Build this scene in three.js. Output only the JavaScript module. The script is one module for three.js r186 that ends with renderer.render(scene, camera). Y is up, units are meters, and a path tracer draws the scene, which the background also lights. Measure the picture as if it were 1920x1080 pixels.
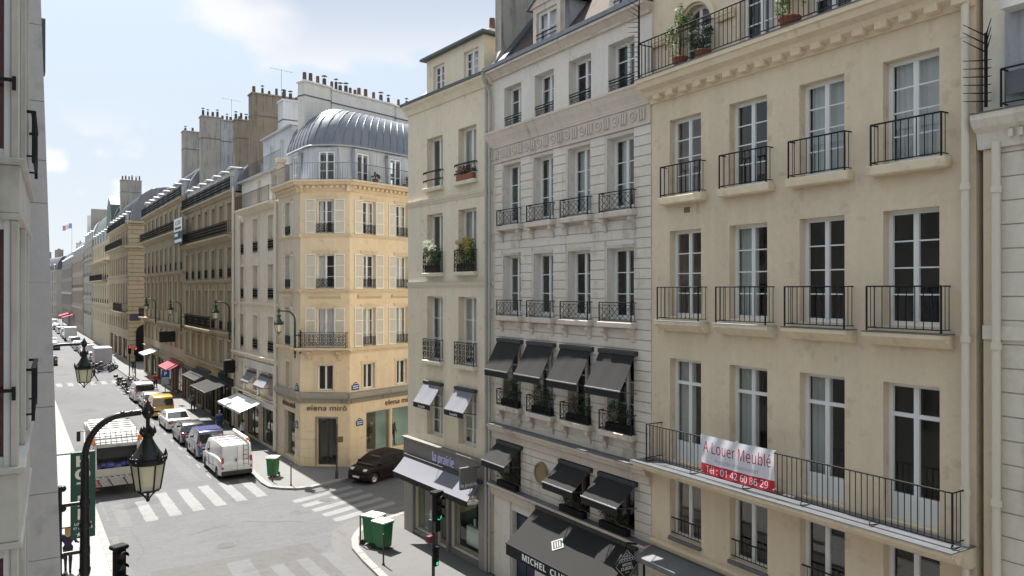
import * as THREE from 'three';
import { mergeGeometries, toCreasedNormals } from 'three/addons/utils/BufferGeometryUtils.js';
import { RoundedBoxGeometry } from 'three/addons/geometries/RoundedBoxGeometry.js';
import { TextGeometry } from 'three/addons/geometries/TextGeometry.js';
import { FontLoader } from 'three/addons/loaders/FontLoader.js';
import { MarchingCubes } from 'three/addons/objects/MarchingCubes.js';

// ---------------------------------------------------------------- camera, sky, sun, exposure
// World: y up, the street runs along -z ("s" metres ahead), +x ("r") is the right-hand side of the street.
const scene = new THREE.Scene();
const camera = new THREE.PerspectiveCamera(41.11, 16 / 9, 0.05, 3000);
camera.position.set(0, 10.5, 0);
camera.rotation.order = 'YXZ';
camera.rotation.y = -33 * Math.PI / 180;
camera.rotation.x = 0.0021;
const renderer = new THREE.WebGLRenderer({ antialias: true });
renderer.toneMapping = THREE.LinearToneMapping;
renderer.toneMappingExposure = 3.9;
renderer.shadowMap.enabled = true;
const sunDir = new THREE.Vector3(-0.012, 1, -0.62).normalize();
const sun = new THREE.DirectionalLight(new THREE.Color(1, 0.965, 0.91), 3.6);
sun.position.copy(sunDir).multiplyScalar(220).add(new THREE.Vector3(8, 0, -90));
sun.target.position.set(8, 0, -90);
sun.castShadow = true;
sun.shadow.radius = 1;
Object.assign(sun.shadow.camera, { left: -130, right: 130, top: 130, bottom: -130, near: 1, far: 500 });
sun.shadow.mapSize.set(4096, 4096);
scene.add(sun, sun.target);

function hash(n) { n = Math.imul(n ^ (n >>> 15), 0x2c1b3c6d); n = Math.imul(n ^ (n >>> 12), 0x297a2d39); return ((n ^ (n >>> 15)) >>> 0) / 4294967296; }
function rng(seed) { let k = seed * 7919 + 13; return () => hash(k++ * 2654435 + 101); }
function lattice(i, j, k, seed) { return hash((i * 374761393 + j * 668265263 + k * 2147483647 + seed * 1274126177) | 0); }
function noise3(x, y, z, seed = 1) {
  const xi = Math.floor(x), yi = Math.floor(y), zi = Math.floor(z);
  let fx = x - xi, fy = y - yi, fz = z - zi; fx = fx * fx * (3 - 2 * fx); fy = fy * fy * (3 - 2 * fy); fz = fz * fz * (3 - 2 * fz);
  const L = (a, b, t) => a + (b - a) * t;
  return L(L(L(lattice(xi, yi, zi, seed), lattice(xi + 1, yi, zi, seed), fx), L(lattice(xi, yi + 1, zi, seed), lattice(xi + 1, yi + 1, zi, seed), fx), fy),
    L(L(lattice(xi, yi, zi + 1, seed), lattice(xi + 1, yi, zi + 1, seed), fx), L(lattice(xi, yi + 1, zi + 1, seed), lattice(xi + 1, yi + 1, zi + 1, seed), fx), fy), fz);
}
function fbm3(x, y, z, o = 5, seed = 1) { let a = 0.5, s = 0, n = 0; for (let i = 0; i < o; i++) { s += a * noise3(x, y, z, seed + i); n += a; a *= 0.5; x *= 2.03; y *= 2.03; z *= 2.03; } return s / n; }

{ // hazy early-summer sky with broken white cloud, as an equirectangular picture of air and cloud only
  const W = 2048, H = 1024, d = new Float32Array(W * H * 4);
  const ss = (a, b, x) => { const t = Math.min(1, Math.max(0, (x - a) / (b - a))); return t * t * (3 - 2 * t); };
  for (let j = 0; j < H; j++) {
    const el = ((j + 0.5) / H - 0.5) * Math.PI, y = Math.sin(el), ce = Math.cos(el);
    for (let i = 0; i < W; i++) {
      const ph = ((i + 0.5) / W - 0.5) * Math.PI * 2, x = ce * Math.cos(ph), z = ce * Math.sin(ph);
      const mu = x * sunDir.x + y * sunDir.y + z * sunDir.z;
      const up = Math.max(0, y), hz = Math.exp(-up * 5.5);
      // clear air: pale blue, whitening towards the horizon and softly towards the sun
      const mp = Math.max(0, mu), aur = 0.15 * Math.pow(mp, 6) + 0.8 * Math.pow(mp, 24);
      let r = 0.152 + 0.085 * hz + aur, g = 0.187 + 0.06 * hz + aur, b = 0.230 + 0.02 * hz + aur * 0.95;
      if (y > -0.02) {
        const k = 1 / (up + 0.16), px = x * k, pz = z * k;
        const n = fbm3(px * 1.15 + 3.4, pz * 1.15 + 9.2, 0.4, 6, 11), n2 = fbm3(px * 3.1 + 1.7, pz * 3.1 - 4.0, 2.2, 5, 23);
        let c = ss(0.50, 0.66, n * 0.8 + n2 * 0.2);
        // the two banks that show over the street: a broad grey-white one high up ahead, small bright heaps low down the street
        const az = Math.atan2(x, -z) * 57.2958, e = el * 57.2958;
        const w1 = (fbm3(az * 0.16, e * 0.3, 5.1, 6, 31) - 0.5) * 9;
        const bank = ss(1.06, 0.90, Math.hypot((az - 24) / 19, (e + w1 * 1.1 - 25) / 9.2));
        const heap = ss(0.50, 0.62, fbm3(az * 0.42, e * 0.62, 1.3, 6, 47)) * ss(13, 6.5, e) * ss(10, 4, az);
        c = Math.max(Math.min(c, ss(22, 30, e) + (az < -6 || az > 50 ? 1 : 0)), bank, heap * 0.9);
        const body = ss(0.30, 0.50, n2 * 0.5 + fbm3(az * 0.1, e * 0.16, 8.8, 4, 53) * 0.5) * ss(13, 21, e);
        // cloud: bright where the sun lights the side we see, greyer where it stands in front of the sun
        const lit = 0.165 + 0.42 * Math.pow(0.5 - 0.5 * mu, 0.8), cr = lit - 0.10 * body + aur * 0.5, cg = lit - 0.078 * body + aur * 0.5, cb = lit + 0.004 - 0.048 * body + aur * 0.5;
        const a = c * 0.92; r += (cr - r) * a; g += (cg - g) * a; b += (cb - b) * a;
      } else { r = 0.15; g = 0.145; b = 0.135; }
      const o = (j * W + i) * 4; d[o] = r; d[o + 1] = g; d[o + 2] = b; d[o + 3] = 1;
    }
  }
  const t = new THREE.DataTexture(d, W, H, THREE.RGBAFormat, THREE.FloatType);
  t.mapping = THREE.EquirectangularReflectionMapping; t.magFilter = THREE.LinearFilter; t.minFilter = THREE.LinearFilter; t.wrapS = THREE.RepeatWrapping; t.needsUpdate = true;
  scene.background = t; scene.environment = t;
}

// ---------------------------------------------------------------- textures and materials
function tileNoise(N, cells, seed, oct = 4, stretch = 1) { // periodic value noise, 0..1
  const out = new Float32Array(N * N); let amp = 0.5, tot = 0;
  for (let o = 0; o < oct; o++) {
    const cx = cells << o, cy = Math.max(1, Math.round((cells << o) / stretch));
    for (let j = 0; j < N; j++) {
      const v = j / N * cy, yi = Math.floor(v); let fy = v - yi; fy = fy * fy * (3 - 2 * fy);
      for (let i = 0; i < N; i++) {
        const u = i / N * cx, xi = Math.floor(u); let fx = u - xi; fx = fx * fx * (3 - 2 * fx);
        const a = lattice(xi % cx, yi % cy, o, seed), b = lattice((xi + 1) % cx, yi % cy, o, seed), c = lattice(xi % cx, (yi + 1) % cy, o, seed), e = lattice((xi + 1) % cx, (yi + 1) % cy, o, seed);
        out[j * N + i] += amp * (a + (b - a) * fx + (c - a) * fy + (a - b - c + e) * fx * fy);
      }
    }
    tot += amp; amp *= 0.55;
  }
  for (let i = 0; i < out.length; i++) out[i] /= tot;
  return out;
}
function tex(N, metres, fill) {
  const d = new Uint8Array(N * N * 4);
  for (let i = 0; i < N * N; i++) { const c = fill(i); for (let k = 0; k < 3; k++) d[i * 4 + k] = Math.max(0, Math.min(255, c[k] * 255)); d[i * 4 + 3] = 255; }
  const t = new THREE.DataTexture(d, N, N); t.wrapS = t.wrapT = THREE.RepeatWrapping; t.magFilter = THREE.LinearFilter; t.minFilter = THREE.LinearMipmapLinearFilter; t.generateMipmaps = true;
  t.repeat.set(1 / metres, 1 / metres); t.needsUpdate = true; return t;
}
const T = {};
{
  const N = 1024, a = tileNoise(N, 3, 1, 6), b = tileNoise(N, 64, 2, 4), c = tileNoise(N, 7, 3, 5), st = tileNoise(N, 40, 4, 4, 14), sp = tileNoise(N, 24, 6, 5);
  // painted render: faint blotches, thin rain streaks, small scuffs
  T.render = tex(N, 7, (i) => { const scuff = sp[i] > 0.66 ? (sp[i] - 0.66) * 0.9 : 0, v = 0.90 + (a[i] - 0.5) * 0.17 + (b[i] - 0.5) * 0.09 + (st[i] - 0.5) * 0.13 - scuff; return [v, v * (1 - (c[i] - 0.5) * 0.03), v * (1 - (c[i] - 0.5) * 0.09)]; });
  T.renderBump = tex(N, 2.5, (i) => { const v = b[i] * 0.6 + sp[i] * 0.4; return [v, v, v]; });
  // weathered limestone: stronger blotches, soot-coloured stains with their own outline
  T.stone = tex(N, 6, (i) => { const soot = Math.max(0, c[i] * 0.6 + st[i] * 0.4 - 0.56) * 1.6, v = 0.90 + (a[i] - 0.5) * 0.22 + (b[i] - 0.5) * 0.12 - soot; return [v, v * (1 - (sp[i] - 0.5) * 0.04), v * (1 - (sp[i] - 0.5) * 0.12)]; });
  T.zinc = tex(N, 5, (i) => { const v = 0.82 + (a[i] - 0.5) * 0.35 + (st[i] - 0.5) * 0.25 + (b[i] - 0.5) * 0.1; return [v, v, v * 1.01]; });
  T.sooty = tex(N, 5, (i) => { const drip = Math.max(0, st[i] * 0.65 + c[i] * 0.35 - 0.5) * 1.9, v = 0.88 + (a[i] - 0.5) * 0.3 + (b[i] - 0.5) * 0.14 - drip; return [v, v * 0.99, v * 0.97]; });
  T.fabric = tex(512, 0.6, (i) => { const x = i % 512, y = (i / 512) | 0, v = 0.9 + ((x >> 2) % 2 ? 0.04 : -0.02) + ((y >> 2) % 2 ? 0.03 : -0.02) + (hash(i) - 0.5) * 0.06; return [v, v, v]; });
  const R = 2048, ra = tileNoise(R, 4, 71, 6), rb = tileNoise(R, 18, 72, 5), rg = tileNoise(R, 256, 73, 3), rs = tileNoise(R, 30, 74, 5, 1 / 9), rc = tileNoise(R, 9, 75, 6);
  // old asphalt: patchy tone, polished wheel lanes with ragged edges, oil spots, fine stone
  T.road = tex(R, 34, (i) => { const oil = Math.max(0, rb[i] - 0.68) * 1.5, seam = Math.abs(rc[i] - 0.5) < 0.006 ? 0.10 : 0, v = 0.86 + (ra[i] - 0.5) * 0.36 + (rb[i] - 0.5) * 0.20 + (rg[i] - 0.5) * 0.20 + (rs[i] - 0.5) * 0.16 - oil - seam; return [v, v, v * 1.005]; });
  T.roadBump = tex(1024, 4, (i) => { const v = b[i]; return [v, v, v]; });
  T.pave = tex(1024, 9, (i) => { const v = 0.88 + (a[i] - 0.5) * 0.22 + (b[i] - 0.5) * 0.12 - Math.max(0, sp[i] - 0.68) * 0.9; return [v, v * 0.995, v * 0.985]; });
}
const lin = (r, g, b) => new THREE.Color().setRGB(r, g, b);
function mt(r, g, b, rough = 0.8, o = {}) { const m = new THREE.MeshPhysicalMaterial({ color: lin(r, g, b), roughness: rough, ...o }); return m; }
const wallMat = (r, g, b, map = T.render, bump = 0.004) => mt(r, g, b, 0.92, { map, bumpMap: T.renderBump, bumpScale: bump });
const M = {
  cream: wallMat(0.71, 0.585, 0.425), creamTrim: wallMat(0.74, 0.615, 0.44), pale: wallMat(0.70, 0.635, 0.55, T.stone), palePlain: wallMat(0.72, 0.67, 0.60), paleTrim: wallMat(0.62, 0.54, 0.46, T.stone),
  butter: wallMat(0.725, 0.635, 0.485), butterTrim: wallMat(0.685, 0.61, 0.48), gold: wallMat(0.74, 0.59, 0.40), goldTrim: wallMat(0.68, 0.545, 0.375), gold2: wallMat(0.64, 0.535, 0.395), corniceGrey: wallMat(0.30, 0.27, 0.225, T.stone),
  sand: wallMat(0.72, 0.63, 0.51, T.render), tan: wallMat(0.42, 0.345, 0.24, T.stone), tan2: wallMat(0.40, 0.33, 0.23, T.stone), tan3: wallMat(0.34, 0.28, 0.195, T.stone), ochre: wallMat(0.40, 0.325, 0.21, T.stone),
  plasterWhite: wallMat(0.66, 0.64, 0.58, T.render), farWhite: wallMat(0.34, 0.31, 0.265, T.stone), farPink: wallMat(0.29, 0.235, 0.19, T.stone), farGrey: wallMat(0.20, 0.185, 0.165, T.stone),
  greyFlank: wallMat(0.60, 0.57, 0.555, T.render), nearStone: wallMat(0.60, 0.565, 0.50, T.stone), rightStone: wallMat(0.72, 0.66, 0.55, T.stone),
  zinc: mt(0.205, 0.213, 0.23, 0.42, { metalness: 0.55, map: T.zinc, bumpMap: T.zinc, bumpScale: 0.004 }), zincPale: mt(0.50, 0.515, 0.53, 0.5, { metalness: 0.25, map: T.zinc }), zincWhite: mt(0.60, 0.61, 0.62, 0.6, { metalness: 0.05, map: T.zinc }), slate: mt(0.075, 0.08, 0.09, 0.55, { map: T.zinc }), slateGreen: mt(0.085, 0.115, 0.105, 0.6, { map: T.zinc }),
  chimney: wallMat(0.36, 0.335, 0.30, T.sooty), chimneyBrown: wallMat(0.25, 0.205, 0.155, T.sooty), chimneyPale: wallMat(0.70, 0.67, 0.62, T.render), chimneyGrey: wallMat(0.36, 0.37, 0.39, T.sooty), pot: mt(0.115, 0.06, 0.045, 0.9), potDark: mt(0.05, 0.045, 0.045, 0.7), brickRoof: wallMat(0.075, 0.05, 0.038, T.sooty),
  white: mt(0.72, 0.72, 0.70, 0.45), shutter: mt(0.72, 0.69, 0.62, 0.55), iron: mt(0.012, 0.0125, 0.014, 0.65, { specularIntensity: 0.5 }), ironGrey: mt(0.075, 0.078, 0.085, 0.6), pipe: mt(0.62, 0.56, 0.46, 0.6), pipeGrey: mt(0.36, 0.34, 0.31, 0.6), lead: mt(0.13, 0.133, 0.14, 0.7, { map: T.zinc }),
  glass: mt(1, 1, 1, 0.03, { transmission: 1, thickness: 0, ior: 1.6 }), shopGlass: mt(0.86, 0.97, 0.92, 0.02, { transmission: 1, thickness: 0, ior: 1.5 }),
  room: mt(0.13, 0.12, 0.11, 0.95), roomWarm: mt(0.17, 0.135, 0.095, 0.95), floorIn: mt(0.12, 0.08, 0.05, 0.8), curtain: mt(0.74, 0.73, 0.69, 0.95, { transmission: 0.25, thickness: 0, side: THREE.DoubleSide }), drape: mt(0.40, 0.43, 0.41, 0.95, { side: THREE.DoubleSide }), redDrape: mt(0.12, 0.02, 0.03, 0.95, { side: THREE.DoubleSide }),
  awnDark: mt(0.012, 0.0118, 0.0112, 0.95, { map: T.fabric }), awnBlack: mt(0.012, 0.012, 0.013, 0.9, { map: T.fabric }), awnGrey: mt(0.17, 0.17, 0.195, 0.9, { map: T.fabric }), awnWhite: mt(0.75, 0.75, 0.73, 0.85, { map: T.fabric }), awnRed: mt(0.30, 0.03, 0.05, 0.85, { map: T.fabric }), shopGrey: mt(0.17, 0.16, 0.15, 0.6, { map: T.render }), shopGreyPale: mt(0.26, 0.24, 0.215, 0.6, { map: T.render }), chrome: mt(0.55, 0.55, 0.55, 0.25, { metalness: 1 }),
  road: mt(0.085, 0.086, 0.090, 0.9, { map: T.road, bumpMap: T.roadBump, bumpScale: 0.006 }), roadOld: mt(0.078, 0.076, 0.075, 0.92, { map: T.road }), roadNew: mt(0.096, 0.097, 0.10, 0.9, { map: T.road }), paint: mt(0.15, 0.152, 0.152, 0.8, { map: T.road }), paintWorn: mt(0.090, 0.091, 0.093, 0.85, { map: T.road }), pave: mt(0.108, 0.107, 0.105, 0.9, { map: T.pave, bumpMap: T.roadBump, bumpScale: 0.004 }), paveMid: mt(0.15, 0.149, 0.146, 0.9, { map: T.pave, bumpMap: T.roadBump, bumpScale: 0.004 }), paveLight: mt(0.26, 0.26, 0.255, 0.9, { map: T.pave, bumpMap: T.roadBump, bumpScale: 0.004 }), kerb: mt(0.22, 0.217, 0.208, 0.85, { map: T.stone }), gutter: mt(0.10, 0.097, 0.093, 0.9, { map: T.stone }),
  dark: mt(0.008, 0.008, 0.009, 0.75, { specularIntensity: 0.4 }), tyre: mt(0.014, 0.014, 0.014, 0.85), rim: mt(0.45, 0.45, 0.46, 0.35, { metalness: 0.9 }), plastic: mt(0.03, 0.03, 0.032, 0.6), carGlass: mt(0.012, 0.014, 0.016, 0.04, { clearcoat: 1 }), red: mt(0.45, 0.012, 0.015, 0.3, { clearcoat: 0.8 }), lampClear: mt(0.6, 0.6, 0.58, 0.15, { clearcoat: 1 }), orange: mt(0.75, 0.20, 0.02, 0.35), plate: mt(0.65, 0.65, 0.6, 0.5),
  leaf: mt(0.045, 0.095, 0.022, 0.75, { transmission: 0.25, thickness: 0, side: THREE.DoubleSide }), leafPale: mt(0.13, 0.19, 0.05, 0.75, { transmission: 0.3, thickness: 0, side: THREE.DoubleSide }), leafDark: mt(0.026, 0.05, 0.016, 0.75, { transmission: 0.2, thickness: 0, side: THREE.DoubleSide }), leafRed: mt(0.13, 0.065, 0.03, 0.8, { transmission: 0.2, thickness: 0, side: THREE.DoubleSide }), petal: mt(0.72, 0.72, 0.60, 0.8, { transmission: 0.2, thickness: 0, side: THREE.DoubleSide }), petalYellow: mt(0.55, 0.38, 0.05, 0.8, { side: THREE.DoubleSide }), terracotta: mt(0.25, 0.085, 0.045, 0.85), bark: mt(0.09, 0.065, 0.045, 0.9),
  bronze: mt(0.26, 0.20, 0.10, 0.55, { metalness: 0.5 }), letterBronze: mt(0.13, 0.085, 0.05, 0.5), letterWhite: mt(0.8, 0.8, 0.8, 0.5), letterLilac: mt(0.55, 0.52, 0.78, 0.5), navy: mt(0.012, 0.016, 0.055, 0.5), binGreen: mt(0.012, 0.125, 0.04, 0.45), binLid: mt(0.62, 0.62, 0.58, 0.5), woodDark: mt(0.055, 0.032, 0.02, 0.6), lantern: mt(0.80, 0.76, 0.58, 0.6, { transmission: 0.45, thickness: 0, side: THREE.DoubleSide }), lampIron: mt(0.020, 0.020, 0.020, 0.42, { metalness: 0.4 }), lampGreen: mt(0.018, 0.040, 0.030, 0.4, { metalness: 0.3 }),
};

// ---------------------------------------------------------------- geometry helpers
const taken = new Map();
function numbered(n) { const k = taken.get(n) || 0; taken.set(n, k + 1); return k ? n + '_' + String(k).padStart(3, '0') : n; }
function ni(g) { const q = g.index ? g.toNonIndexed() : g; for (const k of Object.keys(q.attributes)) if (!['position', 'normal', 'uv'].includes(k)) q.deleteAttribute(k); if (!q.attributes.uv) q.setAttribute('uv', new THREE.BufferAttribute(new Float32Array(q.attributes.position.count * 2), 2)); return q; }
function metric(g) { // uv in metres, from the dominant axis of each triangle
  const q = ni(g), p = q.attributes.position, uv = q.attributes.uv, a = new THREE.Vector3(), b = new THREE.Vector3(), c = new THREE.Vector3();
  for (let i = 0; i < p.count; i += 3) {
    a.fromBufferAttribute(p, i); b.fromBufferAttribute(p, i + 1); c.fromBufferAttribute(p, i + 2);
    const n = b.clone().sub(a).cross(c.clone().sub(a)), X = Math.abs(n.x), Y = Math.abs(n.y), Z = Math.abs(n.z);
    for (let k = 0; k < 3; k++) { const x = p.getX(i + k), y = p.getY(i + k), z = p.getZ(i + k); if (Z >= X && Z >= Y) uv.setXY(i + k, x, y); else if (X >= Y) uv.setXY(i + k, z + 1.3, y); else uv.setXY(i + k, x, z + 2.1); }
  }
  return q;
}
const join = (list) => (list.length === 1 ? list[0] : mergeGeometries(list.map(ni)));
function mesh(name, geos, mat, parent, uvm = true) { let g = Array.isArray(geos) ? join(geos) : geos; if (uvm) g = metric(g); const m = new THREE.Mesh(g, mat); m.name = name; m.castShadow = m.receiveShadow = true; if (parent) parent.add(m); return m; }
function shared(name, g, mat, parent, x = 0, y = 0, z = 0) { const m = new THREE.Mesh(g, mat); m.name = name; m.castShadow = m.receiveShadow = true; m.position.set(x, y, z); parent.add(m); return m; }
const cache = new Map();
const once = (key, make) => { if (!cache.has(key)) cache.set(key, make()); return cache.get(key); };
function bx(x0, x1, y0, y1, z0, z1) { const g = new THREE.BoxGeometry(x1 - x0, y1 - y0, z1 - z0); g.translate((x0 + x1) / 2, (y0 + y1) / 2, (z0 + z1) / 2); return g; }
function rbx(x0, x1, y0, y1, z0, z1, r = 0.01, seg = 1) { const g = new RoundedBoxGeometry(x1 - x0, y1 - y0, z1 - z0, seg, r); g.translate((x0 + x1) / 2, (y0 + y1) / 2, (z0 + z1) / 2); return ni(g); }
function rod(a, b, r, seg = 6, r2 = r) { const A = new THREE.Vector3(...a), B = new THREE.Vector3(...b), d = B.clone().sub(A), g = new THREE.CylinderGeometry(r2, r, d.length(), seg); g.applyQuaternion(new THREE.Quaternion().setFromUnitVectors(new THREE.Vector3(0, 1, 0), d.normalize())); g.translate((A.x + B.x) / 2, (A.y + B.y) / 2, (A.z + B.z) / 2); return ni(g); }
function tube(pts, r, seg = 20, rs = 6) { return ni(new THREE.TubeGeometry(new THREE.CatmullRomCurve3(pts.map((p) => new THREE.Vector3(...p))), seg, r, rs)); }
function lathe(pts, seg = 16, x = 0, y = 0, z = 0) { const g = new THREE.LatheGeometry(pts.map((p) => new THREE.Vector2(p[0], p[1])), seg); g.translate(x, y, z); return ni(g); }
function poly(points, holes = []) { const s = new THREE.Shape(points.map((p) => new THREE.Vector2(p[0], p[1]))); for (const h of holes) s.holes.push(h instanceof THREE.Path ? h : new THREE.Path(h.map((p) => new THREE.Vector2(p[0], p[1])))); return s; }
function prism(points, z0, z1, holes = [], bevel = 0) { const g = new THREE.ExtrudeGeometry(poly(points, holes), { depth: z1 - z0 - 2 * bevel, bevelEnabled: bevel > 0, bevelSize: bevel, bevelThickness: bevel, bevelOffset: -bevel, bevelSegments: 2, curveSegments: 12 }); g.translate(0, 0, z0 + bevel); return ni(g); }
// profile [z (out), y] swept along u: mouldings and cornices
function moulding(u0, u1, prof) { const g = new THREE.ExtrudeGeometry(poly(prof), { depth: u1 - u0, bevelEnabled: false }); g.rotateY(-Math.PI / 2); g.translate(u1, 0, 0); return ni(g); }
const P = (s, r, h = 0) => new THREE.Vector3(r, h, -s);
function tag(o, label, category, group, kind) { o.userData.label = label; if (category) o.userData.category = category; if (group) o.userData.group = group; if (kind) o.userData.kind = kind; return o; }
function thing(name, label, category, pos, turn = 0, group) { const g = new THREE.Group(); g.name = numbered(name); g.position.copy(pos); g.rotation.y = turn; scene.add(g); return tag(g, label, category, group); }
function copyOf(o, label, pos, turn) { const c = o.clone(); c.name = numbered(o.name.replace(/_\d{3}$/, '')); c.userData = { ...o.userData, label }; c.position.copy(pos); c.rotation.y = turn; scene.add(c); return c; }
function structure(name, geos, mat, label) { const m = mesh(numbered(name), geos, mat, scene); m.userData.kind = 'structure'; if (label) m.userData.label = label; return m; }
const fontBold = await new FontLoader().loadAsync('fonts/droid/droid_sans_bold.typeface.json');
const fontReg = await new FontLoader().loadAsync('fonts/droid/droid_sans_regular.typeface.json');
function lettering(str, size, depth, font = fontBold, squeeze = 1) { const g = ni(new TextGeometry(str, { font, size, depth, curveSegments: 4, bevelEnabled: false })); g.computeBoundingBox(); g.translate(-(g.boundingBox.max.x + g.boundingBox.min.x) / 2, 0, 0); g.scale(squeeze, 1, 1); return g; }
function printed(w, h, ppm, draw) { const c = document.createElement('canvas'); c.width = Math.round(w * ppm); c.height = Math.round(h * ppm); const x = c.getContext('2d'); draw(x, c.width, c.height); const t = new THREE.CanvasTexture(c); t.colorSpace = THREE.SRGBColorSpace; return mt(1, 1, 1, 0.7, { map: t, side: THREE.DoubleSide }); }

// ---------------------------------------------------------------- building kit
// A building is a Group at the left end of its facade base; x = along the facade, y = up, z = out towards the street.
class Building {
  constructor(name, label, P0, P1, group) {
    const a = P(...P0), b = P(...P1), d = b.clone().sub(a);
    this.L = d.length();
    this.g = thing(name, label, 'building', a, Math.atan2(-d.z, d.x), group);
  }
  add(name, geos, mat, parent = this.g) { return mesh(name, geos, mat, parent); }
  wall(u0, u1, y0, y1, holes, mat, { z = 0, t = 0.38, name = 'wall', parent = this.g } = {}) {
    return this.add(name, prism([[u0, y0], [u1, y0], [u1, y1], [u0, y1]], z - t, z, holes.map((o) => o.path || [[o.u0, o.y0], [o.u0, o.y1], [o.u1, o.y1], [o.u1, o.y0]])), mat, parent);
  }
  // floors, a partition behind the windows, flanks, back and roof slab: the house is closed, daylight enters by its windows
  shell(H, depth, levels, mat, { roomMat = M.room, back = 3.4, u0 = 0.003, u1 = this.L - 0.003, roof = M.lead, side = true } = {}) {
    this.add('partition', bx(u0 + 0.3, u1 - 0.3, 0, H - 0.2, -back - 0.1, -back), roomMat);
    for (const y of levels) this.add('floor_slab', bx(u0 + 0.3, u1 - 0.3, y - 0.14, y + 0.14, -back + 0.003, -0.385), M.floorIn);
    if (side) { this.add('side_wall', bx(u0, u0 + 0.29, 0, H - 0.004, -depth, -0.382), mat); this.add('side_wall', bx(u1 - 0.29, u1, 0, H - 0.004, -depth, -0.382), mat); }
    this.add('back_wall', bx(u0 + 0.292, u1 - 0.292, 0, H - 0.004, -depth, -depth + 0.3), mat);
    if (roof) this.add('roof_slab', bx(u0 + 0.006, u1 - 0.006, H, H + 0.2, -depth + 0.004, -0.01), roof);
  }
  window(o, { rows = 4, recess = 0.2, curtain = 'none', simple = false, door = 0, mat = M.white, glass = M.glass, cols = 2, label, name = 'window', parent = this.g, z = 0, drape = M.curtain } = {}) {
    const w = +(o.u1 - o.u0).toFixed(3), h = +(o.y1 - o.y0).toFixed(3);
    const k = once(['win', w, h, rows, simple, door, cols].join(), () => windowShape(w, h, rows, simple, door, cols));
    const f = shared(name, k.frame, mat, parent, o.u0, o.y0, z - recess);
    if (label) f.userData.label = label;
    for (const [x0, x1, y0, y1] of k.panes) shared('pane', once(['pane', (x1 - x0).toFixed(3), (y1 - y0).toFixed(3)].join(), () => new THREE.PlaneGeometry(x1 - x0, y1 - y0)), glass, f, (x0 + x1) / 2, (y0 + y1) / 2, -0.03).rotation.set((hash((o.u0 * 977 + o.y0 * 313 + y0 * 71 + x0 * 37) | 0) - 0.5) * 0.022, (hash((o.u0 * 577 + o.y0 * 713 + y0 * 171 + x0 * 137 + 5) | 0) - 0.5) * 0.022, 0);
    const c = curtain;
    if (c === 'sheer' || c === 'half') shared('curtain', once(['cur', w, h, c].join(), () => curtainShape(0.05, w - 0.05, c === 'half' ? h * 0.0 + 0.05 : 0.05, c === 'half' ? h * 0.55 : h - 0.05)), drape, f, 0, 0, -0.2);
    if (c === 'sides') { const q = once(['curS', w, h].join(), () => join([curtainShape(0.04, w * 0.3, 0.05, h - 0.05), curtainShape(w * 0.72, w - 0.04, 0.05, h - 0.05)])); shared('curtain', q, drape, f, 0, 0, -0.22); }
    if (c === 'left') shared('curtain', once(['curL', w, h].join(), () => curtainShape(0.04, w * 0.48, 0.05, h - 0.05)), drape, f, 0, 0, -0.2);
    if (c === 'right') shared('curtain', once(['curR', w, h].join(), () => curtainShape(w * 0.52, w - 0.04, 0.05, h - 0.05)), drape, f, 0, 0, -0.2);
    return f;
  }
  sill(u0, u1, y0, y1, out, mat, corbels = false) {
    const s = this.add('sill', rbx(u0, u1, y0, y1, -0.02, out, 0.03, 2), mat);
    if (corbels) for (const c of [u0 + 0.16, u1 - 0.16]) this.add('corbel', moulding(c - 0.07, c + 0.07, [[0, y0 - 0.42], [0, y0 - 0.004], [out - 0.06, y0 - 0.004], [out - 0.05, y0 - 0.12], [out * 0.45, y0 - 0.22], [0.09, y0 - 0.38]]), mat, s);
    return s;
  }
  railing(u0, u1, y0, y1, out, { style = 'bars', mat = M.iron, gap = 0.125, ends = true, each = false, z0 = 0.0, parent = this.g, name = 'railing' } = {}) {
    const g = [rbx(u0, u1, y1 - 0.03, y1, out - 0.02, out + 0.02, 0.008)], bars = [];
    g.push(bx(u0, u1, y0, y0 + 0.02, out - 0.012, out + 0.012));
    if (ends) for (const u of [u0, u1]) { g.push(bx(u - 0.012, u + 0.012, y1 - 0.027, y1 - 0.003, z0, out), bx(u - 0.01, u + 0.01, y0 + 0.002, y0 + 0.018, z0, out)); g.push(bx(u - 0.014, u + 0.014, y0 - 0.05, y1 - 0.01, out - 0.014, out + 0.014)); const n = Math.floor((out - z0) / 0.14); for (let i = 1; i <= n; i++) g.push(rod([u, y0, out - i * 0.13], [u, y1 - 0.02, out - i * 0.13], 0.008, 5)); }
    const n = Math.max(2, Math.round((u1 - u0) / gap)), w = u1 - u0, H = y1 - y0;
    if (style === 'bars') for (let i = 1; i < n; i++) bars.push(u0 + w * i / n);
    if (style === 'lattice') { // diagonal crosses inside a frame
      const m = Math.max(2, Math.round(w / 0.42)), a = y0 + 0.05, b = y1 - 0.1;
      g.push(bx(u0, u1, b, b + 0.015, out - 0.008, out + 0.008), bx(u0, u1, a - 0.015, a, out - 0.008, out + 0.008));
      for (let i = 0; i < m; i++) { const x0 = u0 + w * i / m, x1 = u0 + w * (i + 1) / m, mx = (x0 + x1) / 2, my = (a + b) / 2; g.push(rod([x0, a, out], [x1, b, out], 0.009, 4), rod([x0, b, out], [x1, a, out], 0.009, 4), rod([x0, my, out], [mx, b, out], 0.007, 4), rod([x0, my, out], [mx, a, out], 0.007, 4), rod([mx, b, out], [x1, my, out], 0.007, 4), rod([mx, a, out], [x1, my, out], 0.007, 4), rod([x1, a, out], [x1, b, out], 0.009, 4)); }
    }
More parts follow.
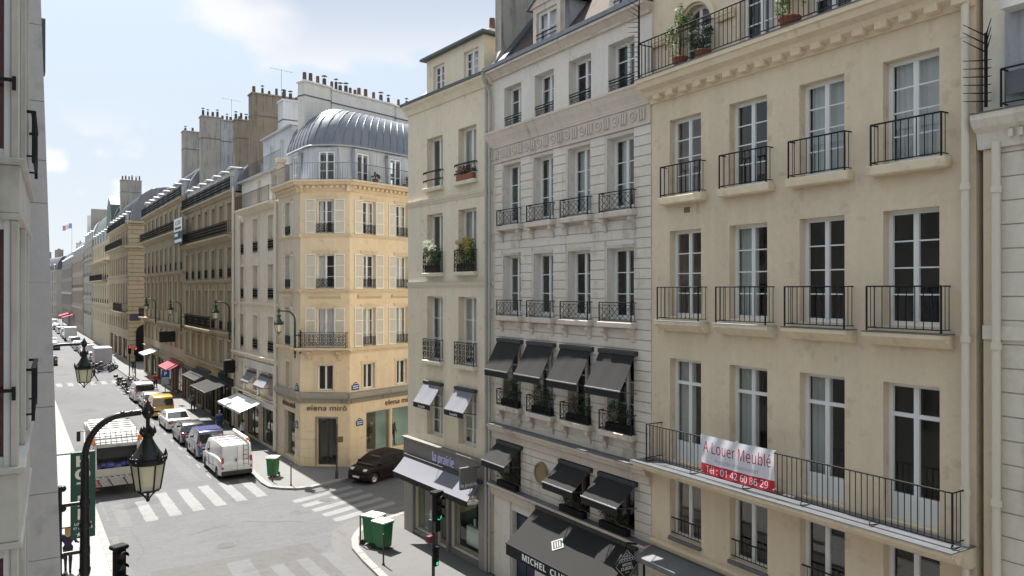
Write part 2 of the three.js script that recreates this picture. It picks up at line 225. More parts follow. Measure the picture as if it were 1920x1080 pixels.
    if (style === 'ornate') { // bars with scrolls
      for (let i = 0; i <= n; i++) g.push(rod([u0 + w * i / n, y0, out], [u0 + w * i / n, y1 - 0.02, out], 0.008, 4));
      const m = Math.max(2, Math.round(w / 0.26));
      for (let i = 0; i < m; i++) for (const [fy, rr] of [[0.76, 0.075], [0.27, 0.085], [0.52, 0.06]]) { const t = new THREE.TorusGeometry(rr, 0.017, 4, 10); t.translate(u0 + w * (i + 0.5) / m, y0 + H * fy, out); g.push(ni(t)); }
      g.push(bx(u0, u1, y1 - 0.11, y1 - 0.095, out - 0.008, out + 0.008), bx(u0, u1, y0 + 0.1, y0 + 0.115, out - 0.008, out + 0.008));
    }
    if (!each) for (const u of bars) g.push(rod([u, y0, out], [u, y1 - 0.02, out], 0.008, 5));
    const r = this.add(name, g, mat, parent);
    if (each) { const bg = once(['baluster', H].join(), () => { const q = rod([0, 0, 0], [0, H - 0.02, 0], 0.0095, 6); return q; }); for (const u of bars) shared('baluster', bg, mat, r, u, y0, out); }
    return r;
  }
  // fabric awning on a roller cassette, held by two arms
  awning(u0, u1, yTop, out, yFront, val, top, front, { z = 0.06, arms = true, label, edge = M.chrome, sides = false } = {}) {
    const w = u1 - u0, N = 8, pos = [], idx = [];
    const g = new THREE.PlaneGeometry(w, 1, 10, N), p = g.attributes.position;
    for (let i = 0; i < p.count; i++) { const t = 0.5 - p.getY(i), x = p.getX(i) + w / 2; const sag = -0.035 * Math.sin(t * Math.PI) * (0.6 + 0.4 * Math.sin(x * 9)); p.setXYZ(i, u0 + x, yTop + (yFront - yTop) * t + sag, z + 0.05 + (out - z - 0.05) * t); }
    g.computeVertexNormals();
    const back = g.clone(); { const q = back.attributes.position; for (let i = 0; i < q.count; i++) q.setXYZ(i, q.getX(i), q.getY(i) - 0.006, q.getZ(i) - 0.006); }
    const a = this.add('awning', [g, back], top); if (label) a.userData.label = label;
    this.add('cassette', rbx(u0 - 0.05, u1 + 0.05, yTop - 0.05, yTop + 0.09, z - 0.06, z + 0.1, 0.03, 2), M.plastic, a);
    this.add('front_bar', rbx(u0 - 0.01, u1 + 0.01, yFront - 0.03, yFront + 0.012, out - 0.012, out + 0.03, 0.01), edge, a);
    this.add('valance', bx(u0, u1, yFront - 0.03 - val, yFront - 0.032, out + 0.002, out + 0.01), front, a);
    if (sides) for (const u of [u0 + 0.004, u1 - 0.004]) { const s = new THREE.Shape([[z + 0.06, yTop - 0.03], [out - 0.01, yFront - 0.035], [out - 0.01, yFront - val - 0.03]].map((q) => new THREE.Vector2(...q))); const e = new THREE.ShapeGeometry(s); e.rotateY(-Math.PI / 2); e.translate(u, 0, 0); this.add('side_panel', e, front, a); }
    if (arms) for (const u of [u0 + 0.03, u1 - 0.03]) this.add('arm', [rod([u, yFront - 0.02, out - 0.01], [u, yFront - 0.12, 0.03], 0.014, 5)], M.ironGrey, a);
    return a;
  }
  pipe(u, y0, y1, out = 0.1, r = 0.06, mat = M.pipe) {
    const g = [rod([u, y0, out], [u, y1, out], r, 10)];
    for (let y = y0 + 1.1; y < y1; y += 2.75) g.push(rod([u, y, out], [u, y + 0.12, out], r * 1.28, 10), bx(u - 0.015, u + 0.015, y + 0.3, y + 0.33, 0, out));
    return this.add('downpipe', g, mat);
  }
  chimney(u0, u1, z0, z1, y0, y1, mat, pots = 4, { along = 'u', capMat = mat, potH = 0.5 } = {}) {
    const c = this.add('chimney', [bx(u0, u1, y0, y1, z0, z1)], mat);
    this.add('chimney_cap', [rbx(u0 - 0.08, u1 + 0.08, y1 + 0.002, y1 + 0.14, z0 - 0.08, z1 + 0.08, 0.03)], capMat, c);
    if (y1 - y0 > 3) this.add('chimney_band', [bx(u0 - 0.03, u1 + 0.03, y1 - (y1 - y0) * 0.22 - 0.08, y1 - (y1 - y0) * 0.22, z0 - 0.03, z1 + 0.03)], M.lead, c);
    const R = rng(Math.round(u0 * 31 + z0 * 17 + y1 * 7) + 400);
    for (let i = 0; i < pots; i++) {
      const f = (i + 0.5) / pots + (R() - 0.5) * 0.25 / pots, x = along === 'u' ? u0 + (u1 - u0) * f : (u0 + u1) / 2, z = along === 'u' ? (z0 + z1) / 2 : z0 + (z1 - z0) * f, h = potH * (0.7 + R() * 0.6), rr = 0.10 + R() * 0.045, y = y1 + 0.14;
      const gs = [lathe([[rr * 1.1, 0], [rr, h * 0.1], [rr * 0.88, h], [rr * 0.75, h], [rr * 0.7, h * 0.7]], 10, x, y, z)];
      const metal = R() > 0.55; if (metal) gs.push(rod([x, y + h, z], [x, y + h + 0.16, z], 0.012, 4), lathe([[0, h + 0.26], [rr * 1.5, h + 0.16], [0, h + 0.17]], 8, x, y, z));
      this.add('chimney_pot', gs, metal ? M.potDark : M.pot, c);
    }
    return c;
  }
  cornice(u0, u1, y, h, out, mat, name = 'cornice') { return this.add(name, moulding(u0, u1, [[-0.02, y - h], [-0.02, y], [out, y], [out, y - h * 0.22], [out * 0.86, y - h * 0.26], [out * 0.8, y - h * 0.5], [out * 0.45, y - h * 0.62], [out * 0.36, y - h * 0.84], [out * 0.22, y - h * 0.88], [out * 0.2, y - h]]), mat); }
}
function windowShape(w, h, rows, simple, door, cols) {
  const f = simple ? 0.07 : 0.085, m = simple ? 0.05 : 0.028, c = simple ? 0.09 : 0.105, g = [], panes = [], D = 0.06;
  g.push(bx(0, f, 0, h, -D, 0), bx(w - f, w, 0, h, -D, 0), bx(f, w - f, h - f, h, -D, -0.002), bx(f, w - f, 0, f, -D, -0.002));
  const cw = cols === 2 ? c : 0;
  if (cols === 2) { g.push(bx(w / 2 - c / 2, w / 2 + c / 2, f, h - f, -D, 0.006)); if (!simple) g.push(bx(w / 2 - 0.016, w / 2 + 0.016, f, h - f, 0.006, 0.016)); }
  const y0 = f + door;
  if (door) g.push(bx(f, w - f, f, y0, -D + 0.01, -0.006), bx(f, w - f, y0 - 0.06, y0, -D, -0.003));
  const ph = (h - f - y0) / rows;
  for (let i = 1; i < rows; i++) g.push(bx(f, w - f, y0 + ph * i - m / 2, y0 + ph * i + m / 2, -D + 0.008, -0.008));
  const spans = cols === 2 ? [[f, w / 2 - cw / 2], [w / 2 + cw / 2, w - f]] : [[f, w - f]];
  if (simple) for (const [a, b] of spans) panes.push([a, b, y0, h - f]);
  else for (const [a, b] of spans) for (let i = 0; i < rows; i++) panes.push([a, b, y0 + ph * i + (i ? m / 2 : 0), y0 + ph * (i + 1) - (i < rows - 1 ? m / 2 : 0)]);
  return { frame: metric(join(g)), panes };
}
function curtainShape(x0, x1, y0, y1) { const n = Math.max(8, Math.round((x1 - x0) / 0.03)), g = new THREE.PlaneGeometry(x1 - x0, y1 - y0, n, 1), p = g.attributes.position; for (let i = 0; i < p.count; i++) { const x = p.getX(i); p.setXYZ(i, x + (x0 + x1) / 2, p.getY(i) + (y0 + y1) / 2, 0.025 * Math.sin(x * 42 + Math.sin(x * 13) * 2)); } g.computeVertexNormals(); return ni(g); }
// a rectangle of wall between u0..u1 cut by openings, laid as separate stone courses with open joints
function courses(b, y0, y1, rowH, holes, mat, u0, u1, out, name = 'stone_course', joint = 0.022, mats = [mat]) {
  const R = rng(Math.round(y0 * 100 + u1 * 10)); let k = 0;
  for (let y = y0; y < y1 - 0.05; y += rowH) {
    const a = y + joint / 2, c = Math.min(y + rowH, y1) - joint / 2;
    let spans = [[u0, u1]];
    for (const o of holes) if (o.y0 < c - 0.01 && o.y1 > a + 0.01) { const next = []; for (const [p, q] of spans) { if (o.u1 <= p || o.u0 >= q) { next.push([p, q]); continue; } if (o.u0 > p + 0.04) next.push([p, o.u0]); if (o.u1 < q - 0.04) next.push([o.u1, q]); } spans = next; }
    for (const [p, q] of spans) b.add(name, rbx(p, q, a, c, 0.001, out + R() * 0.004, 0.006), mats[k++ % mats.length]);
  }
}
function leaves(n, cx, cy, cz, rx, ry, rz, size, seed, shapeFn) { // many small leaf faces through an ellipsoid volume, thicker in clumps
  const R = rng(seed), pos = [], nor = [];
  const clumps = []; for (let i = 0; i < Math.max(4, n / 60); i++) { const a = R() * 6.283, e = Math.acos(2 * R() - 1), q = 0.45 + 0.55 * Math.sqrt(R()); clumps.push([Math.sin(e) * Math.cos(a) * q, Math.cos(e) * q, Math.sin(e) * Math.sin(a) * q, 0.18 + R() * 0.3]); }
  const v = new THREE.Vector3(), q = new THREE.Quaternion(), eu = new THREE.Euler();
  for (let i = 0; i < n; i++) {
    const c = clumps[Math.floor(R() * clumps.length)], a = R() * 6.283, e = Math.acos(2 * R() - 1), d = c[3] * Math.cbrt(R());
    const x = cx + rx * (c[0] + d * Math.sin(e) * Math.cos(a)), y = cy + ry * (c[1] + d * Math.cos(e)), z = cz + rz * (c[2] + d * Math.sin(e) * Math.sin(a));
    q.setFromEuler(eu.set(R() * 6.3, R() * 6.3, R() * 6.3)); const s = size * (0.6 + R() * 0.8);
    const pts = [[0, -0.5, 0], [0.32, 0, 0.06], [0, 0.55, 0], [-0.32, 0, 0.06]].map((k) => v.set(...k).multiplyScalar(s).applyQuaternion(q).toArray());
    for (const t of [[0, 1, 2], [0, 2, 3]]) for (const k of t) pos.push(pts[k][0] + x, pts[k][1] + y, pts[k][2] + z);
  }
  const g = new THREE.BufferGeometry(); g.setAttribute('position', new THREE.Float32BufferAttribute(pos, 3)); g.computeVertexNormals(); g.setAttribute('uv', new THREE.BufferAttribute(new Float32Array(pos.length / 3 * 2), 2)); return g;
}
const op = (u0, u1, y0, y1) => ({ u0, u1, y0, y1 });
const world = (b, u, y, z) => { b.g.updateMatrixWorld(); return new THREE.Vector3(u, y, z).applyMatrix4(b.g.matrixWorld); };

// ---------------------------------------------------------------- ground
structure('road', (() => { const g = new THREE.PlaneGeometry(1600, 1600); g.rotateX(-Math.PI / 2); g.translate(0, -0.1, -500); return g; })(), M.road);
function slabOf(pts, y0, y1) { const g = new THREE.ExtrudeGeometry(new THREE.Shape(pts.map(([s, r]) => new THREE.Vector2(r, s))), { depth: y1 - y0, bevelEnabled: false }); g.rotateX(-Math.PI / 2); g.translate(0, y0, 0); return g; }
const crossDir = [0.329, 0.9443];
const along = (p, d, k = 1) => [p[0] + crossDir[0] * d * k, p[1] + crossDir[1] * d * k];
const kerbNear = [[-30, 10.9], [10, 10.95], [22, 11.05], [26.0, 11.25], [28.2, 11.4], [29.8, 11.59], [30.9, 11.98], [31.6, 12.4], [32.2, 12.85], [32.6, 13.5]];
const kerbNearEnd = along([32.6, 13.5], 45);
const kerbE = [[420, 11.6], [60, 11.6], [46, 11.5], [42.6, 11.35], [41.4, 11.45], [40.75, 11.95], [40.25, 12.6], [40.1, 13.3], [40.35, 14.1], [40.75, 15.3]];
const kerbEEnd = along([40.75, 15.3], 45);
structure('pavement', slabOf([...kerbNear, kerbNearEnd, [kerbNearEnd[0] - 60, kerbNearEnd[1] - 10], [-30, 20]], -0.1, -0.004), M.pave, 'pale pavement on the near right corner');
structure('pavement', slabOf([...kerbE, kerbEEnd, [kerbEEnd[0] + 15, kerbEEnd[1]], [80, 30], [420, 30]], -0.1, -0.004), M.paveMid, 'pale pavement along the far right row');
structure('pavement', slabOf([[-30, -8], [-30, 3.35], [420, 3.35], [420, -8]].reverse(), -0.1, -0.004), M.paveLight, 'pale pavement on the left side');
function kerbLine(pts, inward, label) { // granite kerb stones, one by one
  const c = new THREE.Group(); c.name = numbered('kerb'); c.userData.kind = 'structure'; c.userData.label = label; scene.add(c);
  for (let i = 0; i + 1 < pts.length; i++) {
    const A = P(...pts[i]), B = P(...pts[i + 1]), d = B.clone().sub(A), len = d.length(), n = Math.max(1, Math.round(len / 1.05)), t = d.clone().normalize(), nrm = new THREE.Vector3(t.z, 0, -t.x).multiplyScalar(inward);
    for (let k = 0; k < n && k < 60; k++) { const mid = A.clone().addScaledVector(d, (k + 0.5) / n).addScaledVector(nrm, 0.14); const m = shared('kerb_stone', once(['kerb', (len / n).toFixed(2)].join(), () => metric(rbx(-len / n / 2 + 0.006, len / n / 2 - 0.006, -0.12, 0.012, -0.15, 0.15, 0.02))), M.kerb, c, mid.x, 0, mid.z); m.rotation.y = Math.atan2(-t.z, t.x); }
  }
}
kerbLine([[14, 10.97], ...kerbNear.slice(2), along([32.6, 13.5], 6)], -1, 'kerb stones curving round the near corner');
kerbLine([[100, 11.6], ...kerbE.slice(1), along([40.75, 15.3], 9)], 1, 'kerb stones along the parked cars');
kerbLine([[26, 3.35], [75, 3.35]], 1, 'kerb stones along the left pavement');
const flat = (pts, y) => { const g = new THREE.ShapeGeometry(new THREE.Shape(pts.map(([s, r]) => new THREE.Vector2(r, s)))); g.rotateX(-Math.PI / 2); g.translate(0, y, 0); return g; };
{ // worn paint: each stripe a ragged sheet
  const R = rng(5);
  const ragged = (s0, s1, r0, r1, skew = 0) => { const pts = []; const n = 14; for (let i = 0; i <= n; i++) pts.push([s0 + (s1 - s0) * i / n, r0 + skew * i / n + (R() - 0.5) * 0.05]); for (let i = n; i >= 0; i--) pts.push([s0 + (s1 - s0) * i / n, r1 + skew * i / n + (R() - 0.5) * 0.05]); return pts; };
  const cw = (name, label) => { const c = new THREE.Group(); c.name = numbered(name); c.userData.kind = 'structure'; c.userData.label = label; scene.add(c); return c; };
  const a = cw('zebra_crossing', 'white striped crossing over the main street behind the lorry');
  for (let i = 0; i < 7; i++) { const r0 = 4.02 + i * 1.075; mesh('stripe', flat(ragged(38.2 + i * 0.3, i < 2 ? 42.4 : 43.2 + i * 0.17, r0, r0 + 0.54), -0.096), i === 0 ? M.paintWorn : M.paint, a); }
  const b = cw('zebra_crossing', 'striped crossing over the mouth of the side street');
  for (let i = 0; i < 6; i++) { const s0 = 38.15 - i * 1.02, r0 = 11.75 + i * 0.16, L = 3.75, w = 0.26; const A = [s0, r0], B = along(A, L); mesh('stripe', flat([[A[0] - w, A[1]], [A[0] - w + 0.02, A[1] + 0.3], [B[0] - w, B[1]], [B[0] + w, B[1]], [(A[0] + B[0]) / 2 + w - 0.02, (A[1] + B[1]) / 2], [A[0] + w, A[1]]], -0.096), i === 5 ? M.paintWorn : M.paint, b); }
  const c = cw('zebra_crossing', 'almost worn away striped crossing in the foreground');
  for (let i = 3; i < 6; i++) { const r0 = 5.1 + i * 1.05; mesh('stripe', flat(ragged(25.6, 30 - (5 - i) * 0.12, r0, r0 + 0.52), -0.096), M.paintWorn, c); }
  const d = cw('zebra_crossing', 'faint striped crossing far down the street');
  for (let i = 0; i < 6; i++) { const r0 = 4.0 + i * 1.1; mesh('stripe', flat(ragged(97, 100.5, r0, r0 + 0.55), -0.096), M.paint, d); }
  const bay = cw('parking_line', 'broken white line along the parking bays');
  for (let i = 0; i < 18; i++) mesh('dash', flat(ragged(45.5 + i * 3, 46.6 + i * 3, 9.28, 9.4), -0.096), M.paint, bay);
  mesh('dash', flat(ragged(39.5, 44.2, 3.62, 3.72), -0.0955), M.paintWorn, bay);
  // asphalt repairs
  const patch = (pts, m, label, y = -0.0975) => structure('road_patch', flat(pts, y), m, label);
  const arcs = []; for (const p of kerbNear.slice(3)) arcs.push([p[0], p[1] - 0.02]); const outer = [[33.6, 12.9], [32.6, 11.75], [31.2, 11.2], [29.6, 10.85], [27.8, 10.62], [26, 10.45]];
  patch([...arcs, ...outer], M.gutter, 'concrete gutter curving round the near corner');
    patch(ragged(23.0, 31.6, 4.3, 10.4), M.roadOld, 'slightly darker old asphalt in the foreground', -0.0988);
  patch(ragged(24.5, 31.0, 6.6, 7.5, 0.3), M.roadNew, 'narrow asphalt repair strip in the foreground', -0.0982);
  patch(ragged(45, 72, 8.1, 8.75, 0.1), M.roadNew, 'long asphalt trench repair beside the parked cars');
  patch(ragged(52, 66, 5.6, 6.5, -0.1), M.roadOld, 'darker asphalt repair in the traffic lane');
  patch(ragged(26.5, 37.0, 3.36, 3.75, 0.02), M.gutter, 'damp gutter strip along the left kerb');
  const crack = (pts, label) => { const g = []; for (let i = 0; i + 1 < pts.length; i++) { const [a0, b0] = pts[i], [a1, b1] = pts[i + 1], dx = a1 - a0, dy = b1 - b0, l = Math.hypot(dx, dy), nx = -dy / l * 0.017, ny = dx / l * 0.017; g.push(flat([[a0 - nx, b0 - ny], [a1 - nx, b1 - ny], [a1 + nx, b1 + ny], [a0 + nx, b0 + ny]], -0.0945)); } structure('road_crack', g, M.roadOld, label); };
  const wiggle = (s0, r0, s1, r1, n, amp) => { const o = []; for (let i = 0; i <= n; i++) o.push([s0 + (s1 - s0) * i / n + (R() - 0.5) * amp, r0 + (r1 - r0) * i / n + (R() - 0.5) * amp]); return o; };
  crack([...wiggle(37.4, 4.4, 34.2, 4.4, 6, 0.18), ...wiggle(33.9, 4.38, 33.1, 4.1, 3, 0.1)], 'thin crack running from the left of the crossing');
  crack(wiggle(36.2, 8.8, 34.6, 11.2, 9, 0.22), 'thin crack in the middle of the junction');
  crack(wiggle(35.4, 6.4, 36.1, 8.2, 7, 0.16), 'short crack behind the main crossing');
  crack(wiggle(41.0, 3.7, 41.8, 5.6, 6, 0.06), 'dark seam behind the lorry');
}
for (const [s, r, l] of [[37.58, 13.25, 'round dark iron cover in the side street crossing'], [33.2, 7.4, 'round iron cover in the middle of the junction'], [52.5, 7.2, 'round iron cover in the traffic lane beside the parked vans']]) { const m = thing('manhole_cover', l, 'manhole', P(s, r, -0.092)); mesh('lid', lathe([[0, 0.006], [0.3, 0.006], [0.31, 0]], 20), M.roadOld, m); mesh('ring', lathe([[0.32, 0], [0.34, 0.008], [0.4, 0.008], [0.41, 0]], 20), M.gutter, m); }

// ---------------------------------------------------------------- the cream house with the rental banner (right foreground)
const D = new Building('apartment_building', 'cream rendered building with two long iron balconies, rental banner on the lower one', [15.75, 14.85], [7.05, 14.55]);
{
  const b = D, bays = [[0.72, 1.88], [2.84, 4.0], [4.9, 6.03], [6.9, 8.04]];
  const R5 = bays.map(([a, c]) => op(a, c, 12.99, 15.05)), R4 = bays.map(([a, c]) => op(a, c, 9.79, 12.07)), R3 = bays.map(([a, c]) => op(a, c, 5.93, 8.66)), R2 = bays.map(([a, c]) => op(a, c, 3.9, 5.42)), R1 = [op(0.6, 3.7, 0.3, 3.1), op(4.3, 5.5, 0.06, 3.1), op(6.1, 8.2, 0.3, 3.1)];
  b.wall(0, b.L, 0, 16.02, [...R5, ...R4, ...R3, ...R2, ...R1], M.cream);
  // top storey behind the roof balcony, an arched opening and tall doors
  const arch = new THREE.Path(); arch.moveTo(1.08, 16.3); arch.lineTo(1.08, 17.35); arch.absarc(1.62, 17.35, 0.54, Math.PI, 0, true); arch.lineTo(2.16, 16.3); arch.closePath();
  const top = [op(3.1, 4.2, 16.3, 18.5), op(5.05, 6.15, 16.3, 18.5), op(7.0, 8.0, 16.3, 18.5)];
  b.wall(0, b.L, 16.2, 19.6, [{ path: arch }, ...top], M.cream, { z: -0.06 });
  b.shell(19.6, 11, [3.5, 5.7, 9.3, 12.5, 16.1], M.cream);
  const aw = b.window(op(1.08, 2.16, 16.3, 17.36), { rows: 2, z: -0.06, label: 'arched window with a white frame' });
  mesh('arch_light', [(() => { const s = new THREE.Shape(); s.absarc(0.54, 1.06, 0.54, 0, Math.PI, false); const h = new THREE.Path(); h.absarc(0.54, 1.06, 0.46, Math.PI, 0, true); s.holes.push(h); const g = new THREE.ExtrudeGeometry(s, { depth: 0.06, bevelEnabled: false, curveSegments: 16 }); g.translate(0, 0, -0.06); return ni(g); })(), bx(0.49, 0.59, 1.06, 1.55, -0.05, -0.004)], M.white, aw);
  { const s = new THREE.Shape(); s.absarc(0.54, 1.06, 0.47, 0, Math.PI, false); mesh('pane', (() => { const g = new THREE.ShapeGeometry(s, 16); g.translate(0, 0, -0.03); return g; })(), M.glass, aw); }
  b.add('arch_moulding', (() => { const s = new THREE.Shape(); s.absarc(1.62, 17.35, 0.74, 0, Math.PI, false); const h = new THREE.Path(); h.absarc(1.62, 17.35, 0.60, Math.PI, 0, true); s.holes.push(h); const g = new THREE.ExtrudeGeometry(s, { depth: 0.07, bevelEnabled: false, curveSegments: 20 }); g.translate(0, 0, -0.058); return g; })(), M.creamTrim);
  b.cornice(0.003, 0.85, 17.4, 0.22, 0.1, M.creamTrim, 'impost_band'); b.cornice(2.4, 3.0, 17.4, 0.22, 0.1, M.creamTrim, 'impost_band');
  top.forEach((o, i) => b.window(o, { rows: 4, z: -0.06, curtain: i === 0 ? 'right' : 'none' }));
  b.cornice(0.003, b.L - 0.003, 19.75, 0.4, 0.35, M.creamTrim);
  // roof balcony on a corbelled cornice
  b.add('balcony_slab', moulding(0.003, b.L - 0.003, [[-0.02, 15.62], [-0.02, 16.2], [0.62, 16.2], [0.62, 16.1], [0.56, 16.08], [0.5, 15.96], [0.3, 15.9], [0.24, 15.8], [0.08, 15.74], [0.06, 15.62]]), M.creamTrim);
  for (let i = 0; i < 17; i++) { const u = 0.3 + i * 0.505; b.add('dentil', rbx(u, u + 0.27, 15.66, 15.835, 0.05, 0.26, 0.035, 2), M.creamTrim); }
  b.add('balcony_lead', bx(0.003, b.L - 0.003, 16.203, 16.222, -0.05, 0.64), M.lead);
  b.railing(0.06, b.L - 0.06, 16.32, 17.22, 0.53, { gap: 0.135, each: true, z0: -0.06 });
  for (const [i, o] of R5.entries()) { b.window(o, { rows: 4, curtain: ['none', 'none', 'sheer', 'sheer'][i], drape: M.drape }); b.sill(o.u0 - 0.2, o.u1 + 0.24, 12.77, 12.97, 0.26, M.creamTrim); b.railing(o.u0 - 0.12, o.u1 + 0.16, 13.02, 13.8, 0.22, { gap: 0.16, each: true }); }
  for (const [i, o] of R4.entries()) {
    b.window(o, { rows: 4, curtain: ['none', 'left', 'none', 'none'][i], drape: M.drape });
    b.add('sill', moulding(o.u0 - 0.24, o.u1 + 0.28, [[-0.02, 9.4], [-0.02, 9.66], [0.34, 9.66], [0.34, 9.58], [0.2, 9.46], [0.1, 9.4]]), M.creamTrim); b.add('sill_lead', bx(o.u0 - 0.25, o.u1 + 0.29, 9.663, 9.68, 0, 0.35), i > 1 ? M.lead : M.zincPale);
    b.railing(o.u0 - 0.16, o.u1 + 0.2, 9.74, 10.58, 0.3, { gap: 0.16, each: true });
  }
  for (const [i, o] of R3.entries()) b.window(o, { rows: 1, door: 0.45, curtain: ['left', 'left', 'left', 'none'][i], drape: M.drape, cols: 2 }) && b.add('transom_rail', bx(o.u0 + 0.05, o.u1 - 0.05, 7.98, 8.06, -0.27, -0.195), M.white);
  b.add('balcony_slab', moulding(0.003, b.L - 0.003, [[-0.02, 5.5], [-0.02, 5.86], [0.78, 5.86], [0.78, 5.78], [0.7, 5.76], [0.62, 5.66], [0.3, 5.6], [0.2, 5.5]]), M.creamTrim);
  b.add('balcony_lead', bx(0.003, b.L - 0.003, 5.863, 5.88, 0, 0.8), M.zinc);
  b.railing(0.42, b.L - 0.12, 5.98, 6.9, 0.56, { gap: 0.128, each: true });
  for (const u of [0.42, 2.1, 3.8, 5.4, 7.0, 8.59]) b.add('railing_strut', tube([[u, 5.88, 0.3], [u, 5.93, 0.62], [u, 5.98, 0.56]], 0.012, 8, 5), M.iron);
  for (const o of R2) { b.window(o, { rows: 1, mat: M.white }); b.railing(o.u0 + 0.02, o.u1 - 0.02, 3.98, 4.4, -0.05, { gap: 0.13, ends: false }); b.sill(o.u0 - 0.02, o.u1 + 0.02, 3.8, 3.9, 0.08, M.lead); }
  b.cornice(0.003, b.L - 0.003, 3.66, 0.2, 0.14, M.creamTrim, 'string_course');
  b.add('shop_canopy', [moulding(0.02, 4.1, [[0, 3.1], [0, 3.44], [0.6, 3.24], [0.6, 3.1]])], M.lead);
  for (const o of R1) b.window(o, { rows: 1, mat: M.shopGrey, glass: M.shopGlass, cols: o.u1 - o.u0 > 1.5 ? 2 : 1 });
  b.pipe(b.L - 0.12, 0.2, 16.0, 0.13, 0.068);
  b.add('vent_grille', [bx(1.28, 1.48, 12.52, 12.66, 0.001, 0.02)], M.roomWarm);
}
{ // banner tied to the balcony rail
  const w = 2.22, h = 0.93;
  const m = printed(w, h, 330, (x, W, H) => {
    x.fillStyle = '#cccbd2'; x.fillRect(0, 0, W, H); x.fillStyle = '#a8182c'; x.fillRect(0, H * 0.735, W, H * 0.265);
    x.fillStyle = '#9c1c30'; x.textAlign = 'center'; x.font = `${H * 0.37}px sans-serif`; x.save(); x.translate(W / 2, H * 0.44); x.scale(1.05, 1.1); x.fillText('A Louer Meublé', 0, 0, W * 0.88); x.restore();
    x.fillStyle = '#96808c'; x.font = `${H * 0.14}px sans-serif`; x.fillText('Possible Professionnel', W / 2, H * 0.66, W * 0.72);
    x.fillStyle = '#d8d4d8'; x.font = `${H * 0.235}px sans-serif`; x.fillText('Tél : 01 42 60 86 29', W / 2, H * 0.95, W * 0.96);
  });
  const g = new THREE.PlaneGeometry(w, h, 44, 12), p = g.attributes.position;
  for (let i = 0; i < p.count; i++) { const x = p.getX(i), y = p.getY(i); p.setZ(i, 0.012 * Math.sin(x * 5.5 + y * 3) + 0.006 * Math.sin(x * 13 - y * 7) + 0.006 * Math.sin(y * 9)); p.setY(i, y - 0.018 * Math.sin((x / w + 0.5) * Math.PI)); }
  g.computeVertexNormals();
  const t = thing('rental_banner', 'white and red rental banner tied to the lower balcony railing', 'banner', world(D, 3.62, 6.5, 0.63), D.g.rotation.y);
  mesh('cloth', g, m, t, false);
  for (const [x, y] of [[-1.08, 0.42], [1.08, 0.42], [-1.08, -0.42], [1.08, -0.42], [0, 0.44]]) mesh('tie', [rod([x, y, 0.01], [x, y + 0.02, -0.075], 0.007, 5)], M.white, t);
}
function pottedPlant(name, label, pos, { potR = 0.2, potH = 0.3, pot = M.terracotta, h = 0.6, r = 0.3, n = 420, size = 0.07, mat = M.leaf, seed = 1, long = 0, turn = 0, flowers = null, stem = true } = {}, group) {
  const t = thing(name, label, 'plant', pos, turn, group);
  mesh('pot', long ? [rbx(-long / 2, long / 2, 0, potH, -potR, potR, 0.02)] : [lathe([[0, 0], [potR * 0.72, 0], [potR * 0.95, potH * 0.85], [potR * 1.06, potH * 0.86], [potR * 1.06, potH], [potR * 0.9, potH], [0, potH * 0.9]], 14)], pot, t);
  const R = rng(seed + 90), st = []; for (let i = 0; i < (stem ? 7 : 3); i++) { const a = R() * 6.28, q = (long || r) * 0.4 * (R() - 0.2); st.push(tube([[Math.cos(a) * 0.03 + (long ? (R() - 0.5) * long * 0.8 : 0), potH * 0.9, 0], [Math.cos(a) * q * 0.6, potH + h * 0.4, Math.sin(a) * q * 0.5], [Math.cos(a) * q * 1.5, potH + h * 0.85, Math.sin(a) * q]], 0.009, 6, 4)); }
  mesh('stems', st, M.bark, t);
  n = Math.round(n * 2.2); size *= 0.62;
  mesh('foliage', leaves(n, 0, potH + h * 0.55, 0, long ? long * 0.55 : r, h * 0.55, r, size, seed), mat, t);
  if (flowers) mesh('flowers', leaves(Math.round(n * 0.7), 0, potH + h * 0.62, r * 0.3, long ? long * 0.5 : r, h * 0.5, r * 0.9, size * 0.7, seed + 7), flowers, t);
  return t;
}
pottedPlant('potted_shrub', 'pale leafy shrub in a clay pot in front of the arched window', world(D, 1.42, 16.225, 0.28), { h: 1.1, r: 0.34, n: 380, size: 0.10, mat: M.leafPale, seed: 3 });
pottedPlant('potted_shrub', 'tall pale shrub in a red clay pot between the balcony doors', world(D, 4.85, 16.225, 0.26), { h: 1.4, r: 0.42, n: 420, size: 0.10, mat: M.leafPale, seed: 8, potR: 0.24 });
pottedPlant('potted_shrub', 'dark green bush behind the roof balcony rail beside the arched window', world(D, 2.15, 16.225, 0.2), { h: 0.7, r: 0.3, n: 420, size: 0.08, mat: M.leafDark, seed: 12 });
{ const t = thing('kettle_grill', 'small dark round grill on the roof balcony', 'grill', world(D, 6.72, 16.225, 0.22), 0); mesh('bowl', lathe([[0, 0.42], [0.16, 0.46], [0.24, 0.56], [0.25, 0.66]], 14), M.dark, t); mesh('lid', lathe([[0.25, 0.665], [0.22, 0.78], [0.12, 0.86], [0, 0.88]], 14), M.ironGrey, t); for (const a of [0, 2.1, 4.2]) mesh('leg', [rod([0.12 * Math.cos(a), 0.46, 0.12 * Math.sin(a)], [0.26 * Math.cos(a), 0, 0.26 * Math.sin(a)], 0.012, 5)], M.ironGrey, t); }
pottedPlant('potted_shrub', 'red clay trough at the near end of the roof balcony', world(D, 7.95, 16.225, 0.3), { long: 0.8, potR: 0.13, potH: 0.26, h: 0.3, r: 0.14, n: 160, size: 0.07, mat: M.leafDark, seed: 19 });

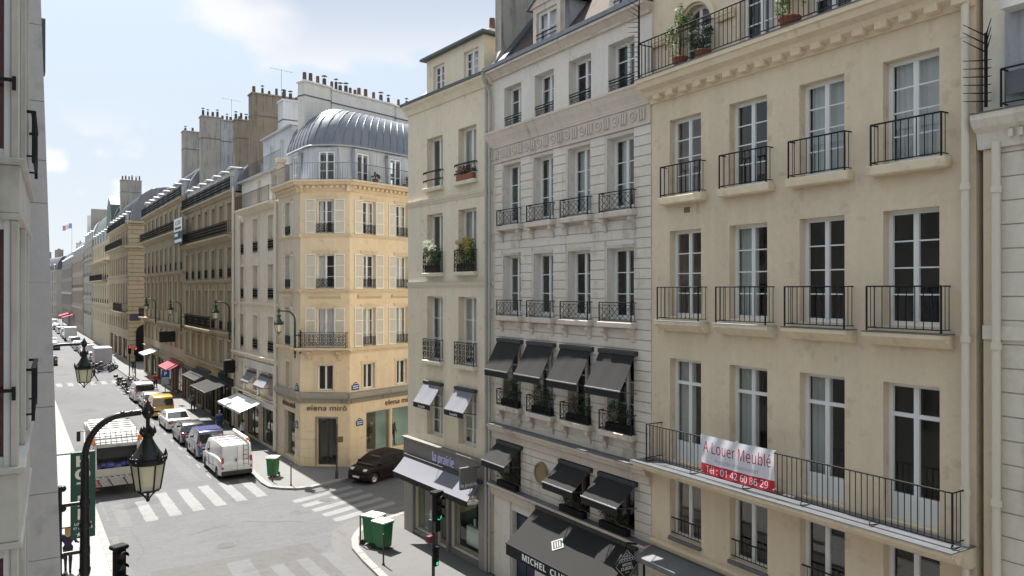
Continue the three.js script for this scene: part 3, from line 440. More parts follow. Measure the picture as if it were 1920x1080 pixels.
// iron spikes between neighbouring balconies
function spikes(b, u, y0, y1, out, label, n) {
  const t = thing('spiked_guard', label, 'spike guard', world(b, u, y0, out), b.g.rotation.y);
  mesh('post', [rod([0, 0, 0], [0, y1 - y0, 0], 0.028, 6)], M.dark, t);
  for (let i = 0; i < n; i++) { const y = 0.1 + (y1 - y0 - 0.15) * i / (n - 1), k = i > n - 4 ? 0.55 : 0; mesh('spike', [rod([0, y, 0], [-0.33, y + 0.05 + k * 0.4, 0.12], 0.014, 5, 0.006), rod([0, y, 0], [0.14, y - 0.03 + k * 0.5, 0.1], 0.014, 5, 0.006)], M.dark, t); }
}
spikes(D, 0.12, 16.2, 18.25, 0.56, 'iron spiked guard where the roof balcony meets the white building', 15);

// ---------------------------------------------------------------- the pale stone house with dark awnings
const C = new Building('apartment_building', 'pale grooved stone building with dark window awnings and a carved frieze', [24.2, 14.9], [15.75, 14.85]);
{
  const b = C, bays = [[0.75, 1.87], [2.69, 3.81], [4.62, 5.76], [6.58, 7.74]];
  const R6 = bays.map(([a, c]) => op(a, c, 16.28, 17.78)), R5 = bays.map(([a, c]) => op(a, c, 12.9, 14.98)), R4 = bays.map(([a, c]) => op(a, c, 9.66, 11.72)), R3 = bays.map(([a, c]) => op(a, c, 6.42, 8.52)), R2 = [op(0.62, 1.86, 3.5, 4.9), op(4.45, 5.72, 3.5, 4.9), op(6.45, 7.75, 3.5, 4.9)], R1 = [op(1.28, 2.7, 0.06, 2.66), op(3.3, 7.9, 0.25, 2.7)];
  b.wall(0, b.L, 0, 18.2, [...R6, ...R5, ...R4, ...R3, ...R2, ...R1], M.palePlain);
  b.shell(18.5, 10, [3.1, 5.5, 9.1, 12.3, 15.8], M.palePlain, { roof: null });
  courses(b, 5.62, 15.12, 0.288, [...R5, ...R4, ...R3].map((o) => op(o.u0 - 0.13, o.u1 + 0.004, o.y0 - 0.28, o.y1 + 0.10)), M.pale, 0.14, b.L - 0.004, 0.03);
  courses(b, 3.1, 5.06, 0.285, R2.map((o) => op(o.u0 - 0.02, o.u1 + 0.02, o.y0 - 0.06, o.y1 + 0.1)), M.pale, 0.14, b.L - 0.004, 0.03);
  // carved frieze: rosettes between upright flutes
  b.add('frieze', bx(0.1, b.L - 0.006, 15.2, 15.66, 0, 0.05), M.paleTrim);
  for (let i = 0; i < 21; i++) { const u = 0.32 + i * 0.39; if (i % 2) { const t = new THREE.TorusGeometry(0.135, 0.036, 5, 14), q = new THREE.SphereGeometry(0.06, 8, 6); q.scale(1, 1, 0.5); const g = join([t, q]); g.translate(u, 15.43, 0.055); b.add('rosette', g, M.paleTrim); } else for (const k of [-0.1, 0, 0.1]) b.add('flute', rbx(u + k - 0.03, u + k + 0.03, 15.26, 15.6, 0.045, 0.11, 0.014), M.paleTrim); }
  b.add('frieze_band', [bx(0.06, b.L - 0.004, 15.12, 15.196, 0, 0.075), bx(0.06, b.L - 0.004, 15.664, 15.74, 0, 0.085)], M.paleTrim);
  b.add('cornice', moulding(-0.18, b.L - 0.003, [[-0.02, 15.743], [-0.02, 16.26], [0.3, 16.26], [0.3, 16.19], [0.26, 16.15], [0.2, 16.0], [0.16, 15.93], [0.1, 15.8], [0.09, 15.743]]), M.paleTrim);
  for (const [i, o] of R6.entries()) { b.window(o, { rows: 3, recess: 0.3, curtain: ['right', 'sides', 'none', 'right'][i] }); b.railing(o.u0 + 0.005, o.u1 - 0.005, 16.62, 16.72, -0.03, { ends: false, gap: 9 }); b.railing(o.u0 + 0.02, o.u1 - 0.02, 16.3, 16.64, -0.04, { style: 'lattice', ends: false }); }
  const set = (rows, y, cur) => { for (const [i, o] of rows.entries()) { b.window(o, { rows: 3, recess: 0.26, curtain: cur[i], drape: M.drape }); b.sill(o.u0 - 0.22, o.u1 + 0.16, y - 0.17, y, 0.27, M.paleTrim, true); b.railing(o.u0 - 0.16, o.u1 + 0.1, y + 0.03, y + 0.58, 0.22, { style: 'lattice' }); b.add('architrave', [moulding(o.u0 - 0.12, o.u1 + 0.0, [[0, o.y1 + 0.002], [0, o.y1 + 0.09], [0.045, o.y1 + 0.09], [0.03, o.y1 + 0.002]]), bx(o.u0 - 0.12, o.u0 - 0.004, o.y0, o.y1, 0.001, 0.035)], M.paleTrim); } };
  set(R5, 12.78, ['right', 'sides', 'left', 'sides']); set(R4, 9.56, ['none', 'none', 'none', 'none']); set(R3, 6.36, ['none', 'sheer', 'none', 'none']);
  for (const o of R3) b.awning(o.u0 - 0.28, o.u1 + 0.14, 8.66, 0.66, 7.66, 0.2, M.awnDark, M.awnBlack);
  b.add('cornice', moulding(0.003, b.L - 0.003, [[-0.02, 5.08], [-0.02, 5.6], [0.34, 5.6], [0.34, 5.53], [0.28, 5.5], [0.24, 5.38], [0.12, 5.3], [0.1, 5.08]]), M.paleTrim); b.add('cornice_lead', bx(0.003, b.L - 0.003, 5.603, 5.622, 0.031, 0.36), M.lead);
  for (const o of R2) { b.window(o, { rows: 1, recess: 0.3, mat: M.woodDark }); b.awning(o.u0 - 0.18, o.u1 + 0.13, 4.96, 0.78, 4.42, 0.2, M.awnDark, M.awnBlack); }
  b.add('ledge', moulding(0.003, b.L - 0.003, [[-0.02, 3.0], [-0.02, 3.44], [0.3, 3.44], [0.3, 3.36], [0.16, 3.26], [0.14, 3.0]]), M.paleTrim); b.add('ledge_lead', bx(0.003, b.L - 0.003, 3.443, 3.46, 0.03, 0.31), M.lead);
  { const g = new THREE.CylinderGeometry(0.36, 0.38, 0.07, 24); g.rotateX(Math.PI / 2); g.translate(3.2, 4.36, 0.075); const t = new THREE.TorusGeometry(0.33, 0.035, 6, 24); t.translate(3.2, 4.36, 0.115); const m = b.add('medallion', [g, t], M.bronze); m.userData.label = 'round bronze medallion'; }
  b.add('pilaster', rbx(0.14, 1.22, 0.0, 2.99, 0.001, 0.06, 0.015), M.palePlain);
  b.add('door', [bx(1.3, 2.68, 0.07, 2.64, -0.24, -0.18), ...[0, 1].flatMap((k) => [bx(1.38 + k * 0.66, 1.94 + k * 0.66, 0.25, 1.0, -0.18, -0.16), bx(1.38 + k * 0.66, 1.94 + k * 0.66, 1.15, 2.5, -0.18, -0.16)])], M.navy);
  b.window(R1[1], { rows: 1, mat: M.woodDark, glass: M.shopGlass });
  const aw = b.awning(3.1, 8.02, 3.22, 1.4, 2.25, 0.34, M.awnDark, M.awnBlack, { edge: M.awnBlack, sides: true, z: 0.15 }); aw.userData.label = 'large charcoal shop awning with white lettering and diamond emblem';
  mesh('lettering', (() => { const g = lettering('MICHEL  CLUIZEL', 0.2, 0.006, fontBold, 1.28); g.translate(5.5, 1.98, 1.412); return g; })(), M.letterWhite, aw);
  { const m = printed(0.7, 0.7, 300, (x, W) => { x.clearRect(0, 0, W, W); x.fillStyle = '#2b2a2c'; x.fillRect(0, 0, W, W); x.translate(W / 2, W / 2); x.rotate(Math.PI / 4); const q = W * 0.33; x.fillStyle = '#8e8e8e'; x.fillRect(-q, -q, 2 * q, 2 * q); x.fillStyle = '#1c1b1d'; x.fillRect(-q * 0.8, -q * 0.8, 1.6 * q, 1.6 * q); x.fillStyle = '#8e8e8e'; for (let i = -1; i < 2; i++) { x.fillRect(-q * 0.62, i * q * 0.42 - q * 0.09, q * 1.24, q * 0.18); } });
    const g = new THREE.CircleGeometry(0.27, 4), an = Math.atan2(3.22 - 2.25, 1.4 - 0.2), uv = g.attributes.uv; g.scale(1.25, 1, 1); g.rotateX(-Math.PI / 2 + an); g.translate(5.2, 2.69, 0.866); mesh('emblem', g, m, aw, false); }
  // gutter and slate roof with pedimented dormers
  b.add('gutter', moulding(-0.2, b.L - 0.003, [[0.1, 18.2], [0.1, 18.28], [0.26, 18.42], [0.34, 18.42], [0.34, 18.5], [-0.1, 18.5], [-0.1, 18.2]]), M.paleTrim);
  b.add('gutter_channel', moulding(-0.2, b.L - 0.003, [[0.3, 18.503], [0.38, 18.53], [0.38, 18.66], [0.35, 18.66], [0.34, 18.55], [0.2, 18.51]]), M.zinc);
  b.add('roof', moulding(0.003, b.L - 0.003, [[0.2, 18.503], [-2.6, 21.9], [-2.75, 21.9], [-0.2, 18.503]]), M.brickRoof);
  b.add('roof', moulding(0.003, b.L - 0.003, [[-2.76, 21.88], [-6, 22.6], [-10, 18.6], [-2.9, 18.6]]), M.slate);
  const dormer = (u0, u1) => {
    const w = u1 - u0, d = b.wall(u0, u1, 18.52, 20.0, [op(u0 + 0.2, u1 - 0.2, 18.62, 19.8)], M.paleTrim, { z: 0.1, t: 0.2, name: 'dormer' });
    b.add('dormer_cheek', [prism([[0.1, 18.52], [0.1, 20.0], [-1.2, 20.0]].map(([z, y]) => [z, y]), 0, 0.08).rotateY(-Math.PI / 2).translate(u0 + 0.082, 0, -0.204), prism([[0.1, 18.52], [0.1, 20.0], [-1.2, 20.0]], 0, 0.08).rotateY(-Math.PI / 2).translate(u1 - 0.002, 0, -0.204)], M.chimneyGrey, d);
    b.add('pediment', prism([[u0 - 0.16, 20.003], [u1 + 0.16, 20.003], [(u0 + u1) / 2, 20.5]], -0.1, 0.16), M.paleTrim, d);
    b.add('dormer_roof', [prism([[u0 - 0.26, 19.98], [u0 - 0.2, 19.98], [(u0 + u1) / 2, 20.52], [(u0 + u1) / 2, 20.58]], -1.9, 0.24), prism([[u1 + 0.2, 19.98], [u1 + 0.26, 19.98], [(u0 + u1) / 2, 20.581], [(u0 + u1) / 2, 20.521]], -1.9, 0.24)], M.zinc, d);
    b.window(op(u0 + 0.2, u1 - 0.2, 18.62, 19.8), { rows: 2, recess: 0.0, curtain: 'sheer', z: 0 });
    b.railing(u0 + 0.2, u1 - 0.2, 18.9, 19.06, 0.12, { gap: 9, ends: false });
  };
  dormer(2.75, 4.3); dormer(6.75, 8.3);
  b.add('firewall', [prism([[0.3, 18.53], [-0.15, 19.3], [-0.15, 25.5], [-9, 25.5], [-9, 18.53]], 0, 0.42).rotateY(-Math.PI / 2).translate(0.3, 0, 0)], M.chimney);
  b.add('roof_verge', [prism([[0.24, 18.6], [-2.55, 22.0], [-2.7, 22.0], [0.05, 18.6]], 0, 0.5).rotateY(-Math.PI / 2).translate(0.85, 0.02, 0)], M.slate);
  b.chimney(5.0, 6.1, -3.6, -2.6, 20.5, 23.4, M.chimneyBrown, 4);
  b.pipe(-0.02, 0.1, 15.7, 0.16, 0.055, M.pipeGrey);
  b.add('hopper', tube([[-0.12, 18.5, 0.4], [-0.12, 18.2, 0.36], [-0.06, 17.9, 0.2], [-0.02, 17.5, 0.14], [-0.02, 16.3, 0.14]], 0.05, 18, 7), M.pipeGrey);
}
for (const [i, u] of [1.35, 3.3, 5.25, 7.2].entries()) pottedPlant('window_box', ['clipped green ball shrubs in the box below the leftmost dark window awning', 'clipped green ball shrubs in the box below the second dark window awning', 'clipped green ball shrubs in the box below the third dark window awning', 'clipped green ball shrubs in the box below the dark window awning beside the cream building'][i], world(C, u, 6.365, 0.1), { long: 1.1, potR: 0.09, potH: 0.24, pot: M.dark, h: 0.62, r: 0.17, n: 700, size: 0.05, mat: i % 2 ? M.leafDark : M.leaf, seed: 40 + i, turn: C.g.rotation.y }, 'window boxes above the carved cornice');
for (const [i, u] of [1.25, 5.05, 7.05].entries()) pottedPlant('window_box', ['dark trailing plant on the ledge under the small awning beside the grey shop', 'dark trailing plant on the ledge under the middle small awning', 'dark trailing plant on the ledge under the small awning nearest the cream building'][i], world(C, u, 3.462, 0.17), { long: 1.25, potR: 0.09, potH: 0.2, pot: M.dark, h: 0.45, r: 0.16, n: 500, size: 0.06, mat: M.leafDark, seed: 60 + i, turn: C.g.rotation.y }, 'plants on the shop ledge');
{ // diamond sign hung on a bracket
  const t = thing('hanging_sign', 'black diamond shop sign with white lettering hanging from an iron bracket', 'sign', world(C, 8.15, 2.9, 0), C.g.rotation.y);
  const m = printed(1, 1, 420, (x, W) => { x.fillStyle = '#131214'; x.fillRect(0, 0, W, W); x.save(); x.translate(W / 2, W / 2); x.rotate(Math.PI / 4); x.strokeStyle = '#d8d8d8'; x.lineWidth = W * 0.012; x.strokeRect(-W * 0.305, -W * 0.305, W * 0.61, W * 0.61); x.restore(); x.strokeStyle = '#cfcfcf'; x.lineWidth = W * 0.012; for (let i = 0; i < 3; i++) for (let k = -i - 1; k <= i; k++) { x.beginPath(); x.arc(W * (0.5 + (k + 0.5) * 0.1), W * (0.2 + i * 0.075), W * 0.045, 0, 6.3); x.stroke(); } x.fillStyle = '#dddddd'; x.textAlign = 'center'; x.font = `bold ${W * 0.10}px sans-serif`; x.fillText('MICHEL', W / 2, W * 0.52); x.font = `bold ${W * 0.125}px sans-serif`; x.fillText('CLUIZEL', W / 2, W * 0.645); x.font = `${W * 0.06}px sans-serif`; x.fillText('PARIS', W / 2, W * 0.74); });
  const core = new THREE.CylinderGeometry(0.475, 0.475, 0.06, 4); core.rotateX(Math.PI / 2); core.rotateZ(Math.PI / 4 * 0); core.rotateY(Math.PI / 2); const body = mesh('board', core, M.dark, t); body.position.set(-0.05, 0, 0.62);
  for (const s of [1, -1]) { const f = new THREE.CircleGeometry(0.47, 4); f.rotateY(s * Math.PI / 2); const q = shared('face', f, m, body, s * 0.033, 0, 0); }
  mesh('bracket', [tube([[0, 0.42, 0.02], [0, 0.52, 0.3], [-0.02, 0.6, 0.62]], 0.03, 10, 6), bx(-0.03, 0.03, -0.55, 0.5, 0.0, 0.035), rod([0, -0.5, 0.03], [-0.04, -0.5, 0.5], 0.025), rod([-0.05, 0.45, 0.62], [-0.05, 0.6, 0.62], 0.015)], M.iron, t);
}

// ---------------------------------------------------------------- the narrow butter-coloured corner house with the grey shop
const B = new Building('apartment_building', 'narrow pale yellow corner building over a grey shopfront', [30.85, 14.58], [24.2, 14.9]);
{
  const b = B, bay = [[1.68, 2.98], [4.19, 5.5]], r = (y0, y1, s = 0) => bay.map(([a, c]) => op(a + s, c, y0, y1));
  const R5 = r(14.75, 16.85), R4 = r(11.2, 13.65), R3 = r(7.55, 10.22), R2 = r(4.42, 6.65), shop = [op(0.75, 2.35, 0.22, 2.62), op(2.62, 3.5, 0.06, 2.62), op(3.72, 5.85, 0.22, 2.62)];
  b.wall(0, b.L, 0, 18.5, [...R5, ...R4, ...R3, ...R2, ...shop], M.butter);
  b.shell(18.5, 9, [3.6, 7.2, 10.9, 14.3], M.butter, { side: false });
  const cd = new THREE.Vector3(crossDir[1], 0, -crossDir[0]);
  { // flank along the side street (skewed)
    const o = b.g.position, e = o.clone().addScaledVector(cd, 14), q = (v) => b.g.worldToLocal(v.clone()); b.g.updateMatrixWorld(); const A = q(o), E2 = q(e);
    const n = new THREE.Vector3(E2.z - A.z, 0, -(E2.x - A.x)).normalize(); const g = new THREE.BoxGeometry(13.6, 18.4, 0.3); g.translate(7.2, 9.2, 0.152); g.rotateY(Math.atan2(-(E2.z - A.z), E2.x - A.x)); b.add('side_wall', g, M.butter);
    b.add('side_wall', bx(b.L - 0.29, b.L - 0.003, 0, 18.4, -9, -0.39), M.butter);
  }
  const style = (rows, k, cur, sl, rl) => { for (const [i, o] of rows.entries()) { b.window(o, { rows: k, recess: 0.28, curtain: cur[i], drape: M.drape }); if (sl) b.sill(o.u0 - 0.12, o.u1 + 0.1, o.y0 - 0.16, o.y0 - 0.002, 0.2, M.butterTrim); if (rl) rl(o, i); } };
  style(R5, 1, ['right', 'left'], true, (o, i) => { b.railing(o.u0 - 0.05, o.u1 + 0.05, o.y0 + 0.28, o.y0 + 0.33, 0.14, { gap: 9 }); b.railing(o.u0 - 0.05, o.u1 + 0.05, o.y0 + 0.62, o.y0 + 0.68, 0.14, { gap: 9 }); });
  style(R4, 1, ['none', 'left'], true, (o) => b.railing(o.u0 - 0.04, o.u1 + 0.04, o.y0 + 0.04, o.y0 + 0.85, 0.16, { style: 'ornate' }));
  style(R3, 3, ['sheer', 'sheer'], true, (o) => b.railing(o.u0 - 0.04, o.u1 + 0.04, o.y0 + 0.04, o.y0 + 0.9, 0.16, { style: 'ornate' }));
  style(R2, 4, ['sheer', 'sheer'], false, (o) => b.awning(o.u0 - 0.05, o.u1 + 0.05, 6.6, 0.62, 5.85, 0.2, M.awnGrey, M.awnBlack));
  for (const o of R2) { const a = lettering('la prairie', 0.1, 0.004, fontReg); a.translate((o.u0 + o.u1) / 2, 5.66, 0.632); b.add('lettering', a, M.letterWhite); }
  b.cornice(0.003, b.L - 0.003, 14.3, 0.24, 0.12, M.butterTrim, 'string_course'); b.cornice(0.003, b.L - 0.003, 10.8, 0.2, 0.1, M.butterTrim, 'string_course'); b.add('string_lead', bx(0.003, b.L - 0.003, 10.803, 10.815, 0, 0.11), M.zincPale);
  b.add('cornice', moulding(-0.1, b.L - 0.02, [[-0.02, 18.1], [-0.02, 18.5], [0.3, 18.5], [0.3, 18.42], [0.16, 18.3], [0.05, 18.1]]), M.butter); b.add('gutter', moulding(-0.14, b.L - 0.02, [[-0.5, 18.503], [0.34, 18.503], [0.36, 18.6], [-0.5, 18.72]]), M.lead);
  // flat-roofed attic
  const A = [op(2.0, 2.9, 18.8, 19.85), op(4.4, 5.45, 18.8, 19.85)];
  b.wall(1.45, 5.85, 18.6, 20.2, A, M.butter, { z: -0.12, t: 0.25 });
  b.add('attic_cheek', [bx(1.453, 1.65, 18.6, 20.19, -5, -0.372), bx(5.65, 5.847, 18.6, 20.19, -5, -0.372)], M.butter);
  b.add('attic_roof', [prism([[1.25, 20.203], [6.1, 20.203], [6.1, 20.3], [1.25, 20.3]], -5.2, 0.12)], M.slateGreen); b.add('partition', bx(1.66, 5.64, 18.6, 20.18, -3.1, -3), M.room);
  for (const [i, o] of A.entries()) b.window(o, { rows: 3, recess: 0.12, z: -0.12, curtain: i ? 'sheer' : 'none' });
  b.add('roof', moulding(-0.05, 1.45, [[-0.15, 18.61], [-2.2, 20.6], [-5, 20.6], [-5, 18.61]]), M.zinc); b.add('roof', moulding(5.852, b.L - 0.3, [[-0.15, 18.61], [-2.2, 20.6], [-5, 20.6], [-5, 18.61]]), M.zinc);
  b.chimney(2.9, 3.5, -2.6, -2.0, 20.3, 21.3, M.chimneyPale, 1, { potH: 0.7 });
  // shop
  b.add('fascia', [rbx(-0.06, b.L - 0.16, 3.22, 4.02, 0.002, 0.2, 0.015), rbx(-0.1, b.L - 0.14, 4.022, 4.1, 0.002, 0.28, 0.015)], M.shopGrey);
  for (const [u0, u1] of [[-0.06, 0.72], [2.38, 2.6], [3.52, 3.7], [5.88, 6.45]]) b.add('shop_pier', rbx(u0, u1, 0.002, 3.215, 0.002, 0.16, 0.012), u0 < 0 || u0 > 5 ? M.shopGreyPale : M.shopGrey);
  b.add('shop_lintel', rbx(0.73, 5.87, 2.66, 3.215, 0.002, 0.1, 0.01), M.shopGrey); b.add('shop_plinth', [rbx(0.73, 2.37, 0.002, 0.2, 0.002, 0.1, 0.01), rbx(3.71, 5.87, 0.002, 0.2, 0.002, 0.1, 0.01)], M.shopGrey);
  for (const [i, o] of shop.entries()) b.window(o, { rows: 1, mat: M.shopGreyPale, glass: M.shopGlass, cols: 1, recess: 0.1, name: i === 1 ? 'shop_door' : 'shop_window', door: i === 1 ? 0.12 : 0 });
  { const a = lettering('la prairie', 0.36, 0.05, fontReg, 0.86); a.translate(3.4, 3.48, 0.203); b.add('lettering', a, M.letterLilac); }
  b.awning(0.25, 6.2, 3.3, 0.85, 2.7, 0.2, M.awnGrey, M.awnBlack, { z: 0.22, arms: false, edge: M.awnGrey });
  b.add('shop_display', [rbx(4.0, 5.6, 0.3, 1.05, -0.9, -0.5, 0.02), rbx(1.0, 2.2, 0.3, 0.95, -0.9, -0.5, 0.02)], M.white);
  for (let i = 0; i < 9; i++) b.add('display_box', rbx(4.15 + i * 0.16, 4.26 + i * 0.16, 1.052, 1.3 + (i % 3) * 0.05, -0.8, -0.65, 0.01), i % 2 ? M.letterWhite : M.navy);
  b.add('display_panel', [bx(4.05, 4.6, 1.5, 2.4, -1.4, -1.36), bx(1.1, 1.6, 1.2, 2.4, -1.4, -1.36)], M.letterWhite);
  b.pipe(b.L - 0.25, 0.1, 18.4, 0.16, 0.06, M.pipeGrey);
}
{ const t = thing('projecting_sign', 'square dark grey projecting shop sign above the grey awning', 'sign', world(B, 6.0, 3.0, 0.2), B.g.rotation.y); const bd = mesh('board', rbx(-0.05, 0.05, 0.1, 0.92, 0.12, 0.86, 0.015), M.shopGrey, t); const a = lettering('la prairie', 0.13, 0.004, fontReg); for (const s of [-1]) { const q = a.clone(); q.rotateY(-Math.PI / 2); q.translate(-0.052, 0.2, 0.49); mesh('lettering', q, M.letterWhite, bd); const q2 = a.clone(); q2.rotateY(Math.PI / 2); q2.translate(0.052, 0.2, 0.49); mesh('lettering', q2, M.letterWhite, bd); } mesh('bracket', [rod([0, 0.85, 0], [0, 0.85, 0.14], 0.02), rod([0, 0.2, 0], [0, 0.2, 0.14], 0.02)], M.iron, t); }
pottedPlant('window_box', 'dark heather in a box on the top right window of the pale yellow building', world(B, 4.83, 14.755, 0.08), { long: 1.15, potR: 0.08, potH: 0.24, h: 0.34, r: 0.16, n: 460, size: 0.07, mat: M.leafRed, pot: M.terracotta, seed: 81, turn: B.g.rotation.y });
pottedPlant('window_flowers', 'white flowering plant on the left window of the pale yellow building', world(B, 2.2, 11.205, 0.06), { long: 1.0, potR: 0.07, potH: 0.3, pot: M.bark, h: 0.95, r: 0.24, n: 400, size: 0.11, mat: M.leafPale, flowers: M.petal, seed: 85, turn: B.g.rotation.y });
pottedPlant('window_flowers', 'green bushy plant with yellow flowers on the right window of the pale yellow building', world(B, 4.8, 11.205, 0.06), { long: 1.1, potR: 0.07, potH: 0.3, pot: M.bark, h: 0.95, r: 0.24, n: 480, size: 0.11, mat: M.leafPale, flowers: M.petalYellow, seed: 89, turn: B.g.rotation.y });

// ---------------------------------------------------------------- right edge: coursed stone house
const Rb = new Building('apartment_building', 'coursed stone building with two downpipes cut by the right picture edge', [6.95, 14.6], [-6, 14.2]);
{
  const b = Rb, holes = [op(1.3, 2.5, 13.85, 16.2), op(1.35, 2.5, 10.0, 12.2), op(1.35, 2.5, 6.6, 9.0), op(1.35, 2.5, 3.4, 5.4), op(4, 5.2, 10, 12.2), op(4, 5.2, 6.6, 9)];
  b.wall(0, b.L, 0, 19, holes, M.rightStone); b.shell(19, 10, [3, 6.2, 9.6, 13.2], M.rightStone);
  courses(b, 0.3, 13.1, 0.42, holes.map((o) => op(o.u0 - 0.03, o.u1 + 0.03, o.y0 - 0.03, o.y1 + 0.06)), M.rightStone, 0.3, 8, 0.028);
  for (const o of holes) b.window(o, { rows: 3 });
  b.add('cornice', moulding(-0.05, b.L, [[-0.02, 13.0], [-0.02, 13.6], [0.34, 13.6], [0.34, 13.5], [0.26, 13.36], [0.14, 13.28], [0.1, 13.0]]), M.rightStone); b.add('cornice_lead', bx(-0.06, b.L, 13.603, 13.62, 0, 0.36), M.lead);
  for (let i = 0; i < 20; i++) b.add('dentil', bx(0.5 + i * 0.16, 0.58 + i * 0.16, 13.14, 13.28, 0.09, 0.19), M.rightStone);
  b.add('string_course', bx(0.02, b.L, 9.62, 9.86, 0, 0.08), M.rightStone); b.add('pilaster', bx(0.02, 0.2, 0, 12.99, 0, 0.04), M.cream);
  b.pipe(0.28, 0.1, 13.1, 0.13, 0.07); b.railing(1.2, 2.6, 6.6, 7.4, 0.25, { style: 'ornate' });
  b.add('planter_rail', [bx(0.5, 3, 13.85, 14.25, 0.2, 0.24)], M.lead); b.railing(0.45, 3, 13.7, 14.32, 0.3, { gap: 0.8 });
  b.add('parapet', [bx(0.4, 1.28, 13.62, 16.4, -0.2, 0.08)], M.chimneyGrey); b.add('blind_box', bx(0.5, 3, 15.3, 16.0, 0.081, 0.42), M.chimneyPale);
}
spikes(Rb, 0.2, 13.7, 15.0, 0.3, 'iron spiked guard beside the downpipe at the right picture edge', 9);

// ---------------------------------------------------------------- left side: the photographer's own house front and the grey flank beyond it
const N1 = new Building('apartment_building', 'weathered stone house front with window mouldings at the left picture edge', [-9, -1.0], [12.9, -0.159]);
{
  const b = N1, o = (s) => s + 9; // facade coordinate of a street distance
  const rowsY = [[1, 3.6], [5.2, 7.6], [8.98, 11.05], [11.85, 14.4]], holes = []; // openings of the flat wall
  for (const [y0, y1] of rowsY) for (const [a, c] of [[-7.6, -6.4], [-4.8, -3.6], [-2, -0.8], [1.6, 2.8], [4.6, 5.8], [10.4, 11.5]]) holes.push(op(o(a), o(c), y0, y1));
  b.wall(0, b.L, 0, 15.2, holes, M.nearStone); b.shell(15.2, 10, [4, 8, 11.5], M.nearStone);
  holes.forEach((h, i) => { b.window(h, { rows: 3, recess: 0.14, simple: h.u0 < o(4), curtain: i % 3 === 0 ? 'sheer' : 'none', drape: M.curtain }); });
  for (const y of [8.72, 11.62]) b.add('ledge', moulding(0.003, o(6.8), [[-0.02, y - 0.42], [-0.02, y + 0.02], [0.11, y + 0.02], [0.11, y - 0.1], [0.08, y - 0.16], [0.05, y - 0.42]]), M.nearStone);
  // shallow box oriel: its near return faces up the street towards the camera
  const u0 = o(6.86), u1 = o(9.6), out = 0.425, frameW = mt(0.60, 0.59, 0.56, 0.5);
  for (const [ya, yb] of [[5.75, 6.2], [8.62, 9.13], [11.07, 11.43], [14.2, 14.7]]) b.add('oriel_band', [rbx(u0 - 0.012, u1 + 0.012, ya, yb, -0.02, out + 0.012, 0.012), rbx(u0 - 0.05, u1 + 0.05, yb + 0.001, yb + 0.05, -0.02, out + 0.05, 0.014), rbx(u0 - 0.03, u1 + 0.03, ya - 0.05, ya - 0.001, -0.02, out + 0.03, 0.014)], M.nearStone);
  for (const [y0, y1] of [[6.25, 8.57], [9.18, 11.02], [11.48, 14.15]]) {
    b.add('oriel_post', [rbx(u0, u0 + 0.13, y0, y1, 0.374, out, 0.01)], M.nearStone); b.add('oriel_post', rbx(u1 - 0.14, u1, y0, y1, 0.2, out, 0.012), M.nearStone); b.add('oriel_post', rbx(u0, u0 + 0.12, y0, y1, -0.02, 0.05, 0.012), M.nearStone);
    const w = b.add('oriel_window', [bx(u0 + 0.02, u0 + 0.075, y0, y1, 0.332, 0.373), bx(u0 + 0.03, u0 + 0.075, y0, y1, 0.052, 0.09), bx(u0 + 0.032, u0 + 0.073, y0, y0 + 0.07, 0.09, 0.332), bx(u0 + 0.032, u0 + 0.073, y1 - 0.07, y1, 0.09, 0.332)], frameW);
    const pg = new THREE.PlaneGeometry(0.242, y1 - y0 - 0.14); pg.rotateY(-Math.PI / 2); shared('pane', pg, M.glass, w, u0 + 0.05, (y0 + y1) / 2, 0.211);
    b.add('curtain', bx(u0 + 0.12, u0 + 0.13, y0, y1, 0.06, 0.35), M.redDrape);
    const L = u1 - u0 - 0.27, n = 3; for (let k = 0; k < n; k++) { const a = u0 + 0.132 + L * k / n, c = u0 + 0.128 + L * (k + 1) / n; b.window(op(a, c, y0, y1), { rows: 3, recess: 0.03, z: out, mat: frameW }); if (k) b.add('oriel_post', rbx(a - 0.045, a + 0.045, y0, y1, out - 0.02, out + 0.022, 0.008), M.nearStone); }
    b.add('side_bar', [bx(u0 - 0.06, u0 - 0.04, y0 + 0.56, y0 + 0.585, 0.0, 0.41), bx(u0 - 0.065, u0 - 0.035, y0 + 0.5, y0 + 0.6, 0.385, 0.41)], M.iron);
    b.railing(u0 + 1.25, u1 - 0.35, y0 + 0.2, y0 + 0.62, out + 0.07, { style: 'bars', gap: 0.12, z0: out });
  }
}
const N2 = new Building('apartment_building', 'plain grey flank of the hotel building close on the left', [13.0, 0.45], [52, 0.45]);
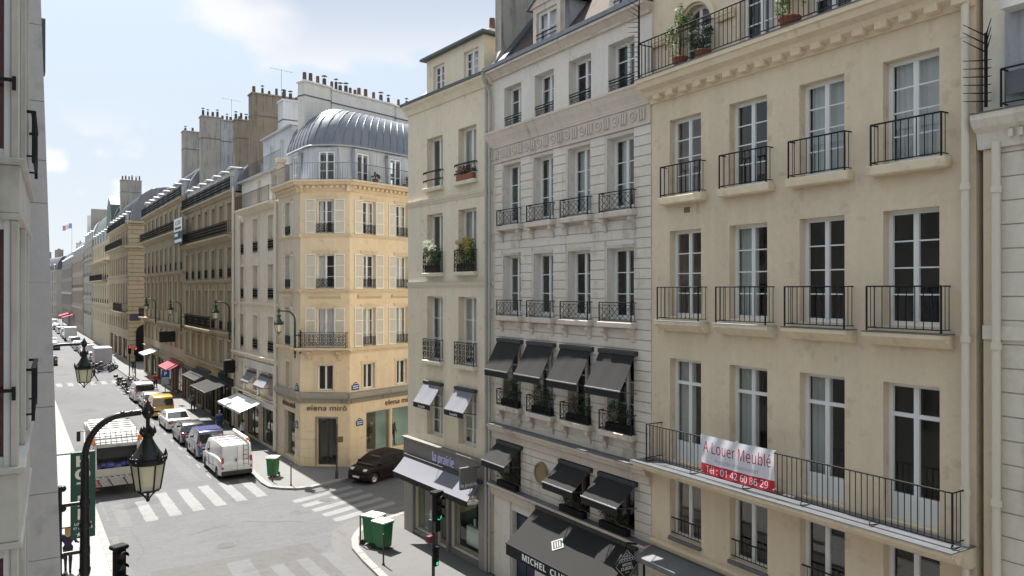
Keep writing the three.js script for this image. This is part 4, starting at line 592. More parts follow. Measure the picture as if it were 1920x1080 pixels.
{
  const b = N2, holes = []; for (const [y0, y1] of [[0.4, 3], [5, 7.2], [8.4, 10.6], [11.8, 13.9]]) for (let i = 0; i < 14; i++) holes.push(op(1.2 + i * 2.7, 2.35 + i * 2.7, y0, y1));
  b.wall(0.405, b.L, 0, 16, holes, M.plasterWhite, { z: -0.35 }); b.shell(16, 10, [4, 7.8, 11.2], M.plasterWhite, { u0: 0.42, roof: null });
  holes.forEach((h, i) => b.window(h, { rows: 3, simple: true, z: -0.35, curtain: i % 2 ? 'sheer' : 'none' }));
  // battered flank of big rendered blocks, leaning back as it rises
  const R = rng(21), edge = (y) => 0.12 - (y - 6.95) * 0.031; let y = 0;
  const hs = [1.05, 0.9, 1.1, 0.95, 1.0, 0.82, 0.78, 0.95, 1.25, 0.5, 1.3, 1.15, 0.62, 0.85, 1.1, 1.2, 0.9, 1.1, 1.2, 1.1];
  for (const h of hs) { const y1 = Math.min(20.4, y + h); b.add('flank_block', prism([[-4, y + 0.004], [edge(y), y + 0.004], [edge(y1), y1 - 0.004], [-4, y1 - 0.004]], 0, 0.4).rotateY(-Math.PI / 2).translate(0.4, 0, 0), M.greyFlank); y = y1; if (y >= 20.4) break; }
  b.add('eave_bracket', [bx(0.42, 0.7, 13.75, 14.55, -0.349, -0.05)], M.slateGreen);
}
// the rest of the left row: out of frame, mirrored in the panes opposite
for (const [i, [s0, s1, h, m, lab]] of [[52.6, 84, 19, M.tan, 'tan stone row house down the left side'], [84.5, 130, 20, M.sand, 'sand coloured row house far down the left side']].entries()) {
  const b = new Building('row_house', lab, [s0, i === 2 ? -0.6 : 0.5], [s1, i === 2 ? -0.6 : 0.5], 'left row of houses'); const holes = []; const n = Math.floor((b.L - 1) / 2.8); for (const y0 of [0.5, 4.6, 8, 11.4, 14.8]) if (y0 + 2.6 < h) for (let k = 0; k < n; k++) holes.push(op(1 + k * 2.8, 2.2 + k * 2.8, y0, y0 + 2.2));
  b.wall(0, b.L, 0, h, holes, m); b.shell(h, 10, [4, 7.4, 10.8, 14.2].filter((y) => y < h - 1), m); for (const q of holes) b.window(q, { rows: 2, simple: true }); b.cornice(0, b.L, h, 0.5, 0.3, m);
}

// ---------------------------------------------------------------- the golden corner house with the zinc dome
const Epts = [[49.5, 14.27], [45.2, 14.33], [43.4, 16.73], along([43.4, 16.73], 14)];
const E = new Building('apartment_building', 'golden stone corner building with a zinc dome roof and white shutters', Epts[0], Epts[1]);
E.g.updateMatrixWorld();
{
  // three fronts share the one house: each front is laid out in its own frame, inside the building's group
  const toLocal = (s, r, h = 0) => E.g.worldToLocal(P(s, r, h));
  class Front extends Building { constructor(i) { super('front_frame', '', Epts[i], Epts[i + 1]); scene.remove(this.g); this.host = E; this.m = new THREE.Matrix4(); this.g.updateMatrixWorld(); E.g.updateMatrixWorld(); this.m.copy(E.g.matrixWorld).invert().multiply(this.g.matrixWorld); this.root = this.g; }
    flush() { for (const c of [...this.root.children]) { c.applyMatrix4(this.m); E.g.add(c); } } }
  const fL = new Front(0), fC = new Front(1), fR = new Front(2); for (const k of [...taken.keys()]) if (k === 'front_frame') taken.delete(k);
  const rowY = [[13.86, 15.85], [10.58, 12.6], [7.1, 9.4]];
  const shutterG = (w, h) => once(['shut', w, h].join(), () => { const g = [bx(0, 0.05, 0, h, 0, 0.04), bx(w - 0.05, w, 0, h, 0, 0.04), bx(0.05, w - 0.05, 0, 0.07, 0, 0.04), bx(0.05, w - 0.05, h - 0.07, h, 0, 0.04), bx(0.05, w - 0.05, h * 0.33, h * 0.33 + 0.05, 0, 0.04), bx(0.05, w - 0.05, h * 0.66, h * 0.66 + 0.05, 0, 0.04)]; for (let y = 0.1; y < h - 0.1; y += 0.065) { const l = new THREE.BoxGeometry(w - 0.1, 0.055, 0.01); l.rotateX(0.6); l.translate(w / 2, y, 0.02); g.push(l); } return metric(join(g)); });
  const dress = (f, bays, sw, L, front) => {
    const holes = [], put = [];
    for (const [ri, [y0, y1]] of rowY.entries()) for (const [bi, [a, c]] of bays.entries()) { const o = op(a, c, y0, y1); holes.push(o); put.push([o, ri, bi]); }
    const mez = bays.map(([a, c]) => op(a + 0.06, c - 0.06, 4.5, 6.04)); holes.push(...mez);
    const shop = front.shop; holes.push(...shop);
    f.wall(0, L, 0, 16.6, holes, front.mat, { t: 0.36 });
    for (const [o, ri, bi] of put) {
      f.window(o, { rows: ri === 2 ? 3 : 3, recess: 0.2, curtain: (ri * 3 + bi) % 5 === 3 ? 'left' : (ri ? 'sheer' : 'sides') });
      const h = o.y1 - o.y0 + 0.06; for (const s of [-1, 1]) shared('shutter', shutterG(sw, h), M.shutter, f.g, s < 0 ? o.u0 - sw - 0.02 : o.u1 + 0.02, o.y0 - 0.03, 0.02);
      if (!(front.balcony && ri === 2)) f.railing(o.u0 + 0.01, o.u1 - 0.01, o.y0 + 0.04, o.y0 + 0.56, 0.05, { style: 'ornate', ends: false, gap: 0.14 });
      f.add('window_head', [bx(o.u0 - 0.2, o.u1 + 0.2, o.y1 + 0.16, o.y1 + 0.24, 0.001, 0.07), bx(o.u0 - 0.12, o.u1 + 0.12, o.y1 + 0.04, o.y1 + 0.155, 0.001, 0.04)], M.goldTrim);
      if (ri === 2) f.add('hood', moulding(o.u0 - 0.42, o.u1 + 0.42, [[0, o.y1 + 0.55], [0, o.y1 + 0.78], [0.2, o.y1 + 0.78], [0.2, o.y1 + 0.72], [0.06, o.y1 + 0.6]]), M.goldTrim);
    }
    for (const [i, o] of mez.entries()) { f.window(o, { rows: 1, recess: 0.18 }); f.add('window_head', [bx(o.u0 - 0.14, o.u0 - 0.004, o.y0, o.y1, 0.001, 0.04), bx(o.u1 + 0.004, o.u1 + 0.14, o.y0, o.y1, 0.001, 0.04), bx(o.u0 - 0.2, o.u1 + 0.2, o.y1 + 0.004, o.y1 + 0.16, 0.001, 0.05)], M.goldTrim); }
    for (const [y, h, out] of [[13.8, 0.2, 0.12], [10.5, 0.2, 0.12], [7.02, 0.3, 0.2]]) f.cornice(front.c0, L + front.c1, y, h, out, M.goldTrim, 'string_course');
    f.add('shop_cornice', moulding(front.c0 * 1.8, L + front.c1 * 1.8, [[-0.02, 3.75], [-0.02, 4.42], [0.24, 4.36], [0.3, 4.2], [0.3, 4.08], [0.18, 4.0], [0.1, 3.86], [0.06, 3.75]]), M.corniceGrey);
    f.add('main_cornice', moulding(front.c0 * 2.4, L + front.c1 * 2.4, [[-0.02, 16.3], [-0.02, 16.96], [0.6, 16.96], [0.6, 16.86], [0.5, 16.82], [0.4, 16.7], [0.14, 16.66], [0.08, 16.5], [0.06, 16.3]]), M.goldTrim);
    const nd = Math.round(L / 0.36); for (let i = 0; i < nd; i++) f.add('dentil', bx(i * 0.36 + 0.08, i * 0.36 + 0.26, 16.52, 16.655, 0.07, 0.3), M.gold);
    f.railing(front.c0 * 1.6, L + front.c1 * 1.6, 17.02, 17.98, 0.5, { gap: 0.15, mat: M.ironGrey, ends: false });
    f.add('balcony_lead', bx(front.c0 * 1.2, L + front.c1 * 1.2, 16.963, 16.975, -0.6, 0.6), M.zincPale);
    // joints of the ashlar at the ground storey
    for (let y = 0.55; y < 3.6; y += 0.52) { let sp = [[0.03, L - 0.03]]; for (const o of shop) if (o.y0 < y + 0.5 && o.y1 > y) { const n = []; for (const [p, q] of sp) { if (o.u1 <= p || o.u0 >= q) { n.push([p, q]); continue; } if (o.u0 - 0.06 > p) n.push([p, o.u0 - 0.06]); if (o.u1 + 0.06 < q) n.push([o.u1 + 0.06, q]); } sp = n; } for (const [p, q] of sp) { const k = Math.max(1, Math.round((q - p) / 0.95)); for (let i = 0; i < k; i++) f.add('ashlar_block', rbx(p + (q - p) * i / k + 0.005, p + (q - p) * (i + 1) / k - 0.005, y + 0.006, Math.min(y + 0.52, 3.72) - 0.006, 0.001, 0.02, 0.006), front.mat); } }
    f.add('plinth', (() => { let sp = [[0, L]]; for (const o of shop.filter((o) => o.y0 < 0.5)) { const n = []; for (const [p, q] of sp) { if (o.u1 <= p || o.u0 >= q) { n.push([p, q]); continue; } if (o.u0 > p) n.push([p, o.u0]); if (o.u1 < q) n.push([o.u1, q]); } sp = n; } return sp.map(([p, q]) => rbx(p + 0.002, q - 0.002, 0.002, 0.53, 0.001, 0.05, 0.01)); })(), M.goldTrim);
  };
  dress(fL, [[1.55, 2.6]], 0.5, fL.L, { mat: M.gold2, shop: [op(1.35, 3.3, 0.25, 3.0)], c0: 0, c1: 0.12 });
  dress(fC, [[0.96, 2.06]], 0.62, fC.L, { mat: M.gold, shop: [op(1.02, 2.2, 0.06, 2.86)], c0: -0.1, c1: 0.1, balcony: true });
  dress(fR, [[0.98, 2.0], [3.72, 4.74], [6.5, 7.5], [9.2, 10.2]], 0.62, fR.L, { mat: M.gold, shop: [op(1.28, 3.2, 0.62, 3.06), op(3.4, 5.6, 0.62, 3.06), op(6.2, 9.4, 0.62, 3.06)], c0: -0.12, c1: 0 });
  for (const o of [op(1.35, 3.3, 0.25, 3.0)]) fL.window(o, { rows: 1, cols: 1, mat: M.shopGreyPale, glass: M.shopGlass, name: 'shop_window' });
  for (const o of [op(1.28, 3.2, 0.62, 3.06), op(3.4, 5.6, 0.62, 3.06), op(6.2, 9.4, 0.62, 3.06)]) fR.window(o, { rows: 1, cols: 1, mat: M.shopGreyPale, glass: M.shopGlass, recess: 0.08, name: 'shop_window' });
  fC.window(op(1.02, 2.2, 0.06, 2.86), { rows: 1, cols: 2, mat: M.woodDark, glass: M.shopGlass, recess: 0.28, name: 'shop_door' });
  fC.add('door_frame', [bx(0.92, 1.015, 0.06, 2.96, 0.02, 0.06), bx(2.205, 2.3, 0.06, 2.96, 0.02, 0.06), bx(1.016, 2.204, 2.865, 2.96, 0.02, 0.06)], M.shopGreyPale);
  // small balcony over the door
  fC.add('balcony_slab', moulding(-0.15, fC.L + 0.15, [[0, 6.72], [0, 7.06], [0.62, 7.06], [0.62, 6.96], [0.5, 6.9], [0.2, 6.84], [0.1, 6.72]]), M.goldTrim);
  for (const u of [0.6, 2.4]) fC.add('corbel', moulding(u - 0.1, u + 0.1, [[0, 6.3], [0, 6.72], [0.46, 6.84], [0.4, 6.7], [0.16, 6.55], [0.12, 6.35]]), M.goldTrim);
  fC.railing(0.1, 2.9, 7.1, 7.98, 0.55, { style: 'ornate', gap: 0.11, name: 'balcony_railing' });
  // raised letters
  for (const [f, u, sc] of [[fC, 1.62, 1], [fR, 4.0, 1], [fL, 2.3, 1]]) { const g = lettering('elena mirò', 0.30, 0.05, fontReg, 1.22); g.scale(sc, sc, 1); g.translate(u, 3.32, 0.03); f.add('lettering', g, M.letterBronze); }
  // enamel street plates
  const plateM = printed(0.6, 0.5, 200, (x, W, H) => { x.fillStyle = '#1d2557'; x.fillRect(0, 0, W, H); x.fillStyle = '#c9cfe6'; x.fillRect(W * 0.32, H * 0.16, W * 0.36, H * 0.08); for (const y of [0.42, 0.66]) x.fillRect(W * 0.14, H * y, W * 0.72, H * 0.12); x.strokeStyle = '#3b6a52'; x.lineWidth = W * 0.05; x.strokeRect(W * 0.03, H * 0.05, W * 0.94, H * 0.9); });
  const plate = (f, u, y) => { const s = new THREE.Shape(); s.moveTo(-0.28, -0.2); s.lineTo(0.28, -0.2); s.lineTo(0.28, 0.1); s.lineTo(0.16, 0.12); s.absarc(0, 0.1, 0.16, 0.1, Math.PI - 0.1, false); s.lineTo(-0.28, 0.1); s.closePath(); const g = new THREE.ExtrudeGeometry(s, { depth: 0.02, bevelEnabled: false, curveSegments: 8 }), uv = g.attributes.uv, p = g.attributes.position; for (let i = 0; i < p.count; i++) uv.setXY(i, p.getX(i) / 0.6 + 0.5, p.getY(i) / 0.5 + 0.45); g.translate(u, y, 0.03); mesh('street_plate', g, plateM, f.g, false).userData.label = 'blue enamel street name plate'; };
  plate(fR, 0.4, 4.72); plate(fR, 0.72, 2.55); plate(fL, 3.75, 4.62); plate(fL, 3.75, 2.4);
  // shop interior: floor, back wall, window backs
  // shop display stand
  fR.add('display_floor', bx(1.2, 9.5, 0.3, 0.55, -1.6, -0.38), M.white);
  // closed house behind the fronts
  const interior = (f, L) => { f.add('partition', bx(0.6, L - 0.2, 3.9, 16.4, -3.1, -3.0), M.roomWarm); for (const y of [3.9, 6.8, 10.2, 13.5]) f.add('floor_slab', bx(f === fC ? -1.0 : 0.6, L - 0.3, y - 0.12, y + 0.12, -2.9, -0.37), M.floorIn); };
  interior(fL, fL.L); interior(fR, fR.L); fC.add('partition', bx(-0.9, fC.L + 0.9, 0.1, 16.4, -2.6, -2.5), M.roomWarm);
  fR.add('shop_back', bx(0.8, fR.L - 0.3, 0.1, 3.7, -1.7, -1.6), mt(0.55, 0.58, 0.54, 0.9));
  fL.add('shop_back', bx(0.4, fL.L - 0.6, 0.1, 3.7, -2.3, -2.2), mt(0.16, 0.17, 0.16, 0.9));
  fL.add('side_wall', bx(0.003, 0.3, 0, 17, -12, -0.37), M.gold2);

  // zinc mansard and dome: profile swept along the three fronts with rounded corners
  const offset = (d) => { // inset polyline of the fronts, then corner cutting
    const lines = []; for (let i = 0; i < 3; i++) { const [a, c] = [Epts[i], Epts[i + 1]], l = Math.hypot(c[0] - a[0], c[1] - a[1]), t = [(c[0] - a[0]) / l, (c[1] - a[1]) / l], n = [-t[1] * -1, t[0] * -1]; lines.push({ p: [a[0] + n[0] * d, a[1] + n[1] * d], q: [c[0] + n[0] * d, c[1] + n[1] * d], t }); }
    const X = (A, C) => { const k = A.t[0] * C.t[1] - A.t[1] * C.t[0], w = [C.p[0] - A.p[0], C.p[1] - A.p[1]], m = (w[0] * C.t[1] - w[1] * C.t[0]) / k; return [A.p[0] + A.t[0] * m, A.p[1] + A.t[1] * m]; };
    let pts = [lines[0].p, X(lines[0], lines[1]), X(lines[1], lines[2]), lines[2].q];
    for (let it = 0; it < 3; it++) { const o = [pts[0]]; for (let i = 0; i + 1 < pts.length; i++) { const [a, c] = [pts[i], pts[i + 1]], f = it === 0 ? 0.12 : 0.25; if (i) o.push([a[0] + (c[0] - a[0]) * f, a[1] + (c[1] - a[1]) * f]); if (i + 2 < pts.length) o.push([a[0] + (c[0] - a[0]) * (1 - f), a[1] + (c[1] - a[1]) * (1 - f)]); } o.push(pts[pts.length - 1]); pts = o; }
    // resample evenly by fraction per third so that every ring has the same count
    const len = [0]; for (let i = 1; i < pts.length; i++) len.push(len[i - 1] + Math.hypot(pts[i][0] - pts[i - 1][0], pts[i][1] - pts[i - 1][1])); return { pts, len };
  };
  const ring = (d, N) => { const { pts, len } = offset(d), T = len[len.length - 1], out = []; for (let k = 0; k <= N; k++) { const v = T * k / N; let i = 1; while (i < len.length - 1 && len[i] < v) i++; const f = (v - len[i - 1]) / (len[i] - len[i - 1] || 1); out.push([pts[i - 1][0] + (pts[i][0] - pts[i - 1][0]) * f, pts[i - 1][1] + (pts[i][1] - pts[i - 1][1]) * f]); } return out; };
  const sweep = (prof, N, skip = () => false) => { const rows = prof.map(([d, h]) => ring(d, N).map(([s, r]) => toLocal(s, r, h))), pos = [], idx = []; for (const row of rows) for (const v of row) pos.push(v.x, v.y, v.z); const W = N + 1; for (let j = 0; j + 1 < rows.length; j++) for (let i = 0; i < N; i++) { const a = j * W + i; if (skip(rows[j][i], rows[j][i + 1], rows[j + 1][i])) continue; idx.push(a, a + 1, a + W, a + 1, a + W + 1, a + W); } const g = new THREE.BufferGeometry(); g.setAttribute('position', new THREE.Float32BufferAttribute(pos, 3)); g.setIndex(idx); g.computeVertexNormals(); return { g, rows }; };
  const domeProf = [[0.6, 19.12], [0.56, 19.2], [0.66, 19.7], [0.86, 20.25], [1.15, 20.8], [1.55, 21.28], [2.05, 21.65], [2.65, 21.88], [3.3, 21.96]];
  const doors = [[fC, 0.98, 1.98], [fR, 0.86, 1.84], [fR, 3.56, 4.58], [fR, 6.4, 7.4], [fL, 1.6, 2.5]].map(([f, a, c]) => ({ inv: f.m.clone().invert(), a, c }));
  const open = (p, q2, up) => { const m = p.clone().add(q2).multiplyScalar(0.5); if ((p.y + up.y) / 2 > 18.7) return false; return doors.some((d) => { const v = m.clone().applyMatrix4(d.inv); return v.x > d.a - 0.02 && v.x < d.c + 0.02 && v.z < 0 && v.z > -1.4; }); };
  const lower = sweep([[0.52, 16.97], [0.66, 18.2], [0.69, 18.62], [0.72, 19.14], [0.6, 19.16]], 330, open), dome = sweep(domeProf, 66);
  E.add('mansard_cladding', lower.g, M.zincWhite); const dm = E.add('dome_roof', dome.g, M.zinc);
  for (let k = 0; k <= 66; k += 2) { // standing seams
    const line = dome.rows.map((row) => { const v = row[k].clone(); v.y += 0.012; return v.toArray(); }); mesh('seam', tube(line, 0.022, 14, 4), M.zinc, dm);
    if (k % 4 === 0) { const l2 = lower.rows.slice(0, 4).map((row) => row[k * 5].toArray()); mesh('seam', tube(l2, 0.015, 4, 4), M.zincPale, dm); }
  }
  E.add('roof_gutter', tube(dome.rows[1].filter((_, i) => i % 1 === 0).map((v) => v.toArray()), 0.05, 120, 5), M.zincPale);
  { // capping over the dome top
    const R = ring(3.3, 40).map(([s, r]) => toLocal(s, r, 21.95)), c = R.map((v) => v.clone()), tail = [toLocal(54, 28, 21.95), toLocal(51, 18, 21.95)]; const s = new THREE.Shape([...c, ...tail].map((v) => new THREE.Vector2(v.x, -v.z))); const g = new THREE.ShapeGeometry(s); g.rotateX(-Math.PI / 2); g.translate(0, 21.955, 0); E.add('roof_top', g, M.zinc); }
  // dormer doors in the mansard
  for (const [f, a, c] of [[fC, 0.98, 1.98], [fR, 0.86, 1.84], [fR, 3.56, 4.58], [fR, 6.4, 7.4], [fL, 1.6, 2.5]]) {
    f.add('dormer', [bx(a - 0.14, a - 0.002, 17.0, 18.95, -0.62, -0.38), bx(c + 0.002, c + 0.14, 17.0, 18.95, -0.62, -0.38), bx(a - 0.14, c + 0.14, 18.8, 19.0, -0.62, -0.379)], M.zincPale);
    f.add('attic_partition', bx(a - 0.6, c + 0.6, 16.98, 19.1, -2.5, -2.42), M.room); f.add('attic_floor', bx(a - 0.6, c + 0.6, 16.94, 16.96, -2.42, -0.5), M.floorIn);
    f.window(op(a, c, 17.0, 18.79), { rows: 3, recess: 0.42, curtain: 'none', name: 'balcony_door' });
  }
  for (const [f, u] of [[fC, 1.3], [fR, 2.4]]) { const g = f.add('skylight', [bx(u - 0.34, u + 0.34, 0, 0.05, -0.3, 0.3).rotateX(f === fC ? 0.62 : 0.7).translate(0, 20.6, -1.62)], M.zincPale); }
  fL.add('stone_cap', [rbx(-0.1, 0.35, 17.0, 18.6, -0.3, 0.1, 0.03), rbx(-0.18, 0.43, 18.602, 18.9, -0.38, 0.18, 0.03)], M.goldTrim);
  fL.flush(); fC.flush(); fR.flush();
  // long party wall with chimney pots behind the dome
  const ch = (s0, r0, s1, r1, y1, n, m, y0 = 20.2) => { const a = toLocal(s0, r0), c = toLocal(s1, r1), d = c.clone().sub(a), L = d.length(), tmp = new Building('front_frame', '', [s0, r0], [s1, r1]); scene.remove(tmp.g); taken.delete('front_frame'); tmp.g.updateMatrixWorld(); const M4 = E.g.matrixWorld.clone().invert().multiply(tmp.g.matrixWorld); tmp.chimney(0, L, -0.7, 0, y0, y1, m, n); for (const c2 of [...tmp.g.children]) { c2.applyMatrix4(M4); E.g.add(c2); } };
  { const o = [48.1, 15.1], q0 = (u) => along(o, u); for (const [a, c, y, n, dz] of [[0.5, 2.6, 23.75, 4, 0], [2.62, 5.0, 23.6, 6, 0.12], [5.02, 8.4, 23.7, 5, -0.06], [8.42, 12.0, 23.6, 4, 0.1], [12.02, 16, 23.6, 4, 0]]) { const A = q0(a), C2 = q0(c); ch(A[0] - dz * 0.944, A[1] + dz * 0.329, C2[0] - dz * 0.944, C2[1] + dz * 0.329, y, n, M.chimneyPale); } }
}
const shopSpot = (u, z, h = 0.56) => P(Epts[2][0] + crossDir[0] * u - crossDir[1] * z, Epts[2][1] + crossDir[1] * u + crossDir[0] * z, h);

// ---------------------------------------------------------------- the row down the right-hand side
function rowFront(spec) {
  const b = new Building(spec.name || 'apartment_building', spec.label, spec.P0, spec.P1, spec.group), m = spec.mat, n = spec.bays, pitch = b.L / n, w = spec.w || 1.15, holes = [], put = [];
  for (const [ri, [y0, y1, rail]] of spec.rows.entries()) for (let k = 0; k < n; k++) { const c = (k + 0.5) * pitch + (spec.shift || 0), o = op(c - w / 2, c + w / 2, y0, y1); holes.push(o); put.push([o, rail, ri, k]); }
  const sh = spec.shops || []; for (const [u0, u1, y1] of sh) holes.push(op(u0, u1, 0.12, y1));
  b.wall(0, b.L, 0, spec.H, holes, m); b.shell(spec.H, spec.depth || 12, spec.levels || [4, 7, 11, 14], m, { roof: null });
  const R = rng(Math.round(spec.P0[0] * 3) + 5);
  for (const [o, rail, ri, k] of put) {
    b.window(o, { rows: 2, simple: true, recess: 0.24, curtain: R() < 0.3 ? 'sheer' : 'none', mat: spec.frame || M.shutter });
    if (rail === 'w') b.railing(o.u0 - 0.02, o.u1 + 0.02, o.y0 + 0.03, o.y0 + 0.75, 0.06, { style: spec.far ? 'bars' : 'ornate', gap: 0.13, ends: false });
    if (!spec.plain) b.add('architrave', [bx(o.u0 - 0.2, o.u0 - 0.003, o.y0 - 0.1, o.y1 + 0.02, 0.001, 0.06), bx(o.u1 + 0.003, o.u1 + 0.2, o.y0 - 0.1, o.y1 + 0.02, 0.001, 0.06), bx(o.u0 - 0.24, o.u1 + 0.24, o.y1 + 0.022, o.y1 + 0.2, 0.001, 0.09)], spec.trim || m);
  }
  for (const [u0, u1, y1] of sh) b.window(op(u0, u1, 0.12, y1), { rows: 1, cols: 2, simple: true, mat: M.woodDark, glass: M.shopGlass, recess: 0.15, name: 'shop_window' });
  for (const [y, h, out] of spec.bands || []) b.cornice(0.003, b.L - 0.003, y, h, out, spec.trim || m, 'string_course');
  for (const [y, u0, u1, out, hgt, style] of spec.balconies || []) { b.add('balcony_slab', moulding(u0, u1, [[-0.02, y - 0.42], [-0.02, y], [out + 0.08, y], [out + 0.08, y - 0.14], [out * 0.8, y - 0.2], [0.12, y - 0.36]]), spec.trim || m); b.railing(u0 + 0.05, u1 - 0.05, y + 0.04, y + (hgt || 1.0), out, { style: style || 'ornate', gap: spec.far ? 0.18 : 0.11, name: 'balcony_railing' }); }
  for (const [u, y0, y1] of spec.pilasters || []) b.add('pilaster', rbx(u - 0.24, u + 0.24, y0, y1, 0.001, 0.12, 0.02), spec.trim || m);
  if (spec.mansard) { // curved zinc or slate roof with dormers
    const { y, h, d, mat, dormers = 0, dmat } = spec.mansard, N = 7, prof = []; for (let i = 0; i <= N; i++) { const t = i / N * Math.PI / 2; prof.push([-0.25 - d * (1 - Math.cos(t)), y + h * Math.sin(t)]); } prof.push([-d - 3, y + h], [-d - 3, y]);
    const rf = b.add('roof', moulding(0.05, b.L - 0.05, prof), mat);
    if (spec.mansard.seams) for (let u = 0.6; u < b.L - 0.3; u += 0.75) mesh('seam', tube(prof.slice(0, N + 1).map(([z, yy]) => [u, yy + 0.015, z + 0.015]), 0.03, 10, 4), mat, rf);
    for (let k = 0; k < dormers; k++) { const c = (k + 0.5) * b.L / dormers, z1 = -0.12; const dw = b.wall(c - 0.75, c + 0.75, y + 0.05, y + 1.75, [op(c - 0.48, c + 0.48, y + 0.2, y + 1.55)], dmat || M.zincPale, { z: z1, t: 0.18, name: 'dormer' }); b.add('dormer_cheek', [bx(c - 0.748, c - 0.6, y + 0.05, y + 1.74, -1.6, z1 - 0.182), bx(c + 0.6, c + 0.748, y + 0.05, y + 1.74, -1.6, z1 - 0.182)], dmat || M.zincPale, dw); b.add('dormer_roof', prism([[c - 0.9, y + 1.753], [c + 0.9, y + 1.753], [c + 0.86, y + 1.85], [c, y + 2.0], [c - 0.86, y + 1.85]], -2.0, 0.1), M.zincWhite, dw); b.window(op(c - 0.48, c + 0.48, y + 0.2, y + 1.55), { simple: true, rows: 1, recess: 0.02, z: z1, curtain: 'sheer', drape: M.drape }); }
  }
  return b;
}
const rel = (u0, u1, n) => Array.from({ length: n }, (_, i) => u0 + (u1 - u0) * (i + 0.5) / n);
// F: plain sand-coloured house next to the golden one
const F = rowFront({ label: 'sand coloured building with a white awning between the domed corner and the tan row', P0: [60.4, 14.1], P1: [49.55, 14.27], mat: M.sand, trim: M.sand, H: 16.3, bays: 3, w: 1.2, shift: 0.35, rows: [[13.1, 15.4, 'w'], [9.85, 12.15, 'w'], [6.35, 8.7, 'w'], [3.5, 5.3]], bands: [[9.6, 0.25, 0.16], [5.95, 0.36, 0.32], [3.2, 0.2, 0.2]], balconies: [[16.25, 2.2, 10.6, 0.5, 1.0, 'bars']], shops: [[0.5, 2.6, 2.5], [3.2, 6.4, 2.6], [7.0, 10.2, 2.6]] });
{
  const b = F;
  // set-back attic storeys, zinc clad
  b.wall(0.3, b.L, 16.3, 18.5, [op(4.5, 5.5, 16.4, 18.2), op(8.0, 9.2, 16.4, 18.2)], M.plasterWhite, { z: -0.45 }); for (const o of [op(4.5, 5.5, 16.4, 18.2), op(8.0, 9.2, 16.4, 18.2)]) b.window(o, { rows: 3, simple: true, z: -0.45 }); b.add('partition', bx(0.4, b.L - 0.1, 16.4, 18.4, -3.1, -3), M.room);
  b.add('roof_terrace', bx(0.0, b.L, 18.503, 18.6, -9, -0.15), M.zincPale); b.railing(0.2, b.L - 0.2, 18.65, 19.6, -0.22, { gap: 0.16, mat: M.ironGrey, ends: false });
  b.wall(4.2, 10.75, 18.6, 21.2, [op(5.8, 6.6, 18.9, 20.6), op(8.2, 9.0, 18.9, 20.6)], M.zincWhite, { z: -0.95, t: 0.2 }); for (const o of [op(5.8, 6.6, 18.9, 20.6), op(8.2, 9.0, 18.9, 20.6)]) b.window(o, { rows: 1, simple: true, z: -0.95, recess: 0.05 }); b.add('partition', bx(4.3, 10.6, 18.62, 21.1, -3.6, -3.5), M.room); b.add('attic_cheek', [bx(10.55, 10.748, 18.6, 21.2, -6, -1.152), bx(4.202, 4.4, 18.6, 21.2, -6, -1.152)], M.zincWhite); b.add('attic_roof', prism([[4.0, 21.203], [10.85, 21.203], [10.85, 21.3], [4.0, 21.3]], -6, -0.75), M.zincPale); b.wall(0.3, 4.19, 18.6, 20.0, [], M.zincPale, { z: -1.6, t: 0.2, name: 'attic_wall' });
  b.chimney(0.1, 1.1, -4.4, -1.0, 18.2, 25.3, M.chimneyBrown, 6, { along: 'z' }); b.chimney(3.9, 5.1, -4.6, -2.1, 18.2, 24.1, M.zincWhite, 5, { along: 'z' });
  b.add('shop_front', [rbx(3.0, 10.4, 2.62, 3.05, 0.002, 0.16, 0.02), rbx(3.2, 10.3, 5.0, 5.56, 0.002, 0.12, 0.02), rbx(2.9, 3.2, 0.01, 5.5, 0.002, 0.14, 0.02), rbx(10.2, 10.45, 0.01, 5.5, 0.002, 0.14, 0.02), rbx(6.45, 6.75, 3.1, 5.0, 0.002, 0.13, 0.02)], M.plasterWhite);
  b.awning(1.6, 7.8, 2.9, 1.6, 2.35, 0.1, M.awnWhite, M.awnWhite, { label: 'bright white awning over the pavement' });
  b.awning(4.0, 6.0, 4.7, 0.6, 4.1, 0.1, M.awnGrey, M.awnGrey); b.awning(7.2, 9.6, 4.7, 0.6, 4.1, 0.1, M.awnGrey, M.awnGrey);
  b.pipe(0.1, 0.2, 18.3, 0.14, 0.09, M.pipe); b.pipe(b.L - 0.12, 0.2, 16.2, 0.14, 0.09, M.pipe); b.pipe(2.0, 6.1, 16.0, 0.14, 0.08, M.pipe);
}
// G: tan stone with two long balconies and the rental board
const G = rowFront({ label: 'tan stone building with a green and white rental board on its long balcony', P0: [80, 14], P1: [60.45, 14.1], mat: M.tan, trim: M.tan2, H: 17.9, bays: 7, w: 1.15, rows: [[15.0, 17.2], [11.45, 13.75, 'w'], [7.25, 10.4, 'w'], [4.5, 6.45]], bands: [[11.3, 0.3, 0.3], [7.15, 0.36, 0.34], [4.25, 0.3, 0.24], [3.4, 0.2, 0.14]], balconies: [[14.72, 0.1, 19.3, 0.5, 1.05, 'ornate'], [7.16, 3.6, 13.9, 0.6, 1.15, 'ornate'], [18.1, 0.05, 19.5, 0.3, 1.0, 'ornate']], pilasters: rel(0, 19.55, 7).map((u) => [u + 1.4, 7.3, 11.0]).slice(0, 6), shops: [[0.8, 4.6, 2.9], [5.4, 8.2, 2.9], [8.8, 12.2, 2.9], [13.0, 18.6, 2.9]], mansard: { y: 18.05, h: 2.6, d: 2.2, mat: M.zinc, dormers: 7, dmat: M.zincPale, seams: false } });
